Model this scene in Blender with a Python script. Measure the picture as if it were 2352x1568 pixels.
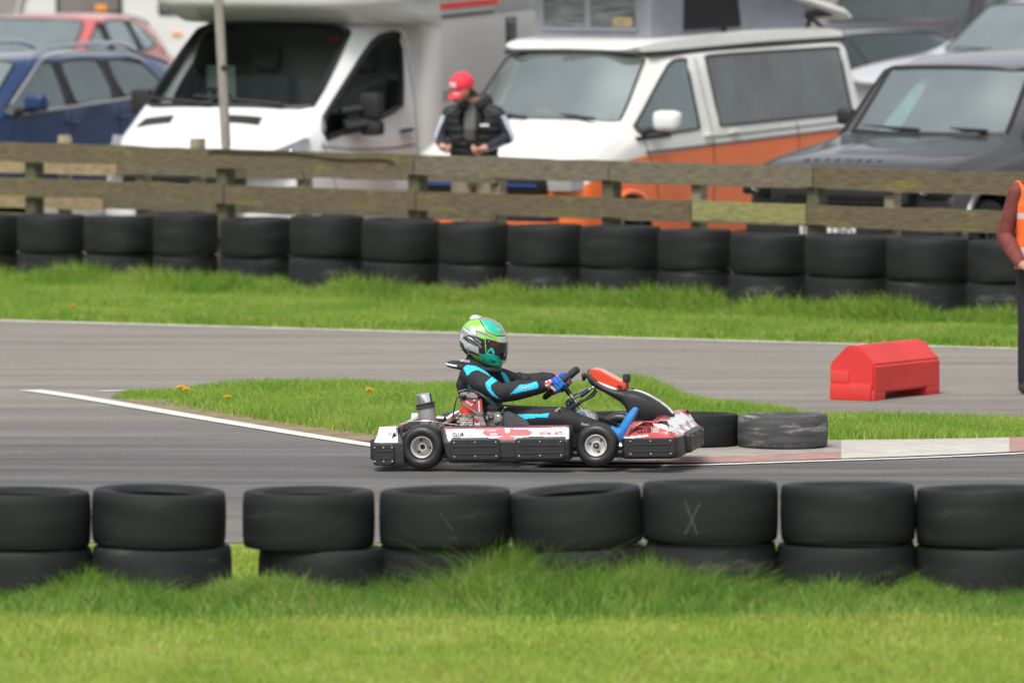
import bpy, bmesh, math, random
import numpy as np
from mathutils import Vector, Matrix, Euler
from mathutils.bvhtree import BVHTree

C = bpy.context
scene = C.scene
for o in list(bpy.data.objects):
    bpy.data.objects.remove(o)
COL = scene.collection
rad = math.radians

# ------------------------------------------------------------ camera, sky, sun, exposure
CAM_H = 3.6
FPX = 20000.0                       # focal length in pixels of a 2352 px wide frame
PITCH = math.atan(1089 / FPX)
cam_d = bpy.data.cameras.new("camera")
cam = bpy.data.objects.new("camera", cam_d)
COL.objects.link(cam)
cam.location = (0, 0, CAM_H)
cam.rotation_euler = (rad(90) - PITCH, 0, 0)
cam_d.sensor_width = 36.0
cam_d.lens = FPX / 2352 * 36.0
cam_d.clip_start = 0.5
cam_d.clip_end = 2000
cam_d.dof.use_dof = True
cam_d.dof.focus_distance = 52.2
cam_d.dof.aperture_fstop = 3.4
scene.camera = cam

world = bpy.data.worlds.new("World")
scene.world = world
world.use_nodes = True
wn = world.node_tree.nodes
wl = world.node_tree.links
wn.clear()
SUN_EL, SUN_AZ = rad(58), rad(200)
sky = wn.new("ShaderNodeTexSky")
sky.sky_type = 'NISHITA'
sky.sun_disc = False
sky.sun_elevation = SUN_EL
sky.sun_rotation = SUN_AZ
sky.dust_density = 4.0
sky.ozone_density = 1.0
hs = wn.new("ShaderNodeHueSaturation")
hs.inputs['Saturation'].default_value = 0.22
bg = wn.new("ShaderNodeBackground")
bg.inputs['Strength'].default_value = 0.14
wo = wn.new("ShaderNodeOutputWorld")
wl.new(sky.outputs[0], hs.inputs['Color'])
wl.new(hs.outputs[0], bg.inputs['Color'])
wl.new(bg.outputs[0], wo.inputs['Surface'])

sun_d = bpy.data.lights.new("sun", 'SUN')
sun_d.energy = 1.4
sun_d.angle = rad(20)
sun_d.color = (1.0, 0.97, 0.92)
sun = bpy.data.objects.new("sun", sun_d)
COL.objects.link(sun)
sdir = Vector((math.sin(SUN_AZ) * math.cos(SUN_EL), math.cos(SUN_AZ) * math.cos(SUN_EL), math.sin(SUN_EL)))
sun.rotation_euler = sdir.to_track_quat('Z', 'Y').to_euler()
sun.location = (0, 0, 40)

scene.view_settings.view_transform = 'Standard'
scene.view_settings.look = 'None'
scene.view_settings.gamma = 1.0
scene.view_settings.exposure = 0.57
scene.view_settings.use_curve_mapping = False

def gp(u, v, z=0.0):
    """ground point (at height z) seen at pixel u, v of the 2352 x 1568 photograph"""
    t = (784 - v) / FPX
    dy = math.cos(PITCH) + t * math.sin(PITCH)
    dz = -math.sin(PITCH) + t * math.cos(PITCH)
    k = (z - CAM_H) / dz
    return Vector(((u - 1176) / FPX * k, dy * k, z))

# ------------------------------------------------------------ materials
def _ns(name):
    m = bpy.data.materials.new(name)
    m.use_nodes = True
    n = m.node_tree.nodes
    return m, n, m.node_tree.links, n['Principled BSDF']

def mat(name, col, rough=0.5, metal=0.0, var=0.12, scale=6.0, bump=0.0, bscale=40.0, coat=0.0, spec=None, stretch=(1, 1, 1), col2=None, mix2=0.5, scale2=3.0):
    m, n, l, b = _ns(name)
    b.inputs['Metallic'].default_value = metal
    b.inputs['Roughness'].default_value = rough
    if coat:
        b.inputs['Coat Weight'].default_value = coat
        b.inputs['Coat Roughness'].default_value = 0.06
    if spec is not None:
        b.inputs['Specular IOR Level'].default_value = spec
    tc = n.new("ShaderNodeTexCoord")
    mp = n.new("ShaderNodeMapping")
    mp.inputs['Scale'].default_value = stretch
    l.new(tc.outputs['Object'], mp.inputs['Vector'])
    nz = n.new("ShaderNodeTexNoise")
    nz.inputs['Scale'].default_value = scale
    nz.inputs['Detail'].default_value = 6
    l.new(mp.outputs[0], nz.inputs['Vector'])
    cr = n.new("ShaderNodeMapRange")
    cr.inputs['From Min'].default_value = 0.3
    cr.inputs['From Max'].default_value = 0.7
    cr.inputs['To Min'].default_value = 1 - var
    cr.inputs['To Max'].default_value = 1 + var
    l.new(nz.outputs['Fac'], cr.inputs['Value'])
    mx = n.new("ShaderNodeVectorMath")
    mx.operation = 'SCALE'
    l.new(cr.outputs[0], mx.inputs['Scale'])
    if col2 is not None:
        n2 = n.new("ShaderNodeTexNoise")
        n2.inputs['Scale'].default_value = scale2
        n2.inputs['Detail'].default_value = 8
        n2.inputs['Roughness'].default_value = 0.65
        l.new(mp.outputs[0], n2.inputs['Vector'])
        r2 = n.new("ShaderNodeMapRange")
        r2.inputs['From Min'].default_value = mix2
        r2.inputs['From Max'].default_value = mix2 + 0.15
        l.new(n2.outputs['Fac'], r2.inputs['Value'])
        mc = n.new("ShaderNodeMix")
        mc.data_type = 'RGBA'
        mc.inputs['A'].default_value = (*col, 1)
        mc.inputs['B'].default_value = (*col2, 1)
        l.new(r2.outputs[0], mc.inputs['Factor'])
        l.new(mc.outputs['Result'], mx.inputs[0])
    else:
        mx.inputs[0].default_value = col
    l.new(mx.outputs[0], b.inputs['Base Color'])
    if bump:
        n3 = n.new("ShaderNodeTexNoise")
        n3.inputs['Scale'].default_value = bscale
        n3.inputs['Detail'].default_value = 5
        l.new(mp.outputs[0], n3.inputs['Vector'])
        bp = n.new("ShaderNodeBump")
        bp.inputs['Strength'].default_value = bump
        bp.inputs['Distance'].default_value = 0.02
        l.new(n3.outputs['Fac'], bp.inputs['Height'])
        l.new(bp.outputs[0], b.inputs['Normal'])
    return m

def glass(name, tint, refl, rough=0.03, veil=0.0, gcol=(0.84, 0.95, 0.94)):
    """tinted pane: part mirror of the sky, part clear, optional painted sky sheen and dust"""
    m, n, l, b = _ns(name)
    n.remove(b)
    out = [x for x in n if x.type == 'OUTPUT_MATERIAL'][0]
    tr = n.new("ShaderNodeBsdfTransparent")
    tr.inputs[0].default_value = (*tint, 1)
    gl = n.new("ShaderNodeBsdfGlossy")
    gl.inputs['Roughness'].default_value = rough
    gl.inputs['Color'].default_value = (*gcol, 1)
    df = n.new("ShaderNodeBsdfDiffuse")
    df.inputs[0].default_value = (0.42, 0.49, 0.47, 1)  # pale diffuse veil: painted sky sheen and bright cabin over dusty glass
    m1 = n.new("ShaderNodeMixShader")
    nz = n.new("ShaderNodeTexNoise")
    tc = n.new("ShaderNodeTexCoord")
    nz.inputs['Scale'].default_value = 2.5
    l.new(tc.outputs['Object'], nz.inputs['Vector'])
    mr = n.new("ShaderNodeMapRange")
    mr.inputs['To Min'].default_value = veil * 0.4
    mr.inputs['To Max'].default_value = veil * 1.6
    l.new(nz.outputs['Fac'], mr.inputs['Value'])
    l.new(mr.outputs[0], m1.inputs[0])
    l.new(tr.outputs[0], m1.inputs[1])
    l.new(df.outputs[0], m1.inputs[2])
    fr = n.new("ShaderNodeFresnel")
    fr.inputs['IOR'].default_value = 1.5
    ad = n.new("ShaderNodeMath")
    ad.operation = 'ADD'
    ad.use_clamp = True
    ad.inputs[1].default_value = refl
    l.new(fr.outputs[0], ad.inputs[0])
    m2 = n.new("ShaderNodeMixShader")
    l.new(ad.outputs[0], m2.inputs[0])
    l.new(m1.outputs[0], m2.inputs[1])
    l.new(gl.outputs[0], m2.inputs[2])
    l.new(m2.outputs[0], out.inputs['Surface'])
    return m

# ------------------------------------------------------------ mesh builder
class MB:
    def __init__(s):
        s.v, s.f, s.m = [], [], []
    def add(s, vs, fs, m=0):
        o = len(s.v)
        s.v += [tuple(x) for x in vs]
        for k, f in enumerate(fs):
            s.f.append(tuple(i + o for i in f))
            s.m.append(m[k] if isinstance(m, (list, tuple)) else m)
        return s
    def join(s, other, M=None, moff=0):
        vs = other.v if M is None else [tuple(M @ Vector(x)) for x in other.v]
        return s.add(vs, other.f, [a + moff for a in other.m])
    def box(s, x0, x1, y0, y1, z0, z1, m=0, M=None):
        vs = [Vector((x, y, z)) for x in (x0, x1) for y in (y0, y1) for z in (z0, z1)]
        if M is not None:
            vs = [M @ v for v in vs]
        return s.add(vs, [(0, 1, 3, 2), (4, 6, 7, 5), (0, 4, 5, 1), (2, 3, 7, 6), (0, 2, 6, 4), (1, 5, 7, 3)], m)
    def rbox(s, x0, x1, y0, y1, z0, z1, b=0.01, m=0, M=None, seg=2):
        bm = bmesh.new()
        bmesh.ops.create_cube(bm, size=1)
        for v in bm.verts:
            v.co = Vector((x0 + (v.co.x + .5) * (x1 - x0), y0 + (v.co.y + .5) * (y1 - y0), z0 + (v.co.z + .5) * (z1 - z0)))
        bmesh.ops.bevel(bm, geom=bm.edges[:], offset=b, segments=seg, affect='EDGES', profile=0.6)
        return s.frombm(bm, m, M)
    def frombm(s, bm, m=0, M=None):
        bm.verts.index_update()
        vs = [(M @ v.co) if M is not None else v.co.copy() for v in bm.verts]
        fs = [[v.index for v in f.verts] for f in bm.faces]
        bm.free()
        return s.add(vs, fs, m)
    def tube(s, pts, r, n=10, m=0, caps=True, sy=1.0, up=None):
        pts = [Vector(p) for p in pts]
        k = len(pts)
        rs = r if isinstance(r, (list, tuple)) else [r] * k
        vs, fs = [], []
        up = Vector(up) if up else None
        for i, p in enumerate(pts):
            t = (pts[min(i + 1, k - 1)] - pts[max(i - 1, 0)])
            if t.length < 1e-9:
                t = Vector((0, 0, 1))
            t.normalize()
            a = up if up is not None else (Vector((0, 0, 1)) if abs(t.z) < .9 else Vector((1, 0, 0)))
            u = t.cross(a).normalized()
            w = u.cross(t)
            rr = rs[i]
            ru, rw = (rr if isinstance(rr, (list, tuple)) else (rr, rr * sy))
            for j in range(n):
                q = 2 * math.pi * j / n
                vs.append(p + u * math.cos(q) * ru + w * math.sin(q) * rw)
        for i in range(k - 1):
            for j in range(n):
                a, b2 = i * n + j, i * n + (j + 1) % n
                fs.append((a, b2, b2 + n, a + n))
        if caps:
            fs.append(tuple(reversed(range(n))))
            fs.append(tuple(range((k - 1) * n, k * n)))
        return s.add(vs, fs, m)
    def lathe(s, prof, n=32, m=0, M=None, closed=False):
        """prof: (r, h) pairs turned round +Z, then M"""
        vs, fs, ms = [], [], []
        for r, h in prof:
            for j in range(n):
                q = 2 * math.pi * j / n
                v = Vector((r * math.cos(q), r * math.sin(q), h))
                vs.append(M @ v if M is not None else v)
        k = len(prof)
        for i in range(k if closed else k - 1):
            for j in range(n):
                a, b2 = i * n + j, i * n + (j + 1) % n
                c, d = ((i + 1) % k) * n + (j + 1) % n, ((i + 1) % k) * n + j
                fs.append((a, b2, c, d))
                ms.append(m[i] if isinstance(m, (list, tuple)) else m)
        return s.add(vs, fs, ms)
    def ext(s, poly, d0, d1, axis='y', m=0, M=None):
        """extrude a 2D polygon: axis y -> poly is (x, z); x -> (y, z); z -> (x, y)"""
        n = len(poly)
        def P(a, b, d):
            return {'y': (a, d, b), 'x': (d, a, b), 'z': (a, b, d)}[axis]
        vs = [P(a, b, d0) for a, b in poly] + [P(a, b, d1) for a, b in poly]
        if M is not None:
            vs = [M @ Vector(v) for v in vs]
        fs = [tuple(range(n)), tuple(reversed(range(n, 2 * n)))]
        fs += [(i, i + n, (i + 1) % n + n, (i + 1) % n) for i in range(n)]
        return s.add(vs, fs, m)
    def grid(s, P, cu=False, cv=False, m=0):
        nu, nv = len(P), len(P[0])
        vs = [p for row in P for p in row]
        fs = []
        for i in range(nu if cu else nu - 1):
            for j in range(nv if cv else nv - 1):
                fs.append((i * nv + j, i * nv + (j + 1) % nv, ((i + 1) % nu) * nv + (j + 1) % nv, ((i + 1) % nu) * nv + j))
        return s.add(vs, fs, m)
    def ball(s, c, r, m=0, n=16, M=None):
        rx, ry, rz = r if isinstance(r, (list, tuple)) else (r, r, r)
        pr = [(math.cos(a), math.sin(a)) for a in np.linspace(-math.pi / 2 + .02, math.pi / 2 - .02, n // 2 + 1)]
        A = Matrix.Translation(Vector(c)) @ (M.to_4x4() if M is not None else Matrix()) @ Matrix.Diagonal((rx, ry, rz, 1))
        o = len(s.v)
        s.lathe(pr, n, m, A)
        s.f.append(tuple(reversed(range(o, o + n)))); s.m.append(m if not isinstance(m, (list, tuple)) else m[0])
        s.f.append(tuple(range(len(s.v) - n, len(s.v)))); s.m.append(m if not isinstance(m, (list, tuple)) else m[0])
        return s
    def mesh(s, name, mats, angle=40, fix=True):
        me = bpy.data.meshes.new(name)
        me.from_pydata(s.v, [], s.f)
        for mm in (mats if isinstance(mats, (list, tuple)) else [mats]):
            me.materials.append(mm)
        me.polygons.foreach_set('material_index', s.m)
        finish(me, angle, fix)
        return me
    def build(s, name, mats, parent=None, angle=40, fix=True):
        me = s.mesh(name, mats, angle, fix)
        return link(name, me, parent)

def finish(me, angle=40, fix=True):
    if fix:
        bm = bmesh.new()
        bm.from_mesh(me)
        bmesh.ops.recalc_face_normals(bm, faces=bm.faces[:])
        bm.to_mesh(me)
        bm.free()
    me.polygons.foreach_set('use_smooth', [True] * len(me.polygons))
    if angle < 180:
        me.set_sharp_from_angle(angle=rad(angle))
    me.update()

def link(name, data, parent=None):
    o = bpy.data.objects.new(name, data)
    COL.objects.link(o)
    if parent is not None:
        o.parent = parent
    return o

def tag(o, label=None, cat=None, group=None, kind=None):
    if label: o['label'] = label
    if cat: o['category'] = cat
    if group: o['group'] = group
    if kind: o['kind'] = kind
    return o

def thing(name, label, cat, loc=(0, 0, 0), rot=(0, 0, 0), group=None):
    o = link(name, None)
    o.location = loc
    o.rotation_euler = rot
    return tag(o, label, cat, group)

def evaluated(me, mods):
    """bake modifiers into a new mesh"""
    o = bpy.data.objects.new("bake", me)
    COL.objects.link(o)
    for t, kw in mods:
        md = o.modifiers.new(t, t)
        for k, v in kw.items():
            setattr(md, k, v)
    dg = C.evaluated_depsgraph_get()
    dg.update()
    r = bpy.data.meshes.new_from_object(o.evaluated_get(dg), depsgraph=dg)
    bpy.data.objects.remove(o)
    return r

def text_mb(txt, h, M, m=0, bold=0.0, depth=0.0008, shear=0.0, align='LEFT', sx=1.0):
    """lettering as mesh; cap height h, baseline along +X of M, up +Y, proud +Z"""
    cu = bpy.data.curves.new("lettering", 'FONT')
    cu.body = txt
    cu.size = h / 0.7
    cu.align_x = align
    cu.offset = bold * h
    cu.extrude = depth
    cu.shear = shear
    cu.resolution_u = 3
    o = bpy.data.objects.new("bake", cu)
    COL.objects.link(o)
    dg = C.evaluated_depsgraph_get()
    dg.update()
    me = bpy.data.meshes.new_from_object(o.evaluated_get(dg), depsgraph=dg)
    bpy.data.objects.remove(o)
    mb = MB()
    mb.add([M @ Vector((v.co.x * sx, v.co.y, v.co.z)) for v in me.vertices], [tuple(p.vertices) for p in me.polygons], m)
    bpy.data.meshes.remove(me)
    bpy.data.curves.remove(cu)
    return mb

def frame(origin, xdir, ydir):
    x = Vector(xdir).normalized()
    y = Vector(ydir)
    z = x.cross(y).normalized()
    y = z.cross(x)
    M = Matrix((x, y, z)).transposed().to_4x4()
    M.translation = Vector(origin)
    return M

def inpoly(px, py, poly):
    r = False
    n = len(poly)
    j = n - 1
    for i in range(n):
        xi, yi = poly[i]
        xj, yj = poly[j]
        if (yi > py) != (yj > py) and px < (xj - xi) * (py - yi) / (yj - yi) + xi:
            r = not r
        j = i
    return r

def paint(me, fn):
    """fn(centre, normal) -> material slot or None"""
    for p in me.polygons:
        k = fn(p.center, p.normal)
        if k is not None:
            p.material_index = k

def smoothline(pts, n=8):
    """Catmull-Rom through points (Vectors)"""
    P = [Vector(p) for p in pts]
    P = [P[0] * 2 - P[1]] + P + [P[-1] * 2 - P[-2]]
    out = []
    for i in range(1, len(P) - 2):
        for k in range(n):
            t = k / n
            a, b, c, d = P[i - 1], P[i], P[i + 1], P[i + 2]
            out.append(0.5 * ((2 * b) + (c - a) * t + (2 * a - 5 * b + 4 * c - d) * t * t + (3 * b - a - 3 * c + d) * t ** 3))
    out.append(P[-2])
    return out

def lerp(a, b, t):
    return a + (b - a) * t

ORD = ['first', 'second', 'third', 'fourth', 'fifth', 'sixth', 'seventh', 'eighth', 'ninth', 'tenth', 'eleventh', 'twelfth', 'thirteenth', 'fourteenth', 'fifteenth', 'sixteenth', 'seventeenth']

BLACKRUB = mat('tyre_rubber', (0.0115, 0.0135, 0.0135), 0.68, spec=0.3, var=0.35, scale=3, bump=0.12, bscale=30, col2=(0.040, 0.041, 0.040), mix2=0.60, scale2=3.5, stretch=(1, 1, 4))
OLDRUB = mat('worn_rubber', (0.016, 0.018, 0.019), 0.75, spec=0.3, var=0.4, scale=3, bump=0.2, bscale=25, col2=(0.055, 0.053, 0.05), mix2=0.55, scale2=3, stretch=(1, 1, 3))
# ------------------------------------------------------------ ground, track, lines, kerb
def hill(x, y):
    return 0.035 * max(0.0, 0.5 * x + 0.866 * y - 67.0)

M_SOIL = mat('turf_soil', (0.17, 0.24, 0.04), 0.95, var=0.3, scale=1.6, col2=(0.30, 0.21, 0.11), mix2=0.56, scale2=1.1, bump=0.4, bscale=30)
M_PARK = mat('car_park_gravel', (0.16, 0.15, 0.135), 0.95, var=0.3, scale=4, bump=0.3)

def asphalt_mat():
    m, n, l, b = _ns('track_asphalt')
    tc = n.new("ShaderNodeTexCoord")
    sp = n.new("ShaderNodeSeparateXYZ")
    l.new(tc.outputs['Object'], sp.inputs[0])
    mp = n.new("ShaderNodeMapping")
    mp.inputs['Scale'].default_value = (0.25, 2.2, 1)
    mp.inputs['Rotation'].default_value = (0, 0, rad(6))
    l.new(tc.outputs['Object'], mp.inputs['Vector'])
    st = n.new("ShaderNodeTexNoise")            # rubber laid along the racing line
    st.inputs['Scale'].default_value = 1.3
    st.inputs['Detail'].default_value = 8
    st.inputs['Roughness'].default_value = 0.6
    l.new(mp.outputs[0], st.inputs['Vector'])
    # dark racing line: strongest in the near lane
    mr = n.new("ShaderNodeMapRange")
    mr.inputs['From Min'].default_value = 59.5
    mr.inputs['From Max'].default_value = 53.0
    mr.inputs['To Min'].default_value = 0.0
    mr.inputs['To Max'].default_value = 1.0
    l.new(sp.outputs['Y'], mr.inputs['Value'])
    mr3 = n.new("ShaderNodeMapRange")
    mr3.inputs['From Min'].default_value = 48.5
    mr3.inputs['From Max'].default_value = 50.5
    mr3.inputs['To Min'].default_value = 0.55
    mr3.inputs['To Max'].default_value = 1.0
    l.new(sp.outputs['Y'], mr3.inputs['Value'])
    mm = n.new("ShaderNodeMath"); mm.operation = 'MULTIPLY'
    l.new(mr.outputs[0], mm.inputs[0]); l.new(mr3.outputs[0], mm.inputs[1])
    s2 = n.new("ShaderNodeMapRange")
    s2.inputs['From Min'].default_value = 0.3
    s2.inputs['From Max'].default_value = 0.7
    s2.inputs['To Min'].default_value = 0.55
    s2.inputs['To Max'].default_value = 1.15
    l.new(st.outputs['Fac'], s2.inputs['Value'])
    m2 = n.new("ShaderNodeMath"); m2.operation = 'MULTIPLY'
    l.new(mm.outputs[0], m2.inputs[0]); l.new(s2.outputs[0], m2.inputs[1])
    mc = n.new("ShaderNodeMix"); mc.data_type = 'RGBA'
    mc.inputs['A'].default_value = (0.205, 0.186, 0.162, 1)
    mc.inputs['B'].default_value = (0.080, 0.080, 0.081, 1)
    l.new(m2.outputs[0], mc.inputs['Factor'])
    fine = n.new("ShaderNodeTexNoise")
    fine.inputs['Scale'].default_value = 55
    fine.inputs['Detail'].default_value = 6
    l.new(tc.outputs['Object'], fine.inputs['Vector'])
    vor = n.new("ShaderNodeTexVoronoi")
    vor.inputs['Scale'].default_value = 90
    l.new(tc.outputs['Object'], vor.inputs['Vector'])
    big = n.new("ShaderNodeTexNoise")
    big.inputs['Scale'].default_value = 0.9
    big.inputs['Detail'].default_value = 5
    l.new(mp.outputs[0], big.inputs['Vector'])
    a1 = n.new("ShaderNodeMapRange"); a1.inputs['From Min'].default_value = .25; a1.inputs['From Max'].default_value = .75
    a1.inputs['To Min'].default_value = 0.72; a1.inputs['To Max'].default_value = 1.28
    l.new(fine.outputs['Fac'], a1.inputs['Value'])
    a2 = n.new("ShaderNodeMapRange"); a2.inputs['From Min'].default_value = .3; a2.inputs['From Max'].default_value = .7
    a2.inputs['To Min'].default_value = 0.80; a2.inputs['To Max'].default_value = 1.18
    l.new(big.outputs['Fac'], a2.inputs['Value'])
    p1 = n.new("ShaderNodeMath"); p1.operation = 'MULTIPLY'
    l.new(a1.outputs[0], p1.inputs[0]); l.new(a2.outputs[0], p1.inputs[1])
    # dark skid flecks
    mp2 = n.new("ShaderNodeMapping"); mp2.inputs['Scale'].default_value = (1.2, 9, 1)
    l.new(tc.outputs['Object'], mp2.inputs['Vector'])
    fl = n.new("ShaderNodeTexNoise"); fl.inputs['Scale'].default_value = 1.1; fl.inputs['Detail'].default_value = 3
    l.new(mp2.outputs[0], fl.inputs['Vector'])
    f2 = n.new("ShaderNodeMapRange"); f2.inputs['From Min'].default_value = .60; f2.inputs['From Max'].default_value = .72
    f2.inputs['To Min'].default_value = 1.0; f2.inputs['To Max'].default_value = .62
    l.new(fl.outputs['Fac'], f2.inputs['Value'])
    p2 = n.new("ShaderNodeMath"); p2.operation = 'MULTIPLY'
    l.new(p1.outputs[0], p2.inputs[0]); l.new(f2.outputs[0], p2.inputs[1])
    vm = n.new("ShaderNodeVectorMath"); vm.operation = 'SCALE'
    l.new(mc.outputs['Result'], vm.inputs[0]); l.new(p2.outputs[0], vm.inputs['Scale'])
    l.new(vm.outputs[0], b.inputs['Base Color'])
    b.inputs['Roughness'].default_value = 0.85
    bp = n.new("ShaderNodeBump"); bp.inputs['Strength'].default_value = 0.5; bp.inputs['Distance'].default_value = 0.006
    l.new(vor.outputs['Distance'], bp.inputs['Height'])
    l.new(bp.outputs[0], b.inputs['Normal'])
    return m
M_ASPH = asphalt_mat()
M_WHITE = mat('line_paint', (0.60, 0.59, 0.55), 0.7, var=0.12, scale=9, col2=(0.45, 0.43, 0.40), mix2=0.6, scale2=5)
M_EDGEL = mat('thin_line_paint', (0.62, 0.58, 0.55), 0.7, var=0.15, scale=9, col2=(0.30, 0.28, 0.26), mix2=0.54, scale2=2)
M_KERBW = mat('kerb_white', (0.45, 0.43, 0.385), 0.8, var=0.12, scale=7, col2=(0.40, 0.38, 0.34), mix2=0.55, scale2=3)
M_KERBR = mat('kerb_red', (0.33, 0.19, 0.165), 0.8, var=0.2, scale=7, col2=(0.30, 0.2, 0.18), mix2=0.5, scale2=3)
M_CONC = mat('runoff_concrete', (0.30, 0.272, 0.245), 0.9, var=0.15, scale=5, col2=(0.2, 0.18, 0.16), mix2=0.55, scale2=2, bump=0.2)

def sheet(name, mats, polys, z, kind='structure', ms=None):
    mb = MB()
    for i, poly in enumerate(polys):
        mb.add([(p[0], p[1], z if len(p) < 3 or p[2] == 0 else p[2]) for p in poly], [tuple(range(len(poly)))], ms[i] if ms else 0)
    o = mb.build(name, mats)
    for p in o.data.polygons:
        if p.normal.z < 0:
            p.flip()
    tag(o, kind=kind)
    return o

def wt(w, t, z):
    return (0.5 * w + 0.866 * t, 0.866 * w - 0.5 * t, z)
mb = MB()
P = [[wt(w, t, 0.035 * max(0, w - 67)) for w in (-160, 67, 120, 330)] for t in (-300, -60, 60, 300)]
mb.grid(P)
g = mb.build('ground', M_SOIL, angle=180)
for p in g.data.polygons:
    if p.normal.z < 0: p.flip()
tag(g, kind='structure')

FARL, FARR = gp(0, 738), gp(2352, 803)
fd = (FARR - FARL).normalized()
far_l, far_r = FARL - fd * 45, FARR + fd * 28
near_y = gp(1176, 1247).y
sheet('track', [M_ASPH], [[(-60, near_y, 0), (far_r.x, near_y, 0), tuple(far_r), tuple(far_l), (-60, far_l.y, 0)]], 0.004)

def ribbon(name, pts, widths, z, m, kind='structure'):
    L, R_ = [], []
    for i, p in enumerate(pts):
        t = (pts[min(i + 1, len(pts) - 1)] - pts[max(i - 1, 0)]).normalized()
        nrm = Vector((-t.y, t.x, 0))
        w = widths if isinstance(widths, (int, float)) else widths[0] + (widths[1] - widths[0]) * i / (len(pts) - 1)
        L.append((p.x + nrm.x * w / 2, p.y + nrm.y * w / 2, z))
        R_.append((p.x - nrm.x * w / 2, p.y - nrm.y * w / 2, z))
    mb = MB().grid([L, R_])
    o = mb.build(name, m, angle=180)
    for p in o.data.polygons:
        if p.normal.z < 0: p.flip()
    return tag(o, kind=kind)

ribbon('track_edge_line', [far_l, FARL, FARR, far_r], 0.16, 0.009, M_EDGEL)
near_curve = smoothline([gp(*q) for q in [(70, 898), (200, 917), (500, 968), (850, 1024), (1080, 1053), (1320, 1070), (1560, 1071), (1850, 1062), (2100, 1054), (2352, 1043), (2700, 1024)]], 10)
k = int(len(near_curve) * 0.55)
ribbon('white_line', near_curve[:k], (0.165, 0.12), 0.0095, M_WHITE)
ribbon('white_line', near_curve[k - 1:], (0.10, 0.08), 0.0095, M_WHITE)
mk = ribbon('white_line', [gp(232, 901), gp(290, 899)], 0.10, 0.0095, M_EDGEL)

# island of turf between the two lanes
isl_top = [(255, 908), (300, 893), (400, 884), (520, 878), (760, 873), (1050, 872), (1300, 876), (1480, 886), (1600, 905), (1700, 925), (1850, 940), (1980, 946), (2352, 958), (2800, 975)]
isl_bot = [(2800, 998), (2352, 1013), (2150, 1017), (1905, 1020), (1700, 1020), (1345, 1028), (1100, 1030), (860, 1006), (700, 987), (500, 956), (380, 935), (300, 920)]
isl_top = [(u, v + (17 if u > 330 else 6)) for u, v in isl_top]
ISL = [tuple(gp(*q))[:2] for q in isl_top + isl_bot]
sheet('island_turf', [M_SOIL], [[(a, b, 0) for a, b in ISL]], 0.008)

M_DIRT = mat('bare_soil', (0.23, 0.165, 0.105), 0.95, var=.35, scale=6, bump=.5, col2=(0.16, 0.17, 0.06), mix2=.5, scale2=3)
ep = [gp(*q) for q in reversed(isl_bot[4:])]
ribbon('bare_soil', smoothline(ep, 4), 0.50, 0.0085, M_DIRT)
# kerb and concrete run-off along the inside of the bend, rising gently from the line
kb0 = smoothline([gp(*q) for q in [(1250, 1062), (1480, 1066), (1700, 1064), (1905, 1057), (2130, 1049), (2352, 1039), (2700, 1021)]], 8)
kb1 = smoothline([gp(*q) for q in [(1300, 1052), (1480, 1056), (1700, 1052), (1905, 1043), (2130, 1034), (2352, 1024), (2700, 1006)]], 8)
kb2 = smoothline([gp(*q) for q in [(1250, 1025), (1480, 1028), (1700, 1022), (1905, 1019), (2130, 1016), (2352, 1011), (2700, 995)]], 8)
mb = MB()
n = len(kb0)
rows = [[(p.x, p.y, 0.010) for p in kb0], [(p.x, p.y, 0.016) for p in kb1], [(p.x, p.y, 0.024) for p in kb2], [(p.x, p.y + .05, 0.0) for p in kb2]]
vs = [v for r in rows for v in r]
fs, ms = [], []
for r in range(3):
    for i in range(n - 1):
        fs.append((r * n + i, r * n + i + 1, (r + 1) * n + i + 1, (r + 1) * n + i))
        u = kb0[i].x
        ux = 1176 + 374 * kb0[i].x
        if ux < 1500: c = 2
        elif ux < 1900: c = 1 if r == 0 else 2
        elif ux < 2300: c = 0
        else: c = 1
        ms.append(c)
mb.add(vs, fs, ms)
tag(mb.build('kerb', [M_KERBW, M_KERBR, M_CONC], angle=180), kind='structure')

# fence line, used by everything along it
FA, FB = gp(0, 640), gp(2320, 745)
FD = (FB - FA).normalized()
FN = Vector((-FD.y, FD.x, 0))            # points away from the camera
def fpx(u, back=0.0, z=0.0):
    """point on a line parallel to the fence that is seen at column u"""
    A = FA + FN * back
    # solve column: (X)/(zc)=k with zc ~ Y cosP + (H - z) sinP
    k = (u - 1176) / FPX
    # X = k * (Y*cos + (H-z)*sin)
    a = FD.x - k * FD.y * math.cos(PITCH)
    c = k * (A.y * math.cos(PITCH) + (CAM_H - z) * math.sin(PITCH)) - A.x
    t = c / a
    p = A + FD * t
    return Vector((p.x, p.y, z))
mb = MB()
rows = []
fc = FN.dot(FA) + 0.75
for t0 in np.linspace(-120, 120, 25):
    w0 = (fc - t0 * (FN.x * .866 - FN.y * .5)) / (FN.x * .5 + FN.y * .866)
    rows.append([wt(w, t0, 0.035 * max(0, w - 67) + .004) for w in (min(w0, 66.9), 67, 120, 320)])
mb.grid(rows)
o = mb.build('car_park', M_PARK, angle=180)
for p in o.data.polygons:
    if p.normal.z < 0: p.flip()
tag(o, kind='structure')

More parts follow.
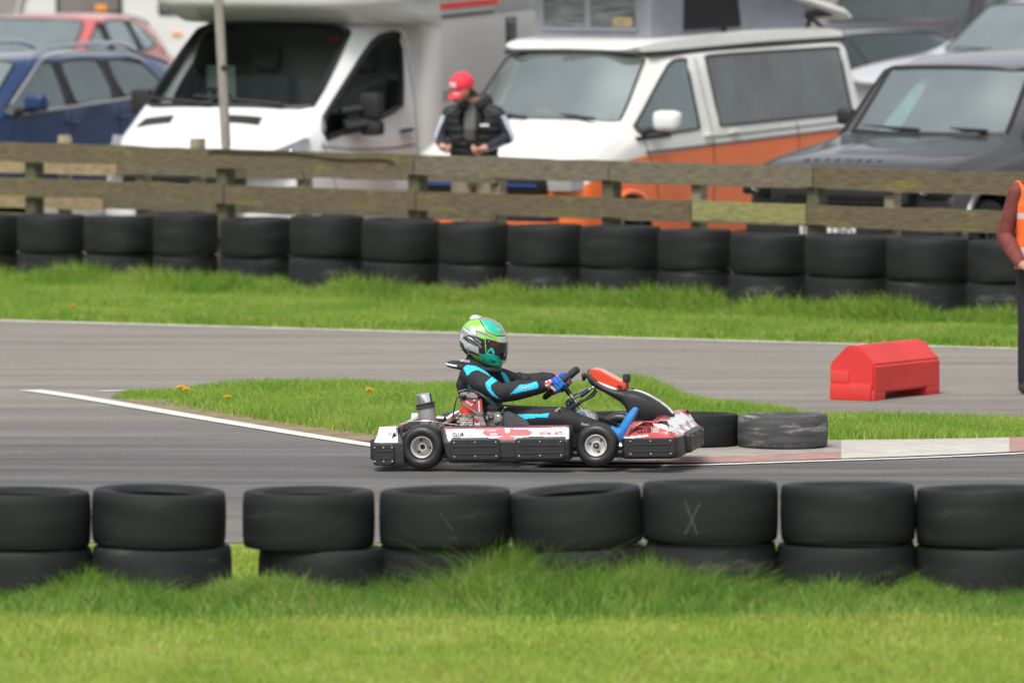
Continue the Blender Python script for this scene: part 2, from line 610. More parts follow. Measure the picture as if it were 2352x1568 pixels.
# ------------------------------------------------------------ grass
def grass_mat(name, c0, c1, c2, dry=0.06):
    m, n, l, b = _ns(name)
    at = n.new("ShaderNodeAttribute"); at.attribute_name = 'rnd'
    tc = n.new("ShaderNodeTexCoord")
    nz = n.new("ShaderNodeTexNoise"); nz.inputs['Scale'].default_value = 1.7; nz.inputs['Detail'].default_value = 4
    mp = n.new("ShaderNodeMapping"); mp.inputs['Scale'].default_value = (0.8, 0.45, 0.3)
    l.new(tc.outputs['Object'], mp.inputs[0]); l.new(mp.outputs[0], nz.inputs['Vector'])
    ad = n.new("ShaderNodeMath"); ad.operation = 'MULTIPLY_ADD'
    ad.inputs[1].default_value = 1.5; 
    l.new(nz.outputs['Fac'], ad.inputs[0])
    ms = n.new("ShaderNodeMath"); ms.operation = 'MULTIPLY_ADD'; ms.inputs[1].default_value = 0.55; ms.inputs[2].default_value = -0.52
    l.new(at.outputs['Fac'], ms.inputs[0]); l.new(ms.outputs[0], ad.inputs[2])
    cr = n.new("ShaderNodeValToRGB")
    e = cr.color_ramp.elements
    e[0].position = 0.1; e[0].color = (*c0, 1)
    e[1].position = 0.9; e[1].color = (*c2, 1)
    k = e.new(0.5); k.color = (*c1, 1)
    l.new(ad.outputs[0], cr.inputs[0])
    gt = n.new("ShaderNodeMath"); gt.operation = 'GREATER_THAN'; gt.inputs[1].default_value = 1 - dry
    l.new(at.outputs['Fac'], gt.inputs[0])
    dm = n.new("ShaderNodeMix"); dm.data_type = 'RGBA'
    dm.inputs['B'].default_value = (0.48, 0.40, 0.20, 1)
    l.new(gt.outputs[0], dm.inputs['Factor']); l.new(cr.outputs[0], dm.inputs['A'])
    cr = dm
    crout = dm.outputs['Result']
    l.new(crout, b.inputs['Base Color'])
    b.inputs['Roughness'].default_value = 0.6
    b.inputs['Specular IOR Level'].default_value = 0.25
    tr = n.new("ShaderNodeBsdfTranslucent")
    l.new(crout, tr.inputs[0])
    mx = n.new("ShaderNodeMixShader"); mx.inputs[0].default_value = 0.35
    out = [x for x in n if x.type == 'OUTPUT_MATERIAL'][0]
    l.new(b.outputs[0], mx.inputs[1]); l.new(tr.outputs[0], mx.inputs[2]); l.new(mx.outputs[0], out.inputs[0])
    return m
M_LAWN = grass_mat('lawn_blades', (0.24, 0.36, 0.046), (0.33, 0.43, 0.066), (0.42, 0.48, 0.11))
M_LONG = grass_mat('long_blades', (0.13, 0.275, 0.04), (0.205, 0.365, 0.058), (0.31, 0.43, 0.10))
M_VERGE = grass_mat('verge_blades', (0.155, 0.315, 0.034), (0.24, 0.385, 0.050), (0.34, 0.44, 0.085))

def grass(name, m, xs, ys, hs, seed, width=0.0045, lean=0.5, zb=None, clump=None):
    """one mesh of tapering bent blades at the given roots"""
    rg = np.random.default_rng(seed)
    n = len(xs)
    a = rg.uniform(0, 2 * np.pi, n)
    la = rg.uniform(0, 2 * np.pi, n)
    ln = np.abs(rg.normal(0, lean, n)) * hs
    w = width * rg.uniform(.6, 1.4, n)
    z0 = np.zeros(n) if zb is None else zb
    dx, dy = np.cos(a) * w / 2, np.sin(a) * w / 2
    lx, ly = np.cos(la) * ln, np.sin(la) * ln
    V = np.zeros((n, 5, 3))
    V[:, 0] = np.stack([xs - dx, ys - dy, z0 - .005], 1)
    V[:, 1] = np.stack([xs + dx, ys + dy, z0 - .005], 1)
    V[:, 2] = np.stack([xs + dx * .8 + lx * .3, ys + dy * .8 + ly * .3, z0 + hs * .6], 1)
    V[:, 3] = np.stack([xs - dx * .8 + lx * .3, ys - dy * .8 + ly * .3, z0 + hs * .6], 1)
    V[:, 4] = np.stack([xs + lx, ys + ly, z0 + hs * rg.uniform(.8, 1.1, n)], 1)
    me = bpy.data.meshes.new(name)
    me.vertices.add(n * 5)
    me.vertices.foreach_set('co', V.ravel())
    base = (np.arange(n) * 5)[:, None]
    loops = np.concatenate([base + np.array([[0, 1, 2, 3]]), base + np.array([[3, 2, 4]])], 1).ravel()
    me.loops.add(n * 7)
    me.loops.foreach_set('vertex_index', loops)
    me.polygons.add(n * 2)
    st = np.stack([np.arange(n) * 7, np.arange(n) * 7 + 4], 1).ravel()
    me.polygons.foreach_set('loop_start', st)
    at = me.attributes.new('rnd', 'FLOAT', 'POINT')
    at.data.foreach_set('value', np.repeat(rg.uniform(0, 1, n), 5))
    me.materials.append(m)
    me.update(calc_edges=True)
    me.polygons.foreach_set('use_smooth', [True] * (n * 2))
    o = link(name, me)
    return tag(o, kind='stuff')

class Noise2:
    def __init__(s, seed):
        rg = np.random.default_rng(seed); s.g = rg.uniform(0, 1, (64, 64))
    def __call__(s, x, y):
        xi, yi = np.floor(x).astype(int), np.floor(y).astype(int)
        fx, fy = x - xi, y - yi
        fx, fy = fx * fx * (3 - 2 * fx), fy * fy * (3 - 2 * fy)
        g = s.g
        return (g[xi % 64, yi % 64] * (1 - fx) + g[(xi + 1) % 64, yi % 64] * fx) * (1 - fy) + (g[xi % 64, (yi + 1) % 64] * (1 - fx) + g[(xi + 1) % 64, (yi + 1) % 64] * fx) * fy
NZ = Noise2(4)
rg = np.random.default_rng(11)
# mown lawn in front of the near tyres
N = 280000
x = rg.uniform(-4.4, 4.4, N); y = rg.uniform(37.0, 45.9, N)
bare = NZ(x * 1.4 + 9, y * 1.1) * .6 + NZ(x * 3.1, y * 2.2 + 5) * .4
keep = rg.uniform(0, 1, N) < np.where(bare > .74, .35, 1)
x, y, bare = x[keep], y[keep], bare[keep]
h = 0.020 + 0.020 * NZ(x * 2, y * 2) + rg.uniform(0, .014, len(x))
grass('lawn_grass', M_LAWN, x, y, h, 1, 0.0055, 0.7)
# uncut grass round the feet of the near tyres
N = 85000
x = rg.uniform(-3.3, 3.3, N); y = 42.32 - np.abs(rg.normal(0, .42, N)) + 0.1
cl = NZ(x * 1.5 + 30, y * 1.0) * .55 + NZ(x * 4.5, y * 3 + 9) * .45
prof = np.interp(x, [-3.2, -2.4, -2.1, -1.6, -1.1, -.6, -.2, .5, 1.0, 1.25, 1.7, 2.2, 3.2], [.19, .19, .23, .17, .24, .21, .28, .28, .26, .19, .24, .17, .12])
fall = np.clip(1 - (42.25 - y) / 1.15, 0.18, 1)
h = prof * fall * (0.45 + .9 * cl) * rg.uniform(.55, 1.15, N)
grass('long_grass', M_LONG, x, y, np.maximum(h, .02), 2, 0.0052, 0.75)
# verge between the far edge of the track and the far tyre wall
N = 190000
t = rg.uniform(0, 1, N)
A0, A1 = fpx(-60, -1.05), fpx(2420, -1.05)
B0, B1 = FARL - fd * .6, FARR + fd * .6
s_ = rg.uniform(0.012, 1, N)
x = (B0.x + (B1.x - B0.x) * t) * (1 - s_) + (A0.x + (A1.x - A0.x) * t) * s_
y = (B0.y + (B1.y - B0.y) * t) * (1 - s_) + (A0.y + (A1.y - A0.y) * t) * s_
h = 0.045 + 0.05 * NZ(x * 1.2, y * .8) + 0.20 * np.clip((s_ - .86) / .14, 0, 1) * (.3 + NZ(x * 3, y * 3)) + rg.uniform(0, .03, N)
h *= np.clip(s_ / .03, .35, 1)
grass('verge_grass', M_VERGE, x, y, h, 3, 0.008, 0.5)
# the turf island
N = 260000
x = rg.uniform(-2.9, 3.6, N); y = rg.uniform(53.2, 62, N)
poly = np.array(ISL)
ins = np.zeros(N, bool)
j = len(poly) - 1
for i in range(len(poly)):
    xi, yi = poly[i]; xj, yj = poly[j]
    c = ((yi > y) != (yj > y)) & (x < (xj - xi) * (y - yi) / (yj - yi + 1e-12) + xi)
    ins ^= c; j = i
x, y = x[ins], y[ins]
eb = np.array([tuple(gp(*q))[:2] for q in isl_bot])
dmin = np.full(len(x), 9.0)
for (ax_, ay_), (bx_, by_) in zip(eb[:-1], eb[1:]):
    tt = np.clip(((x - ax_) * (bx_ - ax_) + (y - ay_) * (by_ - ay_)) / ((bx_ - ax_) ** 2 + (by_ - ay_) ** 2), 0, 1)
    dmin = np.minimum(dmin, np.hypot(x - ax_ - tt * (bx_ - ax_), y - ay_ - tt * (by_ - ay_)))
kp = rg.uniform(0, 1, len(x)) < np.clip(dmin / (.10 + .55 * NZ(x * 1.8, y * .9 + 7)), .06, 1)
x, y = x[kp], y[kp]
h = (0.032 + 0.05 * NZ(x * 1.6 + 3, y * 1.2) + rg.uniform(0, .022, len(x))) * np.clip((x + 2.75) / .8, .35, 1)
bump_ = 0.10 * np.exp(-((x - 0.85) / .22) ** 2 - ((y - 58.6) / 1.6) ** 2)
grass('island_grass', M_VERGE, x, y, h + bump_, 5, 0.006, 0.5)

# dandelions
M_DAND = mat('dandelion_yellow', (0.85, 0.52, 0.02), 0.8, var=0.1)
M_STEM = mat('dandelion_stem', (0.16, 0.26, 0.05), 0.7, var=0.1)
def dandelion_mesh():
    mb = MB()
    mb.tube([(0, 0, 0), (.003, 0, .03), (.0, .002, .055)], .003, 6, 1)
    rr = random.Random(3)
    for ring, (n_, r0, z) in enumerate([(14, .026, .057), (12, .019, .063), (8, .011, .068)]):
        for k in range(n_):
            a = 2 * math.pi * k / n_ + ring
            c, s = math.cos(a), math.sin(a)
            w = .005
            mb.add([(-s * w * .4, c * w * .4, z - .006), (s * w * .4, -c * w * .4, z - .006), (c * r0 + s * w, s * r0 - c * w, z + .002), (c * r0 * 1.1, s * r0 * 1.1, z + .004), (c * r0 - s * w, s * r0 + c * w, z + .002)], [(0, 1, 2, 3, 4)], 0)
    mb.ball((0, 0, .056), (.012, .012, .008), 0, 8)
    return mb
dm = dandelion_mesh().mesh('dandelion', [M_DAND, M_STEM])
D_LAB = [(415, 912, 'dandelion leading the pair on the left tip of the turf island'), (428, 917, 'small dandelion just behind the bright one on the left tip of the turf island'), (523, 935, 'lone bright dandelion on the turf island above the white line'), (848, 918, 'dandelion on the turf island just left of the kart silencer'), (168, 722, 'dandelion in the far verge near the left, nearer the tyres of the two'), (282, 733, 'dandelion in the far verge right at the track edge line'), (40, 698, 'leftmost dandelion in the far verge below the tyre wall')]
for i, (u, v, lab) in enumerate(D_LAB):
    o = link('dandelion', dm)
    o.location = gp(u, v); o.rotation_euler.z = i
    o.scale = (1.25, 1.25, 1.15)
    tag(o, 'yellow ' + lab, 'dandelion', 'dandelions in the turf')

# ------------------------------------------------------------ tyres
def tyre_profile(R, h, inner=.67):
    return [(R * inner, -h * .34), (R * (inner + .05), -h * .42), (R * .80, -h * .485), (R * .92, -h * .50), (R * .975, -h * .485), (R * 1.0, -h * .43), (R * 1.012, -h * .28), (R * 1.018, 0), (R * 1.012, h * .28), (R * 1.0, h * .43), (R * .975, h * .485), (R * .92, h * .50), (R * .80, h * .485), (R * (inner + .04), h * .46), (R * inner, h * .38), (R * (inner + .06), h * .30), (R * .90, h * .20), (R * .93, 0), (R * .90, -h * .20), (R * (inner + .06), -h * .30)]
def tyre_mesh(name, R, h, m, dx=0.0, seed=0):
    mb = MB()
    mb.lathe(tyre_profile(R, h), 64, 0, closed=True)
    if dx:
        rr = random.Random(seed)
        p1, p2 = rr.uniform(0, 6), rr.uniform(0, 6)
        v2 = []
        for x, y, z in mb.v:
            a = math.atan2(y, x)
            v2.append((x * (1 + dx * math.sin(2 * a + p1)), y * (1 + dx * math.sin(2 * a + p1)), z + dx * h * math.sin(a + p2)))
        mb.v = v2
    return mb.mesh(name, [m], 50)
TY = [tyre_mesh('tyre', 0.31, 0.30, BLACKRUB, .012, 1), tyre_mesh('tyre', 0.31, 0.30, BLACKRUB, .016, 2), tyre_mesh('tyre', 0.31, 0.30, BLACKRUB, .010, 3)]
TYO = tyre_mesh('tyre', 0.31, 0.30, OLDRUB, .014, 4)

def place_tyre(me, u0, u1, ybase, z0, z1, label, group, tilt=(0, 0), rz=0):
    u = (u0 + u1) / 2
    zc = ybase * math.cos(PITCH) + (CAM_H - (z0 + z1) / 2) * math.sin(PITCH)
    s = FPX / zc
    o = link('tyre', me)
    R = (u1 - u0) / 2 / s * 1.015
    o.scale = (R / .31, R / .31, (z1 - z0) / .30)
    o.location = ((u - 1176) / s, ybase, (z0 + z1) / 2)
    o.rotation_euler = (tilt[0], tilt[1], rz)
    return tag(o, label, 'tyre', group)

# near tyre wall
M_CHALK = mat('chalk', (0.065, 0.068, 0.068), 0.9, var=0.5, scale=60)
NEAR = [(-95, 203, 1133, 1262, 0, 0), (215, 515, 1130, 1258, 1.0, -1.2), (562, 856, 1132, 1263, 0, 0), (874, 1172, 1130, 1259, .3, 0), (1178, 1470, 1130, 1259, 3.6, -.6), (1480, 1782, 1112, 1249, -1.2, .4), (1795, 2100, 1117, 1252, -.6, .9), (2108, 2410, 1125, 1259, .2, .5)]
LOWN = [(-102, 206), (220, 524), (600, 888), (880, 1165), (1186, 1480), (1490, 1775), (1790, 2096), (2106, 2420)]
near_s = 472.0
def near_name(i, tier):  # wording shared by both tiers
    extra = {0: 'cut by the left picture edge', 1: 'left of the gap', 2: 'right of the gap', 3: 'with one faint diagonal chalk stroke', 4: 'tipped so its hollow shows', 5: 'with a white chalk X on its tread', 6: 'second from the right', 7: 'cut by the right picture edge'}
    if tier:
        return 'black tyre on top of the near row, ' + extra[i]
    return 'lower tyre in grass under the near tyre ' + extra[i]
for i, (u0, u1, vt, vb, tx, ty) in enumerate(NEAR):
    yb = 42.42
    sF = FPX / (yb - .3 + .15)          # front face scale
    zt = (1398 - vt) / near_s
    zb = (1398 - vb) / near_s
    o = place_tyre(TY[i % 3], u0, u1, yb, zb + .002, zt, near_name(i, 1), 'upper tyres of the near tyre wall', (rad(tx), rad(ty)), i * 1.3)
    if i in (3, 5):
        # chalk strokes follow the tread just proud of the rubber
        mb = MB()
        strokes = [((-.02, .045), (.035, -.045))] if i == 3 else [((-.125, .075), (-.065, -.10)), ((-.055, .055), (-.12, -.10)), ((-.125, .02), (-.10, .005)), ((-.06, -.09), (-.04, -.092))]
        R = .31 * 1.024
        for (a0, z0), (a1, z1) in strokes:
            L, Q = [], []
            for k in range(9):
                t = k / 8
                a = -math.pi / 2 + (a0 + (a1 - a0) * t) / .31 * 1.0 - i * 1.3
                z = z0 + (z1 - z0) * t
                w = .010
                L.append((R * math.cos(a - w), R * math.sin(a - w), z)); Q.append((R * math.cos(a + w), R * math.sin(a + w), z))
            mb.grid([L, Q])
        cm = mb.build('chalk_mark', M_CHALK, o)
    l0, l1 = LOWN[i]
    place_tyre(TYO if i in (1, 5) else TY[(i + 1) % 3], l0 - 4, l1 + 4, yb + .02, 0.0, zb, near_name(i, 0), 'lower tyres of the near tyre wall', rz=i * .7)

# far tyre wall, two tiers in front of the fence
FARX = [(-120, 40), (43, 193), (196, 353), (356, 497), (508, 667), (669, 834), (836, 1009), (1010, 1168), (1170, 1336), (1337, 1513), (1514, 1678), (1680, 1850), (1854, 2038), (2039, 2226), (2226, 2405)]
FART = [497, 497, 500, 496, 506, 500, 509, 516, 520, 523, 531, 541, 544, 549, 555]
FARB = [580, 582, 585, 588, 592, 592, 600, 606, 610, 615, 622, 630, 634, 645, 650]
for i, (u0, u1) in enumerate(FARX):
    p = fpx((u0 + u1) / 2, -.72)
    s = FPX / (p.y * math.cos(PITCH) + (CAM_H - .5) * math.sin(PITCH))
    zt = CAM_H - (FART[i] + 300) / s
    zb = CAM_H - (FARB[i] + 300) / s
    pos = 'at the left end' if i == 0 else 'at the right end behind the marshal' if i == 14 else ORD[i] + ' from the left'
    place_tyre(TY[i % 3], u0 - 2, u1 + 2, p.y, zb, zt, f'upper tyre of the far wall, {pos}', 'upper tyres of the far tyre wall', (rad(random.Random(i).uniform(-1, 1)), rad(random.Random(i + 50).uniform(-1.5, 1.5))), i)
    place_tyre(TYO if i % 3 else TY[1], u0 - 2, u1 + 2, p.y + .02, max(zb - .34, -.06), zb - .003, f'lower tyre of the far wall, {pos}', 'lower tyres of the far tyre wall', rz=i * 2)

# three tyres on the inside of the bend
def bend_tyre(u0, u1, vt, vb, me, label):
    p = gp((u0 + u1) / 2, vb)
    s = FPX / (p.y + .2)
    place_tyre(me, u0, u1, p.y + (u1 - u0) / 2 / s, 0.022, (vb - vt) / s - .01, label, 'tyres on the inside of the bend')
bend_tyre(1335, 1522, 951, 1036, TY[0], 'black tyre on the inside of the bend mostly hidden behind the kart')
bend_tyre(1512, 1693, 951, 1036, TY[2], 'black tyre between the kart nose and the scuffed grey tyre')
M_SCUFF = mat('scuffed_rubber', (0.06, 0.062, 0.064), 0.8, var=0.4, scale=4, bump=0.2, col2=(0.27, 0.26, 0.23), mix2=0.52, scale2=2.6, stretch=(1.2, 1.2, 5))
bend_tyre(1697, 1898, 953, 1039, tyre_mesh('tyre', .31, .30, M_SCUFF, .015, 9), 'scuffed grey tyre at the right end of the three on the bend')

# ------------------------------------------------------------ red plastic barrier
M_RED = mat('red_plastic', (0.60, 0.034, 0.030), 0.45, var=0.12, scale=3, col2=(0.46, 0.07, 0.06), mix2=0.58, scale2=5)
bar = thing('barrier_block', 'red plastic gabled barrier block standing on the far lane', 'barrier')
p0, p1 = gp(2008, 922), gp(2160, 905)
ax = (p1 - p0)
yaw = math.atan2(ax.y, ax.x)
Lb = ax.length
W = .345
bar.location = p0
bar.rotation_euler.z = yaw                 # local x along the block, +y to its left
def gable(w0, w1, e, a):
    return [(w0, 0.0), (w1, 0.0), (w1, e), ((w0 + w1) / 2 + .035, a), ((w0 + w1) / 2 - .035, a), (w0, e)]
bm = bmesh.new()
mb = MB()
# body profile along the length with a flared end and a slot under the middle
bod = MB()
bod.ext([(y, z) for y, z in [(0, .055), (W, .055), (W, .245), (W / 2 + .04, .372), (W / 2 - .04, .372), (0, .245)]], 0, Lb, 'x')
bm = bmesh.new()
vsb = [bm.verts.new(v) for v in bod.v]
for f in bod.f: bm.faces.new([vsb[i] for i in f])
bmesh.ops.bevel(bm, geom=bm.edges[:], offset=.014, segments=2, affect='EDGES')
mb.frombm(bm, 0)
mb.rbox(0, .17, 0.002, W - .002, 0, .075, .012)
mb.rbox(Lb - .20, Lb, 0.002, W - .002, 0, .075, .012)
mb.build('body', M_RED, bar)
MB().rbox(-.016, .03, .02, W - .01, .004, .115, .01).build('end_ledge', M_RED, bar)
MB().rbox(-.010, .03, W * .55, W - .015, .115, .20, .008).build('end_ledge', M_RED, bar)

# ------------------------------------------------------------ fences
def wood(name, c, c2, mix=0.5):
    return mat(name, c, 0.9, var=0.35, scale=7, bump=0.4, bscale=20, stretch=(1.2, 1.2, 9), col2=c2, mix2=mix, scale2=1.3)
M_W1 = wood('weathered_board', (0.125, 0.098, 0.058), (0.165, 0.15, 0.035), .53)
M_W2 = wood('grey_board', (0.155, 0.132, 0.09), (0.15, 0.145, 0.055), .57)
M_W3 = wood('mossy_board', (0.25, 0.24, 0.09), (0.17, 0.17, 0.06), .55)
M_WP = wood('fence_post', (0.085, 0.08, 0.045), (0.14, 0.14, 0.05), .55)
M_WT = wood('tan_board', (0.34, 0.26, 0.155), (0.28, 0.22, 0.14), .6)
M_WL = wood('pale_post', (0.27, 0.235, 0.165), (0.2, 0.18, 0.12), .6)
def board(parent, u0, u1, z0, z1, back, m, thick=.035, name='rail', sag=0.0, zbase=0.0):
    a, b_ = fpx(u0, back), fpx(u1, back)
    d = (b_ - a); L = d.length
    mb = MB()
    n = max(4, int(L / .25))
    rr = random.Random(int(u0 * 7 + z0 * 1000))
    P = []
    for i in range(n + 1):
        x = L * i / n
        j0, j1 = rr.uniform(-.006, .006), rr.uniform(-.006, .006)
        P.append([(x, -thick / 2, z0 + j0), (x, -thick / 2, z1 + j1), (x, thick / 2, z1 + j1), (x, thick / 2, z0 + j0)])
    mb.grid(P, cv=True)
    nn = len(mb.v)
    mb.f.append((0, 1, 2, 3)); mb.m.append(0)
    mb.f.append((nn - 4, nn - 3, nn - 2, nn - 1)); mb.m.append(0)
    o = mb.build(name, m, parent, 30)
    o.location = a - parent.location
    o.rotation_euler.z = math.atan2(d.y, d.x)
    return o
def post(parent, u, back, z1, m, w=.115, name='post', z0=-.1, round_=False):
    p = fpx(u, back)
    mb = MB()
    if round_:
        mb.tube([(0, 0, z0), (0, 0, z1 - .02), (0, 0, z1)], [w / 2, w / 2, w / 2 * .8], 12)
    else:
        mb.rbox(-w / 2, w / 2, -w / 2, w / 2, z0, z1, .008)
    o = mb.build(name, m, parent)
    o.location = p - parent.location
    o.rotation_euler.z = math.atan2(FD.y, FD.x)
    return o
fa = thing('board_fence', 'weathered three-board wooden fence directly behind the far tyre wall', 'fence', fpx(1176, 0))
def rails(z0, z1, segs, zoff):
    for u0, u1, m in segs:
        board(fa, u0, u1, z0, z1, -.085, m)
rails(1.035, 1.20, [(-260, 953, M_W1), (956, 1400, M_W2), (1403, 1868, M_W2), (1872, 2560, M_W1)], 0)
rails(.735, .895, [(-260, 515, M_W1), (519, 956, M_W1), (959, 1588, M_W1), (1592, 1852, M_W3), (1856, 2560, M_W1)], 0)
rails(.43, .585, [(-260, 953, M_W1), (957, 1868, M_W2), (1872, 2560, M_W1)], 0)
for u in (-360, 80, 519, 960, 1405, 1876, 2352):
    post(fa, u, 0, 1.19, M_WP, .12)
fb = thing('board_fence', 'second paler wooden fence standing just behind the weathered one', 'fence', fpx(1176, 0.62))
for z0, z1, segs in [(.905, 1.06, [(-260, 270, M_WT), (274, 698, M_W2), (702, 1140, M_W2), (1144, 2560, M_W2)]), (.60, .755, [(-260, 240, M_WT), (244, 698, M_W2), (702, 1140, M_W2), (1144, 2560, M_W2)])]:
    for u0, u1, m in segs:
        dz = .085 if u0 > 1100 else .042 if u0 > 600 else .02 if u0 > 0 else 0
        board(fb, u0, u1, z0 + dz, z1 + dz, .56, m)
for u, z, rnd_ in ((150, 1.245, True), (330, 1.05, False), (455, 1.25, False), (700, 1.05, False), (1145, 1.05, False), (1606, 1.05, False), (2050, 1.05, False), (2500, 1.05, False)):
    post(fb, u, .64, z, M_WL, .10 if not rnd_ else .13, round_=rnd_)

# black cable stapled along the top board
M_BLK = mat('black_rubber', (0.012, 0.012, 0.013), 0.5, var=0.2)
pts = []
for u, v in [(478, 350), (500, 346), (560, 349), (640, 350), (700, 354), (745, 361), (800, 366), (860, 365), (890, 367), (905, 374)]:
    p = fpx(u, -.115)
    s = FPX / (p.y * math.cos(PITCH) + 2.5 * math.sin(PITCH))
    p.z = CAM_H - (v + 305) / s * 1.0
    pts.append(p)
cb = MB().tube(smoothline(pts, 6), .007, 6).build('cable', M_BLK)
tag(cb, 'thin black cable sagging along the top board of the front fence', 'cable')

# leaning pole between the fence and the motorhome
M_POLE = mat('pole_wood', (0.32, 0.29, 0.25), 0.8, var=0.2, stretch=(1, 1, .2), scale=30)
pb = fpx(536, .3); pt = Vector((pb.x - .17, pb.y, 3.4))
mb = MB().tube([pb - Vector((0, 0, .2)), pb.lerp(pt, .35), pb.lerp(pt, .36), pt], [.032, .034, .042, .040], 12)
mb.rbox(pb.x - .10, pb.x - .04, pb.y - .05, pb.y - .02, 1.86, 1.90, .004, 1)
tag(mb.build('pole', [M_POLE, M_BLK]), 'slim grey wooden pole leaning left in front of the motorhome windscreen', 'pole')
# ------------------------------------------------------------ vehicles
GL_PALE = glass('windscreen_glass', (0.55, 0.66, 0.63), 0.30, veil=0.16)
GL_BRIGHT = glass('bright_glass', (0.75, 0.78, 0.77), 0.42, veil=0.25)
GL_GREY = glass('grey_glass', (0.45, 0.48, 0.47), 0.20, veil=0.10)
GL_CAB = glass('cab_glass', (0.62, 0.66, 0.64), 0.03, veil=0.02)
GL_TINT = glass('privacy_glass', (0.10, 0.10, 0.10), 0.06, rough=0.12, veil=0.20, gcol=(0.85, 0.83, 0.85))
GL_MH = glass('motorhome_glass', (0.55, 0.58, 0.57), 0.0, veil=0.0, gcol=(0.34, 0.38, 0.37))
GL_DARK = glass('dark_glass', (0.30, 0.33, 0.32), 0.07, veil=0.05)
M_SEAL = mat('window_seal', (0.012, 0.012, 0.013), 0.4, var=0.1)
M_TRIM = mat('black_trim', (0.016, 0.016, 0.017), 0.55, var=0.2)
M_WELL = mat('wheel_well', (0.006, 0.006, 0.006), 0.95, var=0.2)
M_SEAT = mat('seat_cloth', (0.022, 0.024, 0.025), 0.9, var=0.3)
M_DASH = mat('dashboard', (0.016, 0.017, 0.018), 0.7, var=0.2)
M_ALLOY = mat('alloy', (0.45, 0.45, 0.46), 0.35, 0.9, var=0.1)
M_CHROME = mat('chrome', (0.75, 0.75, 0.77), 0.12, 1.0, var=0.03)
M_LAMP = mat('lamp_lens', (0.55, 0.57, 0.58), 0.12, 0.3, var=0.15, coat=1)
M_LAMPD = mat('lamp_grey_lens', (0.20, 0.21, 0.22), 0.1, 0.2, var=.3, scale=9, coat=1)
M_AMBER = mat('amber_lens', (0.80, 0.28, 0.03), 0.3, var=0.1)
M_TAIL = mat('tail_lens', (0.30, 0.02, 0.02), 0.25, var=0.1)
M_PLATE = mat('number_plate', (0.75, 0.75, 0.74), 0.5, var=0.05)
M_BLACKT = mat('black_lettering', (0.01, 0.01, 0.01), 0.5, var=0.05)

def paint_mat(name, c, rough=0.3, metal=0.0, coat=0.6):
    return mat(name, c, rough, metal, var=0.05, scale=3, coat=coat, col2=tuple(x * .85 for x in c), mix2=0.62, scale2=2)

SLOTM = [bpy.data.materials.new('slot%d' % k) for k in range(12)]
def shell(S, lab, nslots, glass_slots, seal_slot, inset=0.028, crease=None, cutters=(), levels=2):
    R_ = len(S[0])
    bm = bmesh.new()
    cl = bm.edges.layers.float.new('crease_edge')
    vl = bm.verts.layers.float.new('crease_vert')
    rings = []
    for st in S:
        ring = [bm.verts.new(p) for p in st]
        ring += [bm.verts.new((st[j][0], -st[j][1], st[j][2])) for j in range(R_ - 2, 0, -1)]
        rings.append(ring)
    L = len(rings[0])
    row = lambda j: j if j < R_ - 1 else 2 * R_ - 3 - j
    groups = {}
    for i in range(len(S) - 1):
        for j in range(L):
            f = bm.faces.new((rings[i][j], rings[i][(j + 1) % L], rings[i + 1][(j + 1) % L], rings[i + 1][j]))
            k = lab(i, row(j))
            f.material_index = k
            if k in glass_slots:
                side = 0 if row(j) < 2 else (1 if j < R_ - 1 else 2)
                groups.setdefault((k, side), []).append(f)
    for ring in (rings[0], rings[-1]):
        for j in range(0, R_ - 1):
            a, b_, c, d = ring[j], ring[j + 1], ring[(L - j - 1) % L], ring[(L - j) % L]
            vs = []
            for v in (a, b_, c, d):
                if v not in vs: vs.append(v)
            f = bm.faces.new(vs)
            f.material_index = lab(0 if ring is rings[0] else len(S) - 2, max(j, 1) if ring is rings[0] else j)
            if f.material_index in glass_slots: f.material_index = 0
    bmesh.ops.recalc_face_normals(bm, faces=bm.faces[:])
    if crease:
        for i in range(len(S)):
            for j in range(L):
                r = row(j) if j < R_ else L - j
                rr = j if j <= R_ - 1 else L - j
                if i < len(S) - 1:
                    e = bm.edges.get((rings[i][j], rings[i + 1][j]))
                    if e: e[cl] = crease('l', i, rr)
                e = bm.edges.get((rings[i][j], rings[i][(j + 1) % L]))
                if e: e[cl] = crease('r', i, row(j))
    for e in bm.edges:
        ks = sum(f.material_index in glass_slots for f in e.link_faces)
        if ks == 1:
            e[cl] = .8
            for v in e.verts: v[vl] = .40
    me = bpy.data.meshes.new('bake')
    bm.to_mesh(me); bm.free()
    for k in range(nslots): me.materials.append(SLOTM[k])
    mods = [('SUBSURF', dict(levels=levels, render_levels=levels))]
    for c in cutters:
        mods.append(('BOOLEAN', dict(operation='DIFFERENCE', object=c, solver='EXACT', material_mode='TRANSFER')))
    return evaluated(me, mods)

def split(me, slots, test=None):
    """faces of the given slots as a new mesh (test on the face centre)"""
    bm = bmesh.new(); bm.from_mesh(me)
    dl = [f for f in bm.faces if not (f.material_index in slots and (test is None or test(f.calc_center_median())))]
    bmesh.ops.delete(bm, geom=dl, context='FACES')
    r = bpy.data.meshes.new('part'); bm.to_mesh(r); bm.free()
    return r

def cutter(x, r, w=0.62, side=1, z=None, slot_mat=None):
    M = Matrix.Translation((x, 0, r if z is None else z)) @ Matrix.Rotation(rad(90), 4, 'X')
    mb = MB()
    y0 = .52
    mb.lathe([(0.001, -side * y0), (r * 1.12, -side * y0), (r * 1.12, -side * 1.3), (0.001, -side * 1.3)], 40, 0, M)
    me = mb.mesh('cut', [M_WELL])
    return link('cut', me)

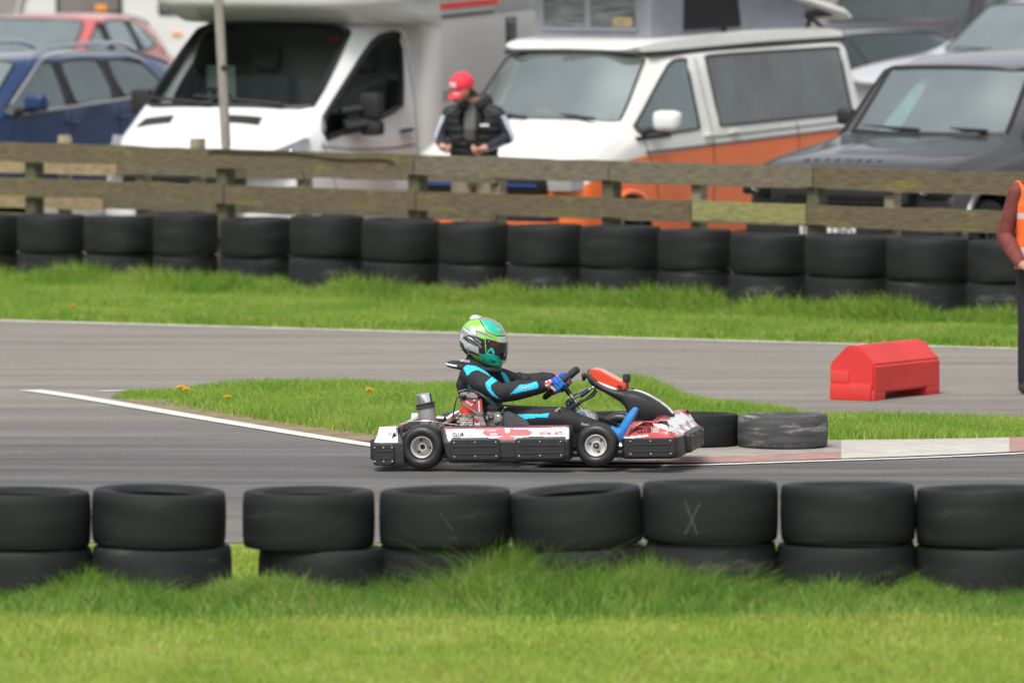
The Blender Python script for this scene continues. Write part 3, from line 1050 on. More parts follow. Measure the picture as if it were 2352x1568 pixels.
def seal_tube(go_, r):
    """rubber seal along the rim of a pane"""
    bm = bmesh.new(); bm.from_mesh(go_.data)
    bmesh.ops.remove_doubles(bm, verts=bm.verts[:], dist=1e-5)
    left = {e for e in bm.edges if e.is_boundary}
    mb = MB()
    while left:
        e0 = left.pop()
        start, v = e0.verts
        pts = [start.co.copy(), v.co.copy()]
        while v != start:
            nx = [e for e in v.link_edges if e in left]
            if not nx: break
            left.discard(nx[0]); v = nx[0].other_vert(v); pts.append(v.co.copy())
        if len(pts) < 4: continue
        ns = len(pts)
        c = sum(pts, Vector()) / ns
        mb.tube([p + (p - c).normalized() * 0 for p in pts], r, 6, caps=True, up=None)
    bm.free()
    if mb.v: mb.build('window_seal', M_SEAL, go_)
def add_parts(root, me, mats, glasses, angle=35, seal_r=.013):
    """mats: slot -> material for the body; glasses: slot -> (part name, material)"""
    body_slots = [k for k in range(len(mats)) if k not in glasses]
    b = split(me, body_slots)
    for m in mats: b.materials.append(m)
    finish(b, angle, False)
    body = link('body', b, root)
    for k, (nm, gm) in glasses.items():
        for t in (lambda c: c.y > 0.05, lambda c: c.y < -0.05) if nm != 'windscreen' and nm != 'rear_window' else (None,):
            g = split(me, [k], t)
            if not len(g.polygons): continue
            g.polygons.foreach_set('material_index', [0] * len(g.polygons))
            g.materials.append(gm)
            finish(g, 60, False)
            go_ = link(nm, g, root)
            if seal_r: seal_tube(go_, seal_r)
    return body

def wheel(root, x, y, r, w=.22, rim=.66, m=None):
    s = 1 if y > 0 else -1
    M = Matrix.Translation((x, y, r)) @ Matrix.Rotation(rad(-90 * s), 4, 'X')
    mb = MB().lathe([(r * rim, -w / 2), (r * .9, -w * .52), (r * .98, -w * .42), (r, -w * .2), (r, w * .2), (r * .98, w * .42), (r * .9, w * .52), (r * rim, w / 2)], 40, 0, M, closed=True)
    t = mb.build('wheel', M_TYRE, root)
    mb = MB()
    rr = r * rim
    mb.lathe([(rr, -w / 2), (rr, w * .46), (rr * .93, w * .46), (rr * .9, w * .2), (rr * .2, w * .28), (0.001, w * .34)], 30, 1, M)
    for k in range(5):
        A = M @ Matrix.Rotation(k * 2 * math.pi / 5, 4, 'Z')
        mb.rbox(rr * .15, rr * .95, -rr * .1, rr * .1, w * .26, w * .42, .01, 0, A)
    mb.build('rim', [m or M_ALLOY, M_TRIM], t)
    return t
M_TYRE = mat('road_tyre', (0.014, 0.014, 0.015), 0.8, var=0.2)

def seat(root, x, y, z, h=.62, w=.5, m=None):
    mb = MB()
    mb.rbox(x - .1, x + .42, y - w / 2, y + w / 2, z - .14, z, .05)
    A = Matrix.Translation((x - .1, y, z - .06)) @ Matrix.Rotation(rad(-14), 4, 'Y')
    mb.rbox(-.07, .07, -w / 2, w / 2, 0, h, .05, 0, A)
    mb.rbox(-.05, .05, -.13, .13, h + .04, h + .24, .045, 0, A)
    mb.tube([A @ Vector((0, -.06, h - .05)), A @ Vector((0, -.06, h + .06))], .008, 6)
    mb.tube([A @ Vector((0, .06, h - .05)), A @ Vector((0, .06, h + .06))], .008, 6)
    return mb.build('seat', m or M_SEAT, root)

def steering(root, x, y, z, r=.19, tilt=60):
    A = Matrix.Translation((x, y, z)) @ Matrix.Rotation(rad(-tilt), 4, 'Y')
    mb = MB()
    ring = [A @ Vector((r * math.cos(a), r * math.sin(a), 0)) for a in np.linspace(0, 2 * math.pi, 25)]
    mb.tube(ring, .017, 8, caps=False)
    for a in (0, 2.1, 4.2):
        mb.tube([A @ Vector((0, 0, -.02)), A @ Vector((r * math.cos(a), r * math.sin(a), 0))], .02, 6)
    return mb.build('steering_wheel', M_TRIM, root)

def mirror(root, x, y, z, m, w=.20, h=.16, d=.10, arm=None, split_=False, b=.045):
    s = 1 if y > 0 else -1
    mb = MB()
    mb.rbox(x - d / 2, x + d / 2, min(y, y + s * w), max(y, y + s * w), z, z + h, b, 0, seg=3)
    mb.rbox(x - d / 2 - .004, x - d / 2 + .006, min(y + s * .02, y + s * (w - .02)), max(y + s * .02, y + s * (w - .02)), z + .02, z + h - .02, .002, 2)
    mb.tube([(x + .02, y - s * .16, z - .01), (x, y - s * .02, z + .01), (x, y + s * w * .5, z + .012)], [.035, .03, .025], 8, 1)
    return mb.build('mirror', [m, M_TRIM, M_CHROME], root)

def wiper(root, p0, p1, p2, name='wiper'):
    mb = MB().tube([p0, p1], .016, 6)
    mb.tube([Vector(p1).lerp(Vector(p2), -.35), Vector(p1).lerp(Vector(p2), 1)], .016, 6)
    return mb.build(name, M_TRIM, root)

def vehicle(name, label, cat, pos, yaw, pitch):
    o = thing(name, label, cat, pos, (0, 0, 0))
    o.rotation_euler = Euler((0, rad(pitch), rad(yaw)), 'XYZ')
    return o

# rows of a station: 0 centre top, 1 mid top, 2 screen edge, 3 rail, 4 belt, 5 colour line, 6 lower, 7 sill, 8 under, 9 under centre
def lower_rows(x, y, zl, z6=.55, z7=.30, xin=0.0):
    return [(x, y, zl), (x, y + .01, z6), (x + xin, y - .02, z7), (x + xin, y - .15, z7 - .08), (x + xin, 0, z7 - .08)]

def std_crease(sharp=0.35, glassrows=(2, 3, 4)):
    def f(kind, i, r):
        if kind == 'l' and r in (7, 8): return 0.6
        if kind == 'l' and r in glassrows: return sharp
        return 0.0
    return f

def free(objs):
    for c in objs:
        bpy.data.objects.remove(c)

# ---- white and orange campervan with a raised roof
P_WHITE = paint_mat('white_paint', (0.72, 0.73, 0.72))
P_CREAM = paint_mat('cream_white_paint', (0.74, 0.74, 0.69))
P_ORANGE = paint_mat('orange_paint', (0.90, 0.19, 0.045))
def van_stations():
    return [
        [(.50, 0, 1.03), (.49, .35, 1.03), (.45, .62, 1.01), (.38, .80, .99), (.33, .87, .93), (.40, .88, .84), (.43, .88, .55), (.45, .80, .36), (.49, .65, .30), (.52, 0, .30)],
        [(.36, 0, 1.13), (.35, .4, 1.125), (.28, .72, 1.11), (.18, .85, 1.08), (.13, .92, 1.0), (.16, .945, .90), (.18, .95, .55), (.2, .90, .33), (.2, .72, .27), (.3, 0, .27)],
        [(0, 0, 1.255), (0, .45, 1.25), (-.03, .77, 1.225), (-.10, .89, 1.17), (-.14, .935, 1.07), (-.14, .95, 1.03), (-.14, .96, .6), (-.14, .92, .33), (-.14, .74, .27), (0, 0, .27)],
        [(-.38, 0, 1.385), (-.42, .45, 1.38), (-.56, .80, 1.355), (-.64, .875, 1.30), (-.72, .94, 1.225)] + lower_rows(-.72, .955, 1.085),
        [(-1.0, 0, 1.945), (-1.02, .4, 1.94), (-1.13, .71, 1.90), (-1.40, .80, 1.865), (-1.25, .945, 1.228)] + lower_rows(-1.25, .96, 1.09),
        [(-1.665, 0, 1.965), (-1.665, .4, 1.96), (-1.665, .72, 1.93), (-1.645, .815, 1.875), (-1.665, .945, 1.23)] + lower_rows(-1.665, .96, 1.092),
        [(-1.98, 0, 1.965), (-1.98, .4, 1.96), (-1.98, .72, 1.93), (-1.96, .82, 1.878), (-2.01, .945, 1.233)] + lower_rows(-2.01, .96, 1.095),
        [(-2.35, 0, 1.965), (-2.35, .4, 1.96), (-2.35, .72, 1.93), (-2.35, .82, 1.876), (-2.36, .945, 1.232)] + lower_rows(-2.36, .96, 1.096),
        [(-4.0, 0, 1.945), (-4.0, .4, 1.94), (-4.0, .715, 1.91), (-4.0, .812, 1.84), (-4.0, .942, 1.218)] + lower_rows(-4.0, .957, 1.103),
        [(-4.36, 0, 1.94), (-4.36, .4, 1.935), (-4.36, .71, 1.905), (-4.36, .81, 1.83), (-4.37, .94, 1.215)] + lower_rows(-4.37, .955, 1.105),
        [(-4.60, 0, 1.92), (-4.60, .4, 1.915), (-4.58, .69, 1.885), (-4.56, .78, 1.82), (-4.62, .91, 1.215)] + lower_rows(-4.64, .93, 1.11),
        [(-4.72, 0, 1.80), (-4.72, .38, 1.80), (-4.70, .60, 1.78), (-4.68, .70, 1.72), (-4.74, .82, 1.2)] + lower_rows(-4.78, .84, 1.1, xin=.02),
    ]
def van_lab(i, r, orange=True):
    if i == 3 and r in (0, 1): return 3
    if i in (3, 4) and r == 3: return 4
    if i in (6, 7, 8) and r == 3: return 5
    if r >= 8: return 2
    if r >= 5 and (i >= 1 or r >= 5): return 1
    return 0
def build_van(root, top, low, gl):
    cuts = [cutter(-.42, .35, side=s) for s in (1, -1)] + [cutter(-3.82, .35, side=s) for s in (1, -1)]
    me = shell(van_stations(), van_lab, 7, (3, 4, 5), 6, inset=.014, crease=std_crease(.5, (2, 3, 4, 5)), cutters=cuts)
    free(cuts)
    # the boolean adds its own slot for the wheel wells at the end
    nm = len(me.materials)
    mats = [top, low, M_TRIM, None, None, None, M_SEAL] + [M_WELL] * (nm - 7)
    add_parts(root, me, mats, {3: ('windscreen', gl[0]), 4: ('side_window', gl[1]), 5: ('side_window', gl[2])})
    for x in (-.42, -3.82):
        for s in (1, -1):
            wheel(root, x, s * .82, .34)
    MB().rbox(-1.0, -.45, -.82, .82, 1.10, 1.32, .05).build('dashboard', M_DASH, root)
    for s in (.42, -.42): seat(root, -1.75, s, .95, .58)
    steering(root, -1.05, -.42, 1.36)

vw = vehicle('campervan', 'white over orange campervan with a raised grey fabric roof behind the capped man', 'campervan', (0, 75.8, 0), -122, 2)
build_van(vw, P_CREAM, P_ORANGE, (GL_PALE, GL_GREY, GL_TINT))
# wheel arch lips
for x in (-.42, -3.82):
    pts = [(x + .42 * math.cos(a), .965, .35 + .42 * math.sin(a)) for a in np.linspace(rad(-5), rad(185), 20)]
    MB().tube(pts, .022, 8).build('arch_lip', P_ORANGE, vw)
# roof cap, gutter, fabric, lifted shell
mb = MB()
cap = []
for x, w, z0, z1 in [(-1.02, .60, 1.955, 1.975), (-1.08, .70, 1.935, 2.01), (-1.25, .755, 1.935, 2.045), (-1.6, .765, 1.93, 2.055), (-3.0, .765, 1.925, 2.05), (-4.3, .75, 1.90, 2.01), (-4.60, .72, 1.89, 1.975), (-4.68, .66, 1.89, 1.94)]:
    zc = (z0 + z1) / 2
    cap.append([(x, -w * .9, z0), (x, -w, z0 + .012), (x + .02, -w * .985, lerp(z0, z1, .75)), (x + .03, -w * .88, z1 - .008), (x + .04, 0, z1), (x + .03, w * .88, z1 - .008), (x + .02, w * .985, lerp(z0, z1, .75)), (x, w, z0 + .012), (x, w * .9, z0)])
mb.grid(cap, cv=True)
mb.f.append(tuple(range(9))); mb.m.append(0)
mb.f.append(tuple(range(len(mb.v) - 9, len(mb.v)))); mb.m.append(0)
mb.build('roof_cap', P_CREAM, vw, 50)
for s in (1, -1):
    MB().tube([(-1.15, s * .735, 1.925), (-1.5, s * .775, 1.925), (-3, s * .78, 1.918), (-4.55, s * .755, 1.885)], .022, 6).build('gutter', M_SEAL, vw)
M_CANVAS = mat('grey_canvas', (0.235, 0.24, 0.275), 0.95, var=0.10, scale=3, bump=0.25, bscale=6)
M_MESHW = mat('fly_screen', (0.12, 0.125, 0.13), 0.8, var=0.6, scale=4, stretch=(1, 1, 14), col2=(0.2, 0.2, 0.21), mix2=.5, scale2=5)
M_FLAP = mat('black_flap', (0.008, 0.008, 0.009), 0.8, var=0.2)
def roof_z(x): return 2.03 + (x + 4.92) * .217
mb = MB()
F = []
rr = random.Random(5)
loop = [(-1.42, y) for y in np.linspace(-.60, .60, 9)] + [(x, .64) for x in np.linspace(-1.5, -4.05, 14)] + [(-4.08, y) for y in np.linspace(.58, -.58, 5)] + [(x, -.64) for x in np.linspace(-4.05, -1.5, 14)]
for t in np.linspace(0, 1, 6):
    F.append([(x + rr.uniform(-.008, .008), y + rr.uniform(-.008, .008), lerp(2.0, roof_z(x) + .01, t)) for x, y in loop])
mb.grid(F, cv=True)
mb.build('canvas', M_CANVAS, vw, 60)
MB().rbox(-1.425, -1.405, -.50, .44, 2.14, 2.62, .006, 0).rbox(-1.43, -1.400, -.07, -.01, 2.13, 2.63, .004, 1).rbox(-1.43, -1.40, -.53, .47, 2.105, 2.14, .004, 1).rbox(-1.428, -1.400, .22, .42, 2.145, 2.235, .004, 2).build('fly_screen', [M_MESHW, M_CANVAS, M_WT], vw)
mb = MB().ext([(-1.90, 2.095), (-2.88, 2.08), (-2.80, 2.50), (-1.95, 2.66)], .648, .662, 'y')
mb.box(-2.62, -2.56, .655, .665, 2.0, 2.10)
mb.build('window_flap', M_FLAP, vw)
mb = MB()
sh = []
for x in [-4.96, -4.90, -4.7, -4.0, -3, -2, -1.5, -1.2, -1.05, -1.0]:
    w = .70 if -4.9 < x < -1.1 else .62
    z = roof_z(x)
    if x > -1.2: z -= (x + 1.2) * .4
    t0 = .03 if x in (-4.96, -1.0) else 0
    sh.append([(x, -w * .93, z + t0 * .5), (x, -w, z + .03), (x, -w * .97, z + .075 - t0), (x, -w * .8, z + .095 - t0), (x, 0, z + .11 - t0), (x, w * .8, z + .095 - t0), (x, w * .97, z + .075 - t0), (x, w, z + .03), (x, w * .93, z + t0 * .5)])
mb.grid(sh, cv=True, m=0)
mb.f.append(tuple(range(9))); mb.m.append(0)
mb.f.append(tuple(range(len(mb.v) - 9, len(mb.v)))); mb.m.append(0)
mb.build('raised_roof', P_CREAM, vw, 50)
for s in (1, -1):
    mb = MB()
    mb.rbox(-4.60, -4.05, s * .60 - .03, s * .60 + .03, 2.085, 2.15, .01, 0)
    mb.tube([(-4.15, s * .60, 1.97), (-4.22, s * .60, 2.10), (-4.45, s * .60, 2.13)], .025, 8)
    mb.tube([(-4.5, s * .60, 1.96), (-4.35, s * .60, 2.03), (-4.1, s * .60, 2.15)], .02, 8)
    mb.build('roof_hinge', M_TRIM, vw)
# front end
mb = MB()
mb.rbox(.30, .535, -.62, .62, .80, .94, .03, 0)
mb.rbox(.50, .545, -.60, .60, .868, .882, .004, 1)
mb.build('grille', [M_SEAL, mat('blue_trim', (0.03, 0.10, 0.42), 0.4, var=.05)], vw)
mb = MB().rbox(.35, .548, -.72, .72, .42, .62, .03, 0).rbox(.40, .572, -.74, .74, .535, .565, .01, 1)
mb.build('lower_grille', [M_SEAL, P_ORANGE], vw)
for s in (1, -1):
    mb = MB().ext([(.44, .83), (.20, .84), (.02, .93), (.06, .99), (.25, .97), (.46, .94)], s * .66, s * .90, 'y')
    mb.build('headlight', M_LAMP, vw)
    if s > 0: mirror(vw, -.80, s * 1.00, 1.275, P_WHITE, .25, .18, .15, b=.065)
MB().box(-1.15, -.60, .9, .955, 1.205, 1.235).build('mirror_base', M_TRIM, vw)
wiper(vw, (-.40, .62, 1.40), (-.46, .25, 1.42), (-.50, -.25, 1.43))
wiper(vw, (-.36, -.05, 1.405), (-.42, -.35, 1.42), (-.56, -.70, 1.42))
mb = MB()
for xa, xb in ((-1.86, -1.70), (-2.30, -2.14)):
    mb = MB().rbox(xa, xb, .955, .985, 1.165, 1.195, .012)
    mb.build('door_handle', P_CREAM, vw)
for s in (1, -1):
    MB().box(-4.55, -.72, s * .955, s * .968, 1.085, 1.10).build('side_stripe', mat('dark_blue_stripe', (0.05, 0.06, 0.09), .4, var=.05), vw)
MB().rbox(-.62, -.55, -.25, .12, 1.40, 1.42, .004, 0).rbox(-.63, -.57, -.08, .05, 1.42, 1.47, .01, 1).build('dash_papers', [M_PLATE, M_AMBER], vw)
MB().rbox(-1.0, -.97, -.10, .10, 1.86, 1.90, .01).tube([(-1.0, 0, 1.90), (-1.02, 0, 1.93)], .01, 6).build('rear_view_mirror', M_TRIM, vw)

# ---- white motorhome on a van cab
mh = vehicle('motorhome', 'white coachbuilt motorhome with a dark windscreen and red side stripe', 'motorhome', (-1.62, 78.7, 0), -118, 2)
def mh_low(x, y, zl=.88, z6=.6, z7=.40): return [(x, y, zl), (x, y + .005, z6), (x, y - .03, z7), (x, y - .2, z7 - .06), (x, 0, z7 - .06)]
S = [
    [(2.74, 0, 1.06), (2.72, .4, 1.06), (2.66, .68, 1.05), (2.56, .85, 1.03), (2.49, .93, .99), (2.52, .97, .85), (2.57, .97, .6), (2.62, .9, .42), (2.7, .7, .36), (2.76, 0, .36)],
    [(2.60, 0, 1.21), (2.58, .45, 1.21), (2.48, .74, 1.20), (2.35, .9, 1.175), (2.25, .98, 1.09)] + mh_low(2.28, 1.0),
    [(2.28, 0, 1.40), (2.26, .45, 1.395), (2.16, .80, 1.38), (2.03, .945, 1.34), (1.98, 1.0, 1.18)] + mh_low(1.98, 1.02),
    [(1.92, 0, 1.55), (1.91, .45, 1.545), (1.86, .86, 1.53), (1.86, .95, 1.42), (1.90, 1.0, 1.29)] + mh_low(1.90, 1.03),
    [(1.04, 0, 2.255), (1.03, .4, 2.25), (.97, .78, 2.21), (.74, .885, 2.12), (1.2, 1.01, 1.36)] + mh_low(1.2, 1.035),
    [(.47, 0, 2.40), (.47, .4, 2.39), (.47, .80, 2.33), (.30, .905, 2.155), (.47, 1.01, 1.485)] + mh_low(.47, 1.035),
    [(.22, 0, 2.42), (.22, .4, 2.41), (.22, .80, 2.36), (.18, .91, 2.17), (.22, 1.01, 1.49)] + mh_low(.22, 1.035),
    [(-.15, 0, 2.42), (-.15, .4, 2.41), (-.15, .80, 2.36), (-.15, .91, 2.17), (-.15, 1.01, 1.49)] + mh_low(-.15, 1.035),
]
def mh_lab(i, r):
    if i == 3 and r in (0, 1): return 2
    if i in (3, 4) and r == 3: return 3
    if r >= 7: return 1
    return 0
cuts = [cutter(1.72, .35, side=s) for s in (1, -1)]
me = shell(S, mh_lab, 5, (2, 3), 4, inset=.03, crease=std_crease(.4), cutters=cuts)
free(cuts)
mats = [P_WHITE, M_TRIM, None, None, M_SEAL] + [M_WELL] * (len(me.materials) - 5)
add_parts(mh, me, mats, {2: ('windscreen', GL_MH), 3: ('side_window', GL_MH)}, seal_r=.028)
for s in (1, -1):
    wheel(mh, 1.72, s * .88, .34)
    wheel(mh, -2.9, s * .95, .34)
M_CABIN = mat('cabin_lining', (0.03, 0.033, 0.033), 0.9, var=0.3)
M_CURT = mat('cab_curtain', (0.60, 0.63, 0.63), 0.9, var=0.15, stretch=(8, 8, .5))
mb = MB().box(-.12, -.08, -.95, .95, .5, 2.1, 0).box(-.1, 1.6, -.95, .95, .55, .60, 0)
mb.build('cabin_lining', M_CABIN, mh)
MB().rbox(1.25, 1.85, -.9, .9, 1.25, 1.47, .06).build('dashboard', M_DASH, mh)
for s in (.5, -.5): seat(mh, .55, s, 1.10, .72, .56, mat('cab_seat_cloth', (0.22, 0.25, 0.24), .9, var=.2))
steering(mh, 1.15, -.5, 1.50)
mb = MB()
mb.grid([[(lerp(1.72, .98, t) - .04, lerp(-.84, -.76, t) + f * .13 + .015 * math.sin(f * 14), lerp(1.52, 2.16, t)) for f in np.linspace(0, 1 - .75 * t, 12)] for t in np.linspace(0, 1, 6)])
mb.build('cab_curtain', M_CURT, mh, 60)
MB().rbox(-.06, -.03, .15, .62, 1.75, 2.08, .02).build('painted_window_light', mat('pale_panel', (0.5, 0.54, 0.56), .8), mh)  # pale panel painted in for daylight seen through the rear window
MB().rbox(.95, .98, -.72, -.42, 1.52, 1.86, .02).build('window_card', mat('pale_green_card', (0.42, 0.55, 0.50), .8), mh)
MB().rbox(1.04, 1.06, .58, .70, 2.08, 2.13, .008).build('sticker', mat('red_sticker', (0.55, 0.06, 0.05), .6), mh)
wiper(mh, (1.93, .60, 1.585), (1.90, .2, 1.61), (1.84, -.35, 1.64))
wiper(mh, (1.95, -.1, 1.585), (1.92, -.4, 1.60), (1.86, -.78, 1.62))
_b = [c for c in mh.children if c.name.startswith('body')][0].data
_bv = BVHTree.FromPolygons([v.co for v in _b.vertices], [tuple(p.vertices) for p in _b.polygons])
for y0, y1 in ((-.74, -.40), (.12, .50)):
    G = []
    for x, e in ((2.185, 0), (2.13, .012), (2.075, .025)):
        row = []
        for y in np.linspace(y0 + e, y1 - e, 7):
            h = _bv.ray_cast(Vector((x, y, 3)), Vector((0, 0, -1)))
            row.append((x, y, h[0].z + .005))
        G.append(row)
    vm_ = evaluated(MB().grid(G).mesh('bake', [M_TRIM], 180), [('SOLIDIFY', dict(thickness=.02, offset=0))])
    finish(vm_, 40)
    link('bonnet_vent', vm_, mh)
for s in (1, -1):
    mb = MB()
    prof = [(2.60, .60, 1.02), (2.585, .64, 1.13), (2.52, .72, 1.19), (2.40, .86, 1.24), (2.20, .965, 1.31), (2.14, .99, 1.30), (2.24, .985, 1.14), (2.38, .955, 1.06), (2.5, .87, 1.01)]
    pv = [Vector((x + .012, s * (y + .008), z)) for x, y, z in prof]
    qv = [Vector((x - .10, s * (y - .06), z - .01)) for x, y, z in prof]
    n_ = len(pv)
    mb.add(pv + qv, [tuple(range(n_)), tuple(reversed(range(n_, 2 * n_)))] + [(i, (i + 1) % n_, (i + 1) % n_ + n_, i + n_) for i in range(n_)])
    mb.build('headlight', M_LAMPD, mh, 20)
    MB().ball((2.40, s * .80, 1.135), (.05, .06, .04), 0, 12).ball((2.33, s * .90, 1.19), (.04, .04, .035), 0, 12).build('headlight_reflector', M_CHROME, mh)
    mb = MB()
    mb.rbox(1.28, 1.40, s * 1.17 - .10, s * 1.17 + .10, 1.43, 1.66, .04, 0)
    mb.rbox(1.27, 1.40, s * 1.17 - .10, s * 1.17 + .10, 1.28, 1.41, .035, 0)
    mb.tube([(1.55, s * 1.0, 1.36), (1.40, s * 1.10, 1.38), (1.33, s * 1.17, 1.40), (1.33, s * 1.17, 1.5)], [.07, .06, .05, .04], 8)
    mb.tube([(1.55, s * .98, 1.50), (1.40, s * 1.10, 1.52)], [.04, .035], 8)
    mb.build('mirror', M_TRIM, mh)
MB().rbox(.36, .58, 1.03, 1.062, 1.255, 1.285, .01).build('door_handle', M_TRIM, mh)
mb = MB().rbox(2.5, 2.79, -.55, .55, .78, 1.0, .03, 0)
for k in range(4): mb.rbox(2.6, 2.80, -.5, .5, .81 + k * .048, .825 + k * .048, .004, 1)
mb.build('grille', [M_SEAL, M_TRIM], mh)
MB().rbox(2.5, 2.80, -.85, .85, .42, .58, .04).build('lower_grille', M_TRIM, mh)
MB().rbox(2.52, 2.82, -.86, .86, .615, .645, .01).build('bumper_strip', M_CHROME, mh)
# coachbuilt body with a low nose over the cab
def plan(front, hw, rf, rear=-4.4, rr_=.12, n=7):
    pts = []
    for a in np.linspace(0, math.pi / 2, n):
        pts.append((front - rf + rf * math.cos(a), hw - rf * .55 + rf * .55 * math.sin(a)))
    for a in np.linspace(math.pi / 2, math.pi, 4):
        pts.append((rear + rr_ + rr_ * math.cos(a), hw - rr_ + rr_ * math.sin(a)))
    return pts + [(x, -y) for x, y in reversed(pts)]
LV = [(.42, .18, 1.14, .22), (.9, .20, 1.17, .22), (1.6, .20, 1.17, .22), (2.12, .20, 1.17, .22), (2.20, .30, 1.17, .35), (2.25, 1.02, 1.165, .75), (2.32, 1.24, 1.165, .80), (2.385, 1.40, 1.16, .8), (2.415, 1.475, 1.165, .8), (2.45, 1.50, 1.175, .8), (2.52, 1.50, 1.175, .8), (2.66, 1.46, 1.17, .8), (2.85, 1.25, 1.15, .9), (2.97, .85, 1.10, .9), (3.02, .3, 1.0, .6)]
mb = MB()
G = [[(x, y, z) for x, y in plan(f, hw, rf)] for z, f, hw, rf in LV]
mb.grid(G, cv=True)
nn = len(G[0])
mb.f.append(tuple(range(nn))); mb.m.append(0)
mb.f.append(tuple(range(len(mb.v) - nn, len(mb.v)))); mb.m.append(0)
mb.build('coach_body', paint_mat('motorhome_panel', (0.60, 0.60, 0.585), .4, coat=.3), mh, 50)
mb = MB()
mb.box(-1.05, .03, 1.168, 1.174, 2.325, 2.375, 0); mb.box(-.98, .0, 1.168, 1.174, 2.25, 2.272, 1)
mb.add([(-1.25, 1.174, 2.355), (-1.05, 1.174, 2.335), (-1.05, 1.174, 2.36)], [(0, 1, 2)], 2)
mb.build('side_stripe', [mat('red_stripe', (0.80, 0.05, 0.03), .4), mat('navy_stripe', (0.03, 0.035, 0.05), .4), M_AMBER], mh)
MB().box(-3.9, -1.02, 1.1685, 1.173, 2.26, 2.46).build('grey_panel', mat('grey_panel', (0.36, 0.36, 0.36), .5), mh)
MB().rbox(-1.40, -1.20, 1.16, 1.182, 1.90, 2.20, .008).build('side_window', GL_DARK, mh)
MB().rbox(-1.38, -1.22, 1.15, 1.160, 1.92, 2.18, .002).build('window_blind', M_FLAP, mh)
MB().rbox(-3.2, -2.0, 1.16, 1.182, 1.3, 1.9, .008).build('side_window', GL_DARK, mh)
MB().box(-.3, .02, 1.168, 1.174, 1.52, 1.60).build('grey_stripe', mat('grey_stripe', (0.33, 0.34, 0.34), .5), mh)

# ---- grey off-roader
P_GREY = mat('grey_metallic_paint', (0.056, 0.056, 0.058), 0.32, 0.4, var=.05, coat=.8)
P_GREYL = mat('grey_paint_lit', (0.066, 0.067, 0.069), 0.32, 0.45, var=.05, coat=.8)  # lighter copy of the body grey, sky reflection put into its colour
df = vehicle('off_roader', 'grey boxy off-roader with black wipers at the right end of the front row', 'car', (2.75, 72.5, 0), -122, 2)
def d_low(x, y, zl=.9, z6=.6, z7=.42): return [(x, y, zl), (x, y + .01, z6), (x, y - .03, z7), (x, y - .2, z7 - .06), (x, 0, z7 - .06)]
S = [
    [(-.0, 0, 1.08), (-.01, .45, 1.08), (-.05, .72, 1.07), (-.12, .88, 1.05), (-.17, .94, 1.0), (-.15, .97, .85), (-.12, .97, .6), (-.1, .9, .45), (-.03, .7, .40), (.0, 0, .40)],
    [(-.10, 0, 1.165), (-.11, .45, 1.165), (-.17, .74, 1.15), (-.28, .9, 1.12), (-.34, .97, 1.05)] + d_low(-.34, .99),
    [(-.75, 0, 1.235), (-.75, .42, 1.235), (-.75, .76, 1.19), (-.75, .92, 1.17), (-.75, .985, 1.08)] + d_low(-.75, 1.0),
    [(-1.42, 0, 1.285), (-1.45, .42, 1.285), (-1.53, .75, 1.295), (-1.56, .88, 1.26), (-1.58, .965, 1.17)] + d_low(-1.58, .99),
    [(-2.0, 0, 1.84), (-2.01, .4, 1.835), (-2.09, .68, 1.815), (-2.18, .78, 1.80), (-2.0, .965, 1.18)] + d_low(-2.0, .99),
    [(-2.75, 0, 1.91), (-2.75, .4, 1.905), (-2.75, .70, 1.88), (-2.75, .80, 1.83), (-2.75, .965, 1.19)] + d_low(-2.75, .99),
    [(-2.95, 0, 1.91), (-2.95, .4, 1.905), (-2.95, .70, 1.88), (-2.95, .80, 1.83), (-2.95, .965, 1.19)] + d_low(-2.95, .99),
    [(-3.9, 0, 1.91), (-3.9, .4, 1.905), (-3.9, .70, 1.88), (-3.9, .80, 1.83), (-3.9, .965, 1.19)] + d_low(-3.9, .99),
    [(-4.55, 0, 1.90), (-4.55, .4, 1.895), (-4.55, .69, 1.87), (-4.55, .79, 1.82), (-4.6, .95, 1.19)] + d_low(-4.6, .97),
    [(-4.66, 0, 1.84), (-4.66, .4, 1.835), (-4.66, .62, 1.80), (-4.66, .70, 1.75), (-4.72, .86, 1.19)] + d_low(-4.74, .88),
]
def d_lab(i, r):
    if i == 3 and r in (0, 1): return 2
    if i in (3, 4) and r == 3: return 3
    if i == 6 and r == 3: return 3
    if r >= 7: return 1
    return 0
def d_crease(kind, i, r):
    if kind == 'l' and r in (2, 3, 7, 8): return .65
    if kind == 'l' and r == 4: return .6
    if kind == 'r' and i in (3, 4) : return .5
    if kind == 'r' and i in (0, 9): return .5
    return 0
cuts = [cutter(-.80, .42, side=s) for s in (1, -1)] + [cutter(-3.80, .42, side=s) for s in (1, -1)]
me = shell(S, d_lab, 5, (2, 3), 4, inset=.035, crease=d_crease, cutters=cuts)
free(cuts)
mats = [P_GREY, M_TRIM, None, None, M_SEAL] + [M_WELL] * (len(me.materials) - 5)
add_parts(df, me, mats, {2: ('windscreen', GL_PALE), 3: ('side_window', GL_DARK)}, seal_r=.022)
for x in (-.80, -3.80):
    for s in (1, -1):
        wheel(df, x, s * .86, .40, .26, m=M_TRIM)
        pts = [(x + .49 * math.cos(a), s * .985, .42 + .54 * math.sin(a)) for a in np.linspace(rad(0), rad(180), 20)]
        MB().tube(pts, .05, 8, sy=.7).build('arch_lip', P_GREY, df)
MB().rbox(-2.0, -1.62, -.8, .8, 1.05, 1.26, .05).build('dashboard', M_DASH, df)
for s in (.42, -.42): seat(df, -2.75, s, .95, .6)
steering(df, -2.12, -.42, 1.30)
_b = [c for c in df.children if c.name.startswith('body')][0].data
_bv = BVHTree.FromPolygons([v.co for v in _b.vertices], [tuple(p.vertices) for p in _b.polygons])
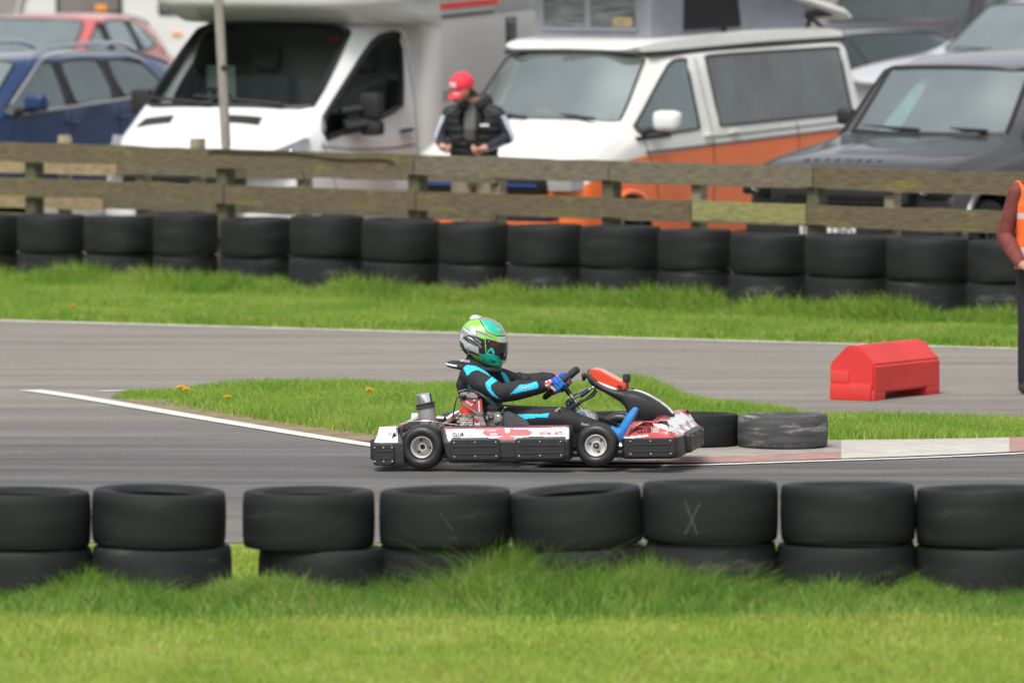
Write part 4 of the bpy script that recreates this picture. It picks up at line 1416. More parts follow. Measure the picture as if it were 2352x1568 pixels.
def on_bonnet(x, y, up=0.0):
    h = _bv.ray_cast(Vector((x, y, 3)), Vector((0, 0, -1)))
    return Vector((x, y, (h[0].z if h[0] is not None else 1.2) + up))
G = []
for t in np.linspace(0, 1, 12):
    row = []
    for y in np.linspace(-.36, .36, 15):
        e = max(0, min(1, (.36 - abs(y)) / .08))
        row.append(on_bonnet(-.34 - .98 * t, y * lerp(.85, 1.1, t), -.004 + .022 * e * min(1, t / .12) * min(1, (1 - t) / .06 + .3)))
    G.append(row)
MB().grid(G).build('bonnet_dome', P_GREYL, df, 50)
mb = MB()
for k, ch in enumerate('DEFENDER'):
    y = lerp(-.40, .30, k / 7)
    A0, A1 = on_bonnet(-.13, y), on_bonnet(-.20, y)
    A = frame(A0 + Vector((0, -.03, .003)), (0, 1, 0), (A1 - A0))
    mb.join(text_mb(ch, .055, A, bold=.03))
mb.build('lettering', M_BLACKT, df)
mb = MB().rbox(-.10, .035, -.66, .66, .80, .98, .02, 0)
mb.rbox(-.08, .045, -.5, .5, .84, .90, .01, 1)
mb.build('grille', [M_TRIM, M_SEAL], df)
MB().rbox(-.15, .045, -.9, .9, .42, .72, .04).build('bumper', M_TRIM, df)
mb = MB().rbox(.045, .06, -.36, .17, .525, .635, .004, 0)
mb.join(text_mb('EK14 DHS', .075, frame((.0605, -.335, .545), (0, 1, 0), (0, 0, 1)), bold=.03, sx=1.05), None, 1)
mb.build('number_plate', [M_PLATE, M_BLACKT], df)
for s in (1, -1):
    mb = MB().rbox(-.34, -.02, min(s * .70, s * .965), max(s * .70, s * .965), .86, 1.09, .03, 0)
    mb.lathe([(.001, 0), (.07, 0), (.075, .02), (.08, .045)], 20, 1, Matrix.Translation((-.05, s * .80, .97)) @ Matrix.Rotation(rad(90), 4, 'Y'))
    mb.build('headlight', [M_SEAL, M_LAMP], df)
    mirror(df, -1.95, s * .97, 1.33, M_TRIM, .16, .14, .10)
wiper(df, (-1.50, .62, 1.30), (-1.47, .42, 1.335), (-1.56, -.12, 1.345))
wiper(df, (-1.46, -.04, 1.30), (-1.45, -.2, 1.335), (-1.58, -.68, 1.345))
MB().rbox(-2.14, -2.06, -.22, .22, 1.74, 1.80, .02).build('rear_view_mirror', M_TRIM, df)
mb = MB()
for f in np.linspace(-.55, -.40, 6):
    pass
mb.grid([[(lerp(-1.72, -2.12, t), lerp(-.52, -.36, t) + w * lerp(.10, .05, t), lerp(1.28, 1.72, t)) for w in (-1, 0, 1)] for t in np.linspace(0, 1, 5)])
mb.build('sun_shade', mat('mint_sunshade', (0.45, 0.72, 0.66), .7, var=.1), df)

# ---- blue SUV
P_BLUE = paint_mat('blue_paint', (0.007, 0.034, 0.125), .28, .25, .9)
sv = vehicle('blue_car', 'blue family SUV with silver roof rails at the left of the front row', 'car', (-4.0, 84, .16), -125, 2)
def s_low(x, y, zl=.85, z6=.6, z7=.38): return [(x, y, zl), (x, y + .01, z6), (x, y - .03, z7), (x, y - .2, z7 - .06), (x, 0, z7 - .06)]
def car_stations(nose, lip, cowl, wst, b0, b1, c0, c1, ge, r0, r1, zr, zb, zh, W=.90):
    """nose..rear x positions, roof, belt and bonnet heights"""
    w = W / .90
    hm = (lip + cowl) / 2
    return [
        [(nose, 0, zh - .22), (nose - .01, .4 * w, zh - .22), (nose - .08, .65 * w, zh - .23), (nose - .17, .78 * w, zh - .24), (nose - .22, .84 * w, zh - .30), (nose - .18, .86 * w, zh - .42), (nose - .12, .86 * w, .55), (nose - .1, .8 * w, .36), (nose - .05, .6 * w, .30), (nose, 0, .30)],
        [(lip, 0, zh - .10), (lip - .01, .4 * w, zh - .10), (lip - .08, .68 * w, zh - .11), (lip - .2, .82 * w, zh - .15), (lip - .24, .88 * w, zh - .25)] + s_low(lip - .24, .90 * w, .72),
        [(hm, 0, zh), (hm, .4 * w, zh - .003), (hm, .70 * w, zh - .02), (hm, .84 * w, zh - .07), (hm, .895 * w, zh - .18)] + s_low(hm, .91 * w, .82),
        [(cowl + .16, 0, zb + .015), (cowl + .12, .45 * w, zb + .015), (cowl, .76 * w, zb + .02), (cowl - .10, .85 * w, zb - .01), (cowl - .16, .89 * w, zb - .05)] + s_low(cowl - .16, .905 * w),
        [(wst + .10, 0, zr - .02), (wst + .08, .38 * w, zr - .025), (wst, .60 * w, zr - .055), (wst - .18, .68 * w, zr - .07), (wst - .1, .895 * w, zb - .03)] + s_low(wst - .1, .91 * w),
        [(b0, 0, zr + .005), (b0, .38 * w, zr), (b0, .60 * w, zr - .03), (b0, .70 * w, zr - .06), (b0, .90 * w, zb - .015)] + s_low(b0, .91 * w),
        [(b1, 0, zr + .005), (b1, .38 * w, zr), (b1, .60 * w, zr - .03), (b1, .70 * w, zr - .06), (b1, .90 * w, zb - .01)] + s_low(b1, .91 * w),
        [(c0, 0, zr - .005), (c0, .38 * w, zr - .01), (c0, .60 * w, zr - .04), (c0 + .02, .70 * w, zr - .075), (c0, .90 * w, zb + .01)] + s_low(c0, .91 * w),
        [(c1, 0, zr - .01), (c1, .38 * w, zr - .015), (c1, .60 * w, zr - .045), (c1 + .02, .695 * w, zr - .08), (c1, .90 * w, zb + .02)] + s_low(c1, .91 * w),
        [(ge - .05, 0, zr - .06), (ge - .05, .37 * w, zr - .065), (ge, .57 * w, zr - .09), (ge + .18, .66 * w, zr - .13), (ge, .87 * w, zb + .09)] + s_low(ge, .90 * w),
        [(r0, 0, lerp(zr, zb, .35)), (r0, .37 * w, lerp(zr, zb, .36)), (r0, .58 * w, lerp(zr, zb, .4)), (r0 + .05, .68 * w, lerp(zr, zb, .5)), (r0, .82 * w, zb)] + s_low(r0 - .02, .87 * w),
        [(r1, 0, zb - .02), (r1, .37 * w, zb - .02), (r1, .58 * w, zb - .04), (r1, .68 * w, zb - .08), (r1, .74 * w, zb - .12)] + s_low(r1, .78 * w),
    ]
def car_lab(i, r):
    if i == 3 and r in (0, 1): return 2
    if i in (3, 4) and r == 3: return 3
    if i in (6, 8) and r == 3: return 4
    if i in (5, 7) and r == 3: return 6
    if i == 9 and r in (0, 1): return 5
    if r >= 7: return 1
    return 0
def build_car(root, S, paint, gl, axles, wr=.34, W=.90, seats=None):
    cuts = [cutter(x, wr, side=s) for x in axles for s in (1, -1)]
    me = shell(S, car_lab, 7, (2, 3, 4, 5), 6, inset=.022, crease=std_crease(.35), cutters=cuts)
    free(cuts)
    mats = [paint, M_TRIM, None, None, None, None, M_SEAL] + [M_WELL] * (len(me.materials) - 7)
    add_parts(root, me, mats, {2: ('windscreen', gl[0]), 3: ('side_window', gl[1]), 4: ('side_window', gl[2]), 5: ('rear_window', gl[2])})
    for x in axles:
        for s in (1, -1): wheel(root, x, s * (W - .13), wr)
    if seats:
        xs, zs = seats
        for x in xs:
            for s in (.38, -.38): seat(root, x, s, zs, .52)
        MB().rbox(xs[0] + .75, xs[0] + 1.15, -.72, .72, zs + .05, zs + .30, .05).build('dashboard', M_DASH, root)
build_car(sv, car_stations(3.72, 3.58, 2.62, 1.97, 1.56, 1.46, .82, .72, -.02, -.45, -.62, 1.735, 1.25, 1.17), P_BLUE, (GL_BRIGHT, GL_GREY, GL_GREY), (2.95, .30), .35, .90, ((1.35, .5), .92))
for s in (1, -1):
    pts = smoothline([(1.80, s * .60, 1.69), (1.62, s * .60, 1.745), (1.3, s * .60, 1.785), (.8, s * .60, 1.79), (.35, s * .60, 1.765), (.12, s * .60, 1.69)], 6)
    MB().tube(pts, .022, 8).build('roof_rail', M_CHROME, sv)
    pts = smoothline([(2.40, s * .862, 1.30), (2.05, s * .80, 1.52), (1.75, s * .735, 1.68), (1.4, s * .718, 1.725), (.8, s * .718, 1.715), (.35, s * .70, 1.66), (.1, s * .70, 1.58)], 6)
    MB().tube(pts, .013, 6).build('window_trim', M_CHROME, sv)
    MB().tube([(2.3, s * .905, 1.215), (1.5, s * .918, 1.238), (.7, s * .915, 1.265), (.05, s * .895, 1.33)], .014, 6).build('window_trim', M_CHROME, sv)
    mirror(sv, 2.30, s * .98, 1.24, P_BLUE, .22, .16, .14)
    for x in (1.42, .62):
        MB().rbox(x, x + .2, s * .915 - .015, s * .915 + .02, 1.075, 1.105, .012).build('door_handle', P_BLUE, sv)
    MB().rbox(3.3, 3.6, min(s * .62, s * .82), max(s * .62, s * .82), .86, 1.0, .04).build('headlight', M_LAMP, sv)
MB().rbox(3.5, 3.74, -.5, .5, .7, .88, .03).build('grille', M_SEAL, sv)

# ---- red hatchback behind it
P_REDC = paint_mat('red_paint', (0.60, 0.12, 0.11), .35, 0, 1.0)  # red lightened so the paint carries sky reflection and haze
rd = vehicle('red_car', 'red rounded hatchback parked behind the blue SUV', 'car', (-5.0, 96, .5), -108, 2)
build_car(rd, car_stations(2.55, 2.42, 1.55, .62, .48, .38, -.35, -.45, -.95, -1.45, -1.65, 1.50, 1.02, .98, .86), P_REDC, (GL_BRIGHT, GL_PALE, GL_PALE), (1.75, -.75), .31, .86, ((.1, -.75), .72))
for s in (1, -1):
    mirror(rd, 1.15, s * .90, .98, P_REDC, .18, .14, .12)
    MB().rbox(-1.62, -1.5, min(s * .6, s * .76), max(s * .6, s * .76), .75, .95, .03).build('tail_lamp', M_TAIL, rd)
    MB().rbox(2.2, 2.45, min(s * .55, s * .76), max(s * .55, s * .76), .68, .82, .04).build('headlight', M_LAMP, rd)

# ---- white off-roader behind the grey one
P_SILV = paint_mat('silver_white_paint', (0.46, 0.46, 0.475))
wh = vehicle('white_car', 'silvery white off-roader parked behind the grey off-roader at the right edge', 'car', (5.0, 89, .45), -125, 2)
build_car(wh, car_stations(2.15, 2.02, -.15, -.82, -1.25, -1.35, -2.2, -2.3, -3.0, -3.3, -3.4, 1.76, 1.235, 1.265, .92), P_SILV, (GL_BRIGHT, GL_BRIGHT, GL_DARK), (1.25, -1.75), .38, .92, ((-1.5, -2.4), .90))
for s in (1, -1):
    if s > 0: mirror(wh, -.45, s * .98, 1.22, P_WHITE, .2, .17, .12)
    MB().rbox(1.8, 2.05, min(s * .6, s * .82), max(s * .6, s * .82), .88, 1.02, .04).build('headlight', M_LAMP, wh)
wiper(wh, (.02, .1, 1.265), (-.03, -.2, 1.285), (-.14, -.62, 1.29))

# ---- dark van and dark car in the back row
P_DKVAN = paint_mat('dark_brown_paint', (0.035, 0.032, 0.032), .3, .2, .8)
dv = vehicle('dark_van', 'dark brown van with pale window blinds in the back row behind the campervan', 'van', (4.05, 95, .52), -111, 2)
build_van(dv, P_DKVAN, P_DKVAN, (GL_DARK, GL_CAB, GL_CAB))
M_BLIND = mat('beige_blind', (0.62, 0.62, 0.54), .9, var=.1)
MB().box(-4.2, -2.15, .74, .77, 1.45, 1.86).build('window_blind', M_BLIND, dv)
MB().box(-1.60, -1.0, .74, .77, 1.40, 1.75).build('window_blind', M_BLIND, dv)
dc = vehicle('dark_car', 'dark green car whose roof shows between the campervan and the white off-roader', 'car', (3.75, 90.5, .45), -60, -1.5)
P_DKG = paint_mat('dark_green_paint', (0.014, 0.026, 0.024), .25, .3, .9)
build_car(dc, car_stations(2.75, 2.62, 1.25, .42, .2, .1, -.75, -.85, -1.3, -1.8, -1.95, 1.46, .98, .98, .86), P_DKG, (GL_DARK, GL_DARK, GL_DARK), (1.9, -.85), .31, .86, ((-.1, -.95), .70))
MB().rbox(2.3, 2.6, .5, .76, .7, .82, .04).build('headlight', M_LAMP, dc)
MB().rbox(2.3, 2.6, -.76, -.5, .7, .82, .04).build('headlight', M_LAMP, dc)

# ---- white touring caravan far left
cv = thing('caravan', 'white touring caravan standing far back behind the red hatchback', 'caravan', (-2.6, 101.3, .62), (0, 0, rad(-4)))
P_CARA = paint_mat('caravan_panel', (0.62, 0.63, 0.60), .45, coat=.2)
bm = bmesh.new()
prof = [(-3.15, .45), (-3.22, 1.0), (-3.05, 1.75), (-2.85, 2.35), (-2.6, 2.55), (2.7, 2.6), (2.95, 2.3), (3.0, .45)]
vs = [bm.verts.new((x, y, z)) for y in (0, 2.2) for x, z in prof]
n_ = len(prof)
bm.faces.new(vs[:n_]); bm.faces.new(list(reversed(vs[n_:])))
for i in range(n_): bm.faces.new((vs[i], vs[i + n_], vs[(i + 1) % n_ + n_], vs[(i + 1) % n_]))
bmesh.ops.recalc_face_normals(bm, faces=bm.faces[:])
bmesh.ops.bevel(bm, geom=bm.edges[:], offset=.06, segments=3, affect='EDGES')
MB().frombm(bm).build('body', P_CARA, cv)
for x0, x1 in ((-2.68, -1.98), (-1.48, -.6), (.2, 1.1)):
    w_ = MB().rbox(x0 - .04, x1 + .04, -.022, .01, 1.26, 1.98, .012).build('window', M_SEAL, cv)
    MB().rbox(x0, x1, -.030, -.018, 1.30, 1.94, .008).build('pane', mat('caravan_pane', (0.20, 0.19, 0.18), .1, var=.1, coat=1), w_)
MB().rbox(-1.36, -1.24, -.02, .02, 1.02, 1.06, .008).build('marker_lamp', M_AMBER, cv)
MB().rbox(-2.26, -2.12, -.035, 0, 1.30, 1.38, .02).build('marker_lamp', M_AMBER, cv)
MB().tube([(-3.3, -.012, .9), (-3.0, -.012, 1.85), (-2.75, -.012, 2.4)], .06, 8, sy=.3).build('edge_trim', P_WHITE, cv)
for x in (-.2,):
    for y in (.15, 2.05):
        t = wheel(cv, x, y - .04, .32)
MB().tube([(-3.15, 1.1, .5), (-4.1, 1.1, .45)], .05, 8).build('hitch', M_TRIM, cv)

# ---- shut lines between doors and panels, lying on the body skin
M_GAP = mat('panel_gap', (0.02, 0.02, 0.02), .8, var=.1)
def seam(root, pts, r=.0045, side_=1, name='panel_gap'):
    body = [c for c in root.children if c.name.startswith('body')][0]
    me = body.data
    bv = BVHTree.FromPolygons([v.co for v in me.vertices], [tuple(p.vertices) for p in me.polygons])
    P = []
    for p in smoothline([Vector((x, 0, z)) for x, z in pts], 8):
        h = bv.ray_cast(Vector((p.x, 2.0 * side_, p.z)), Vector((0, -side_, 0)))
        if h[0] is not None: P.append(h[0] + Vector((0, .001 * side_, 0)))
    if len(P) > 2: MB().tube(P, r, 6).build(name, M_GAP, root)
seam(vw, [(-1.80, 1.86), (-1.83, 1.5), (-1.86, 1.2), (-1.86, .8), (-1.82, .45)])
seam(vw, [(-.70, 1.20), (-.78, 1.05), (-.86, .85), (-.95, .5)])
seam(vw, [(-3.35, 1.20), (-3.36, 1.0), (-3.36, .6)])
seam(vw, [(-1.88, 1.155), (-2.6, 1.155), (-3.4, 1.155), (-4.5, 1.155)], .007)
seam(mh, [(.27, 2.10), (.245, 1.7), (.245, 1.3), (.25, .8)])
seam(mh, [(1.93, 1.26), (1.86, 1.1), (1.78, .9), (1.7, .75)])
seam(mh, [(1.95, 1.22), (1.4, 1.16), (.8, 1.13), (.3, 1.13)], .006)
seam(sv, [(1.52, 1.2), (1.52, 1.0), (1.50, .6)])
seam(sv, [(.78, 1.22), (.78, 1.0), (.70, .7), (.62, .5)])
seam(sv, [(2.38, 1.18), (2.42, 1.0), (2.40, .7)])
seam(df, [(-2.85, 1.15), (-2.86, .9), (-2.85, .6)])
seam(df, [(-1.66, 1.14), (-1.66, .9), (-1.66, .6)])
# ------------------------------------------------------------ the kart and its driver
K4 = lambda x, y: (1360 + x / 2.306, 1120 + y / 2.306)
K5 = lambda x, y: (2000 + x / 3.135, 1300 + y / 3.135)
KB = lambda x, y: (1940 + x / 6.533, 1340 + y / 6.533)
KH = lambda x, y: (1680 + x / 6.271, 1150 + y / 6.271)
K6 = lambda x, y: (1380 + x / 4.2, 1450 + y / 4.2)
SY, SZ, SP = 0.134, 0.067, 0.023
def L(p, y=0.0):
    """kart-space point at lateral position y from a position measured on the side view"""
    x = ((p[0] - 1583) / 624 - (y + .6) * SY) / .991
    return Vector((x, y, (1760 - p[1]) / 624 - SP * x - (y + .6) * SZ))
def side(c):
    return (1583 + 624 * (c[0] * .991 + (c[1] + .6) * SY), 1760 - 624 * (c[2] + SP * c[0] + (c[1] + .6) * SZ))

KYAW = -math.asin(SY)
kart_rot = (0, rad(-1.25), KYAW)
_P = gp(969.6, 1077.9)
_R = Euler(kart_rot, 'XYZ').to_matrix()
kart_loc = _P - _R @ Vector((0, -.6, 0)) + Vector((.005, -.16, 0))
kart_loc.z += 0.0135
kart = thing('racing_kart', 'white, red and black racing kart cornering on the track with its driver aboard', 'kart', kart_loc, kart_rot)

K_BLK = mat('kart_black_plastic', (0.020, 0.020, 0.021), 0.45, var=0.25, scale=20, bump=.05, bscale=120)
K_GRY = mat('kart_scuffed_plastic', (0.045, 0.045, 0.046), 0.55, var=0.3, scale=25, col2=(0.09, 0.09, 0.09), mix2=.6, scale2=14)
K_WHT = mat('sticker_white', (0.76, 0.76, 0.77), 0.28, var=.04, coat=.5)
K_RED = mat('sticker_red', (0.42, 0.050, 0.055), 0.28, var=.08, coat=.5)
K_DRED = mat('sticker_maroon', (0.24, 0.03, 0.07), 0.3, var=.1, coat=.5)
K_PALE = mat('sticker_pale_grey', (0.56, 0.57, 0.60), 0.3, var=.05)
K_INK = mat('ink', (0.03, 0.03, 0.04), 0.4, var=.05)
K_INKR = mat('ink_red', (0.50, 0.06, 0.05), 0.4, var=.05)
K_GREYI = mat('ink_grey', (0.13, 0.13, 0.14), 0.4, var=.05)
K_SLICK = mat('kart_tyre', (0.018, 0.0185, 0.0185), 0.38, var=.25, scale=20, bump=.08, bscale=80)
K_RIM = mat('kart_rim', (0.58, 0.56, 0.52), 0.42, .12, var=.08, scale=20)
K_STEEL = mat('brushed_steel', (0.42, 0.42, 0.42), 0.3, .9, var=.15, scale=25)
K_CHR = mat('polished_steel', (0.80, 0.80, 0.80), 0.06, 1.0, var=.03)
K_CAST = mat('cast_alloy', (0.33, 0.31, 0.275), 0.5, .5, var=.25, scale=30, bump=.2, bscale=60)
K_TUBE = mat('frame_tube', (0.03, 0.03, 0.032), 0.4, .3, var=.1)
K_CYL = mat('red_cylinder', (0.78, 0.05, 0.025), 0.35, .1, var=.1)
K_BRN = mat('heat_brown_steel', (0.16, 0.09, 0.06), 0.5, .6, var=.3, scale=20)
K_SIL = mat('silencer_grey', (0.22, 0.21, 0.20), 0.55, .1, var=.12, scale=15, coat=.2)
K_ORG = mat('number_panel_orange', (0.66, 0.06, 0.02), 0.35, var=.08, coat=.4)
K_ORGL = mat('number_panel_highlight', (0.72, 0.15, 0.08), 0.3, var=.06, coat=.6)
K_TANK = mat('fuel_tank_plastic', (0.40, 0.41, 0.36), 0.45, var=.12, scale=10)
K_TANKB = mat('fuel_tank_blue', (0.10, 0.20, 0.29), 0.45, var=.12, scale=10)
K_SEAT = mat('kart_seat', (0.085, 0.085, 0.088), 0.5, var=.15, scale=15, coat=.15)

# ---- wheels
def kart_wheel(x, y, R, w, rim=.066, rear=True, steer=0.0):
    s = -1 if y < 0 else 1
    M = Matrix.Translation((x, y, R)) @ Matrix.Rotation(steer, 4, 'Z') @ Matrix.Rotation(rad(90 if s < 0 else -90), 4, 'X')
    h = w / 2
    mb = MB().lathe([(rim, h * .80), (rim * 1.12, h * .93), (R * .66, h * 1.02), (R * .80, h * 1.0), (R * .90, h * .90), (R * .965, h * .72), (R * .993, h * .45), (R, 0), (R * .993, -h * .45), (R * .965, -h * .72), (R * .90, -h * .90), (R * .80, -h), (R * .66, -h * 1.02), (rim * 1.12, -h * .93), (rim, -h * .80)], 64, 0, M, closed=True)
    t = mb.build('wheel', K_SLICK, kart, 60)
    d = h * (.05 if rear else .35)
    mb = MB().lathe([(rim * .99, h * .70), (rim * 1.0, h * .86), (rim * .95, h * .90), (rim * .89, h * .84), (rim * .85, h * .6), (rim * .80, d + .008), (rim * .70, d), (rim * .40, d + .002), (rim * .38, d + .012)], 40, 0, M)
    mb.lathe([(rim * .40, d), (rim * .40, d + (.040 if rear else .012)), (rim * .30, d + (.042 if rear else .016)), (rim * .24, d + (.042 if rear else .016)), (rim * .24, d)], 28, 0, M)
    mb.lathe([(rim * .245, d + .006), (.001, d + .006)], 20, 1, M)
    if not rear:
        mb.lathe([(rim * .30, d + .010), (rim * .30, d + .020), (rim * .24, d + .022), (.001, d + .020)], 24, 1, M)
        mb.lathe([(rim * .14, d + .02), (rim * .13, d + .028), (.001, d + .028)], 6, 2, M)
    for k in range(3):
        a = k * 2 * math.pi / 3 + (1.9 if rear else 2.9)
        q = M @ Matrix.Translation((rim * .60 * math.cos(a), rim * .60 * math.sin(a), d + .002))
        mb.lathe([(.007, 0), (.007, .003), (.001, .003)], 12, 1, q)
    # bead and valve
    mb.build('rim', [K_RIM, K_INK, K_STEEL], t, 40)
    return t
kart_wheel(.008, -.592, .135, .205)
kart_wheel(.008, .592, .135, .205)
kart_wheel(1.048, -.555, .128, .135, rear=False, steer=rad(-2))
kart_wheel(1.048, .555, .128, .135, rear=False, steer=rad(-2))

# ---- frame, floor, axle
mb = MB()
for s in (1, -1):
    mb.tube(smoothline([(-.10, s * .30, .075), (.25, s * .31, .06), (.7, s * .30, .058), (1.0, s * .24, .06), (1.28, s * .20, .06), (1.42, s * .18, .075)], 5), .016, 10)
    mb.tube([(1.048, s * .24, .08), (1.048, s * .40, .11), (1.048, s * .50, .128)], .013, 8)
for x in (-.08, .5, 1.30): mb.tube([(x, -.30, .062), (x, .30, .062)], .015, 8)
mb.build('frame', K_TUBE, kart)
MB().rbox(.62, 1.36, -.27, .27, .036, .044, .002).build('floor_tray', K_STEEL, kart)
mb = MB().tube([(0, -.56, .139), (0, .56, .139)], .02, 14)
mb.build('rear_axle', K_STEEL, kart)
mb = MB().tube([(1.06, -.44, .10), (1.10, 0, .09), (1.06, .44, .10)], .008, 8)
mb.build('track_rod', K_STEEL, kart)
MB().lathe([(.02, -.006), (.095, -.006), (.095, .006), (.02, .006)], 32, 0, Matrix.Translation((0, .2, .139)) @ Matrix.Rotation(rad(90), 4, 'X')).build('brake_disc', K_STEEL, kart)

# ---- lofted plastic bodywork along a plan path
def loft(path, sec, n=8, wig=None, insc=None):
    """path: plan points (x, y) run with the outside on the right; sec: (inward, z)"""
    P = smoothline([(x, y, 0) for x, y in path], n)
    rows = []
    for i, p in enumerate(P):
        t = (P[min(i + 1, len(P) - 1)] - P[max(i - 1, 0)]).normalized()
        inn = Vector((-t.y, t.x, 0))
        f = i / (len(P) - 1)
        k = insc(f) if insc else 1
        rows.append([tuple(p + inn * (d * k) + Vector((0, 0, z + (wig(f, z) if wig else 0)))) for d, z in sec])
    return rows
def densify(sec, step=.006):
    out = []
    for (a, b_), (c, d) in zip(sec, sec[1:]):
        n = max(1, int(math.hypot(c - a, d - b_) / step))
        for k in range(n): out.append((a + (c - a) * k / n, b_ + (d - b_) * k / n))
    out.append(sec[-1])
    return out
def caps(mb, nrow):
    mb.f.append(tuple(range(nrow))); mb.m.append(0)
    mb.f.append(tuple(range(len(mb.v) - nrow, len(mb.v)))); mb.m.append(0)

def guard(parent, o, xd, yd, w, h, bolts=True, t=.014):
    """black guard panel with raised rails and bolts; o = centre, xd along, yd up"""
    M = frame(o, xd, yd)
    mb = MB()
    n = 6
    r = .018
    pl = []
    for cx, cy, a0 in ((w / 2 - r, h / 2 - r, 0), (-w / 2 + r, h / 2 - r, 90), (-w / 2 + r, -h / 2 + r, 180), (w / 2 - r, -h / 2 + r, 270)):
        for k in range(n + 1):
            a = rad(a0 + 90 * k / n)
            pl.append((cx + r * math.cos(a), cy + r * math.sin(a)))
    k = len(pl)
    lay = []
    for sc, z in ((1.0, -.004), (1.0, t * .7), (.985, t), ):
        lay.append([M @ Vector((x * sc if abs(sc - 1) < 1e-6 else x - math.copysign(.004, x), y * sc if abs(sc - 1) < 1e-6 else y - math.copysign(.004, y), z)) for x, y in pl])
    mb.grid(lay, cv=True)
    mb.f.append(tuple(range(len(mb.v) - k, len(mb.v)))); mb.m.append(0)
    for yy in (h * .17, -h * .20):
        mb.rbox(-w / 2 + .02, w / 2 - .02, yy - .004, yy + .004, t - .002, t + .004, .002, 0, M)
    for xx in (-w * .42, 0, w * .42):
        for yy in (h * .34, -h * .34):
            mb.lathe([(.0055, t - .002), (.0055, t + .004), (.003, t + .006), (.001, t + .006)], 10, 1, M @ Matrix.Translation((xx, yy, 0)))
    return mb.build('guard_panel', [K_BLK, K_STEEL], parent, 30)

# ---- side pods
SEC = [(.20, .044), (.035, .038), (.008, .047), (0, .075), (0, .160), (.033, .243), (.045, .250), (.12, .254), (.20, .245), (.20, .044)]
def pod(s):
    y0 = -.705
    xs = np.linspace(.163, .897, 300)
    rows = []
    for x in xs:
        e = min(x - .163, .897 - x)
        tp = math.sqrt(max(0, 1 - (1 - min(e / .02, 1)) ** 2))
        row = []
        for d, z in densify(SEC, .004):
            zz = .15 + (z - .15) * (.80 + .20 * tp)
            sl = .045 * (z - .05) / .2 if x < .5 else 0      # the rear end leans back
            row.append((x - sl * max(0, 1 - (x - .163) / .12) * 1.0 + .0, s * (-(y0 + d + (1 - tp) * .012)) * 1.0, zz))
        rows.append(row)
    mb = MB().grid(rows)
    caps(mb, len(rows[0]))
    o = mb.build('side_pod', [K_BLK, K_WHT, K_RED, K_DRED, K_PALE], kart, 45)
    return o
# (pods are mirrored copies: near side y<0)
def pod_paint(me):
    band = [K6(1195, 640), K6(2352, 618), K5(385, 905), K5(400, 925), K5(455, 1075), K5(375, 1070), K5(365, 1045), K5(-30, 1045)] + [K6(2330, 800), K6(2300, 830), K6(2080, 832), K6(2040, 800), K6(1330, 800), K6(1290, 855), K6(1262, 855), K6(1225, 690)]
    KC = lambda x, y: (1350 + x * .574, 1125 + y * .574)
    maroon = [KC(540, 830), KC(700, 826), KC(700, 844), KC(550, 852)]
    red = [KC(828, 842), KC(1090, 840), KC(1126, 860), KC(1100, 882), KC(828, 887), KC(800, 870), KC(806, 856)]
    redr = [KC(700, 826), KC(1352, 812), KC(1356, 826), KC(1000, 838), KC(1000, 850), KC(860, 850), KC(700, 843)]
    redc = [KC(902, 893), KC(930, 888), KC(960, 884), KC(990, 888), KC(1014, 893), KC(1004, 913), KC(904, 913)]
    rim = [K6(1840, 690), K6(1870, 690), K6(1815, 740), K6(1870, 785), K6(1840, 785), K6(1790, 735)]
    w1 = [K6(1840, 688), K6(2050, 682), K6(1960, 692)]
    w2 = [K6(1880, 745), K6(1990, 725), K6(2050, 745), K6(1960, 752)]
    star1 = [K6(2040, 800), K6(2060, 790), K6(2170, 790), K6(2090, 812)]
    crest = [K6(2150, 650), K6(2230, 648), K6(2228, 705), K6(2190, 725), K6(2152, 705)]
    ch = [[K6(2155, 668), K6(2190, 684), K6(2226, 668), K6(2226, 676), K6(2190, 694), K6(2155, 676)], [K6(2155, 686), K6(2190, 702), K6(2226, 686), K6(2226, 693), K6(2190, 711), K6(2155, 693)]]
    pod_end = L(K5(455, 1000), -.70).x
    def fn(c, n):
        if c.y > 0: c = Vector((c.x, -c.y, c.z))
        if c.y > -.55: return 0
        p = side(c)
        if c.z < .135 or (c.z > .2515 and c.y > -.64): return 0
        if not inpoly(*p, band): return 0
        for q in [crest, w1, w2]:
            if inpoly(*p, q): 
                if q is crest and any(inpoly(*p, z) for z in ch): return 2
                return 1
        if inpoly(*p, redc): return 2
        if inpoly(*p, red): return 2
        if inpoly(*p, redr): return 3 if p[0] < 2050 else 2
        if inpoly(*p, maroon): return 3
        if inpoly(*p, rim): return 4
        return 1
    paint(me, fn)
pn = pod(1)
for v in pn.data.vertices: v.co.y = -abs(v.co.y)
pf = pod(1)
for v in pf.data.vertices: v.co.y = abs(v.co.y)
for o in (pn, pf):
    pod_paint(o.data)
    finish(o.data, 45, True)
for xc in (.335, .724):
    guard(pn, (xc, -.703, .120), (1, 0, 0), (0, 0, 1), .298, .122)
    guard(pf, (xc, .703, .125), (-1, 0, 0), (0, 0, 1), .298, .125)
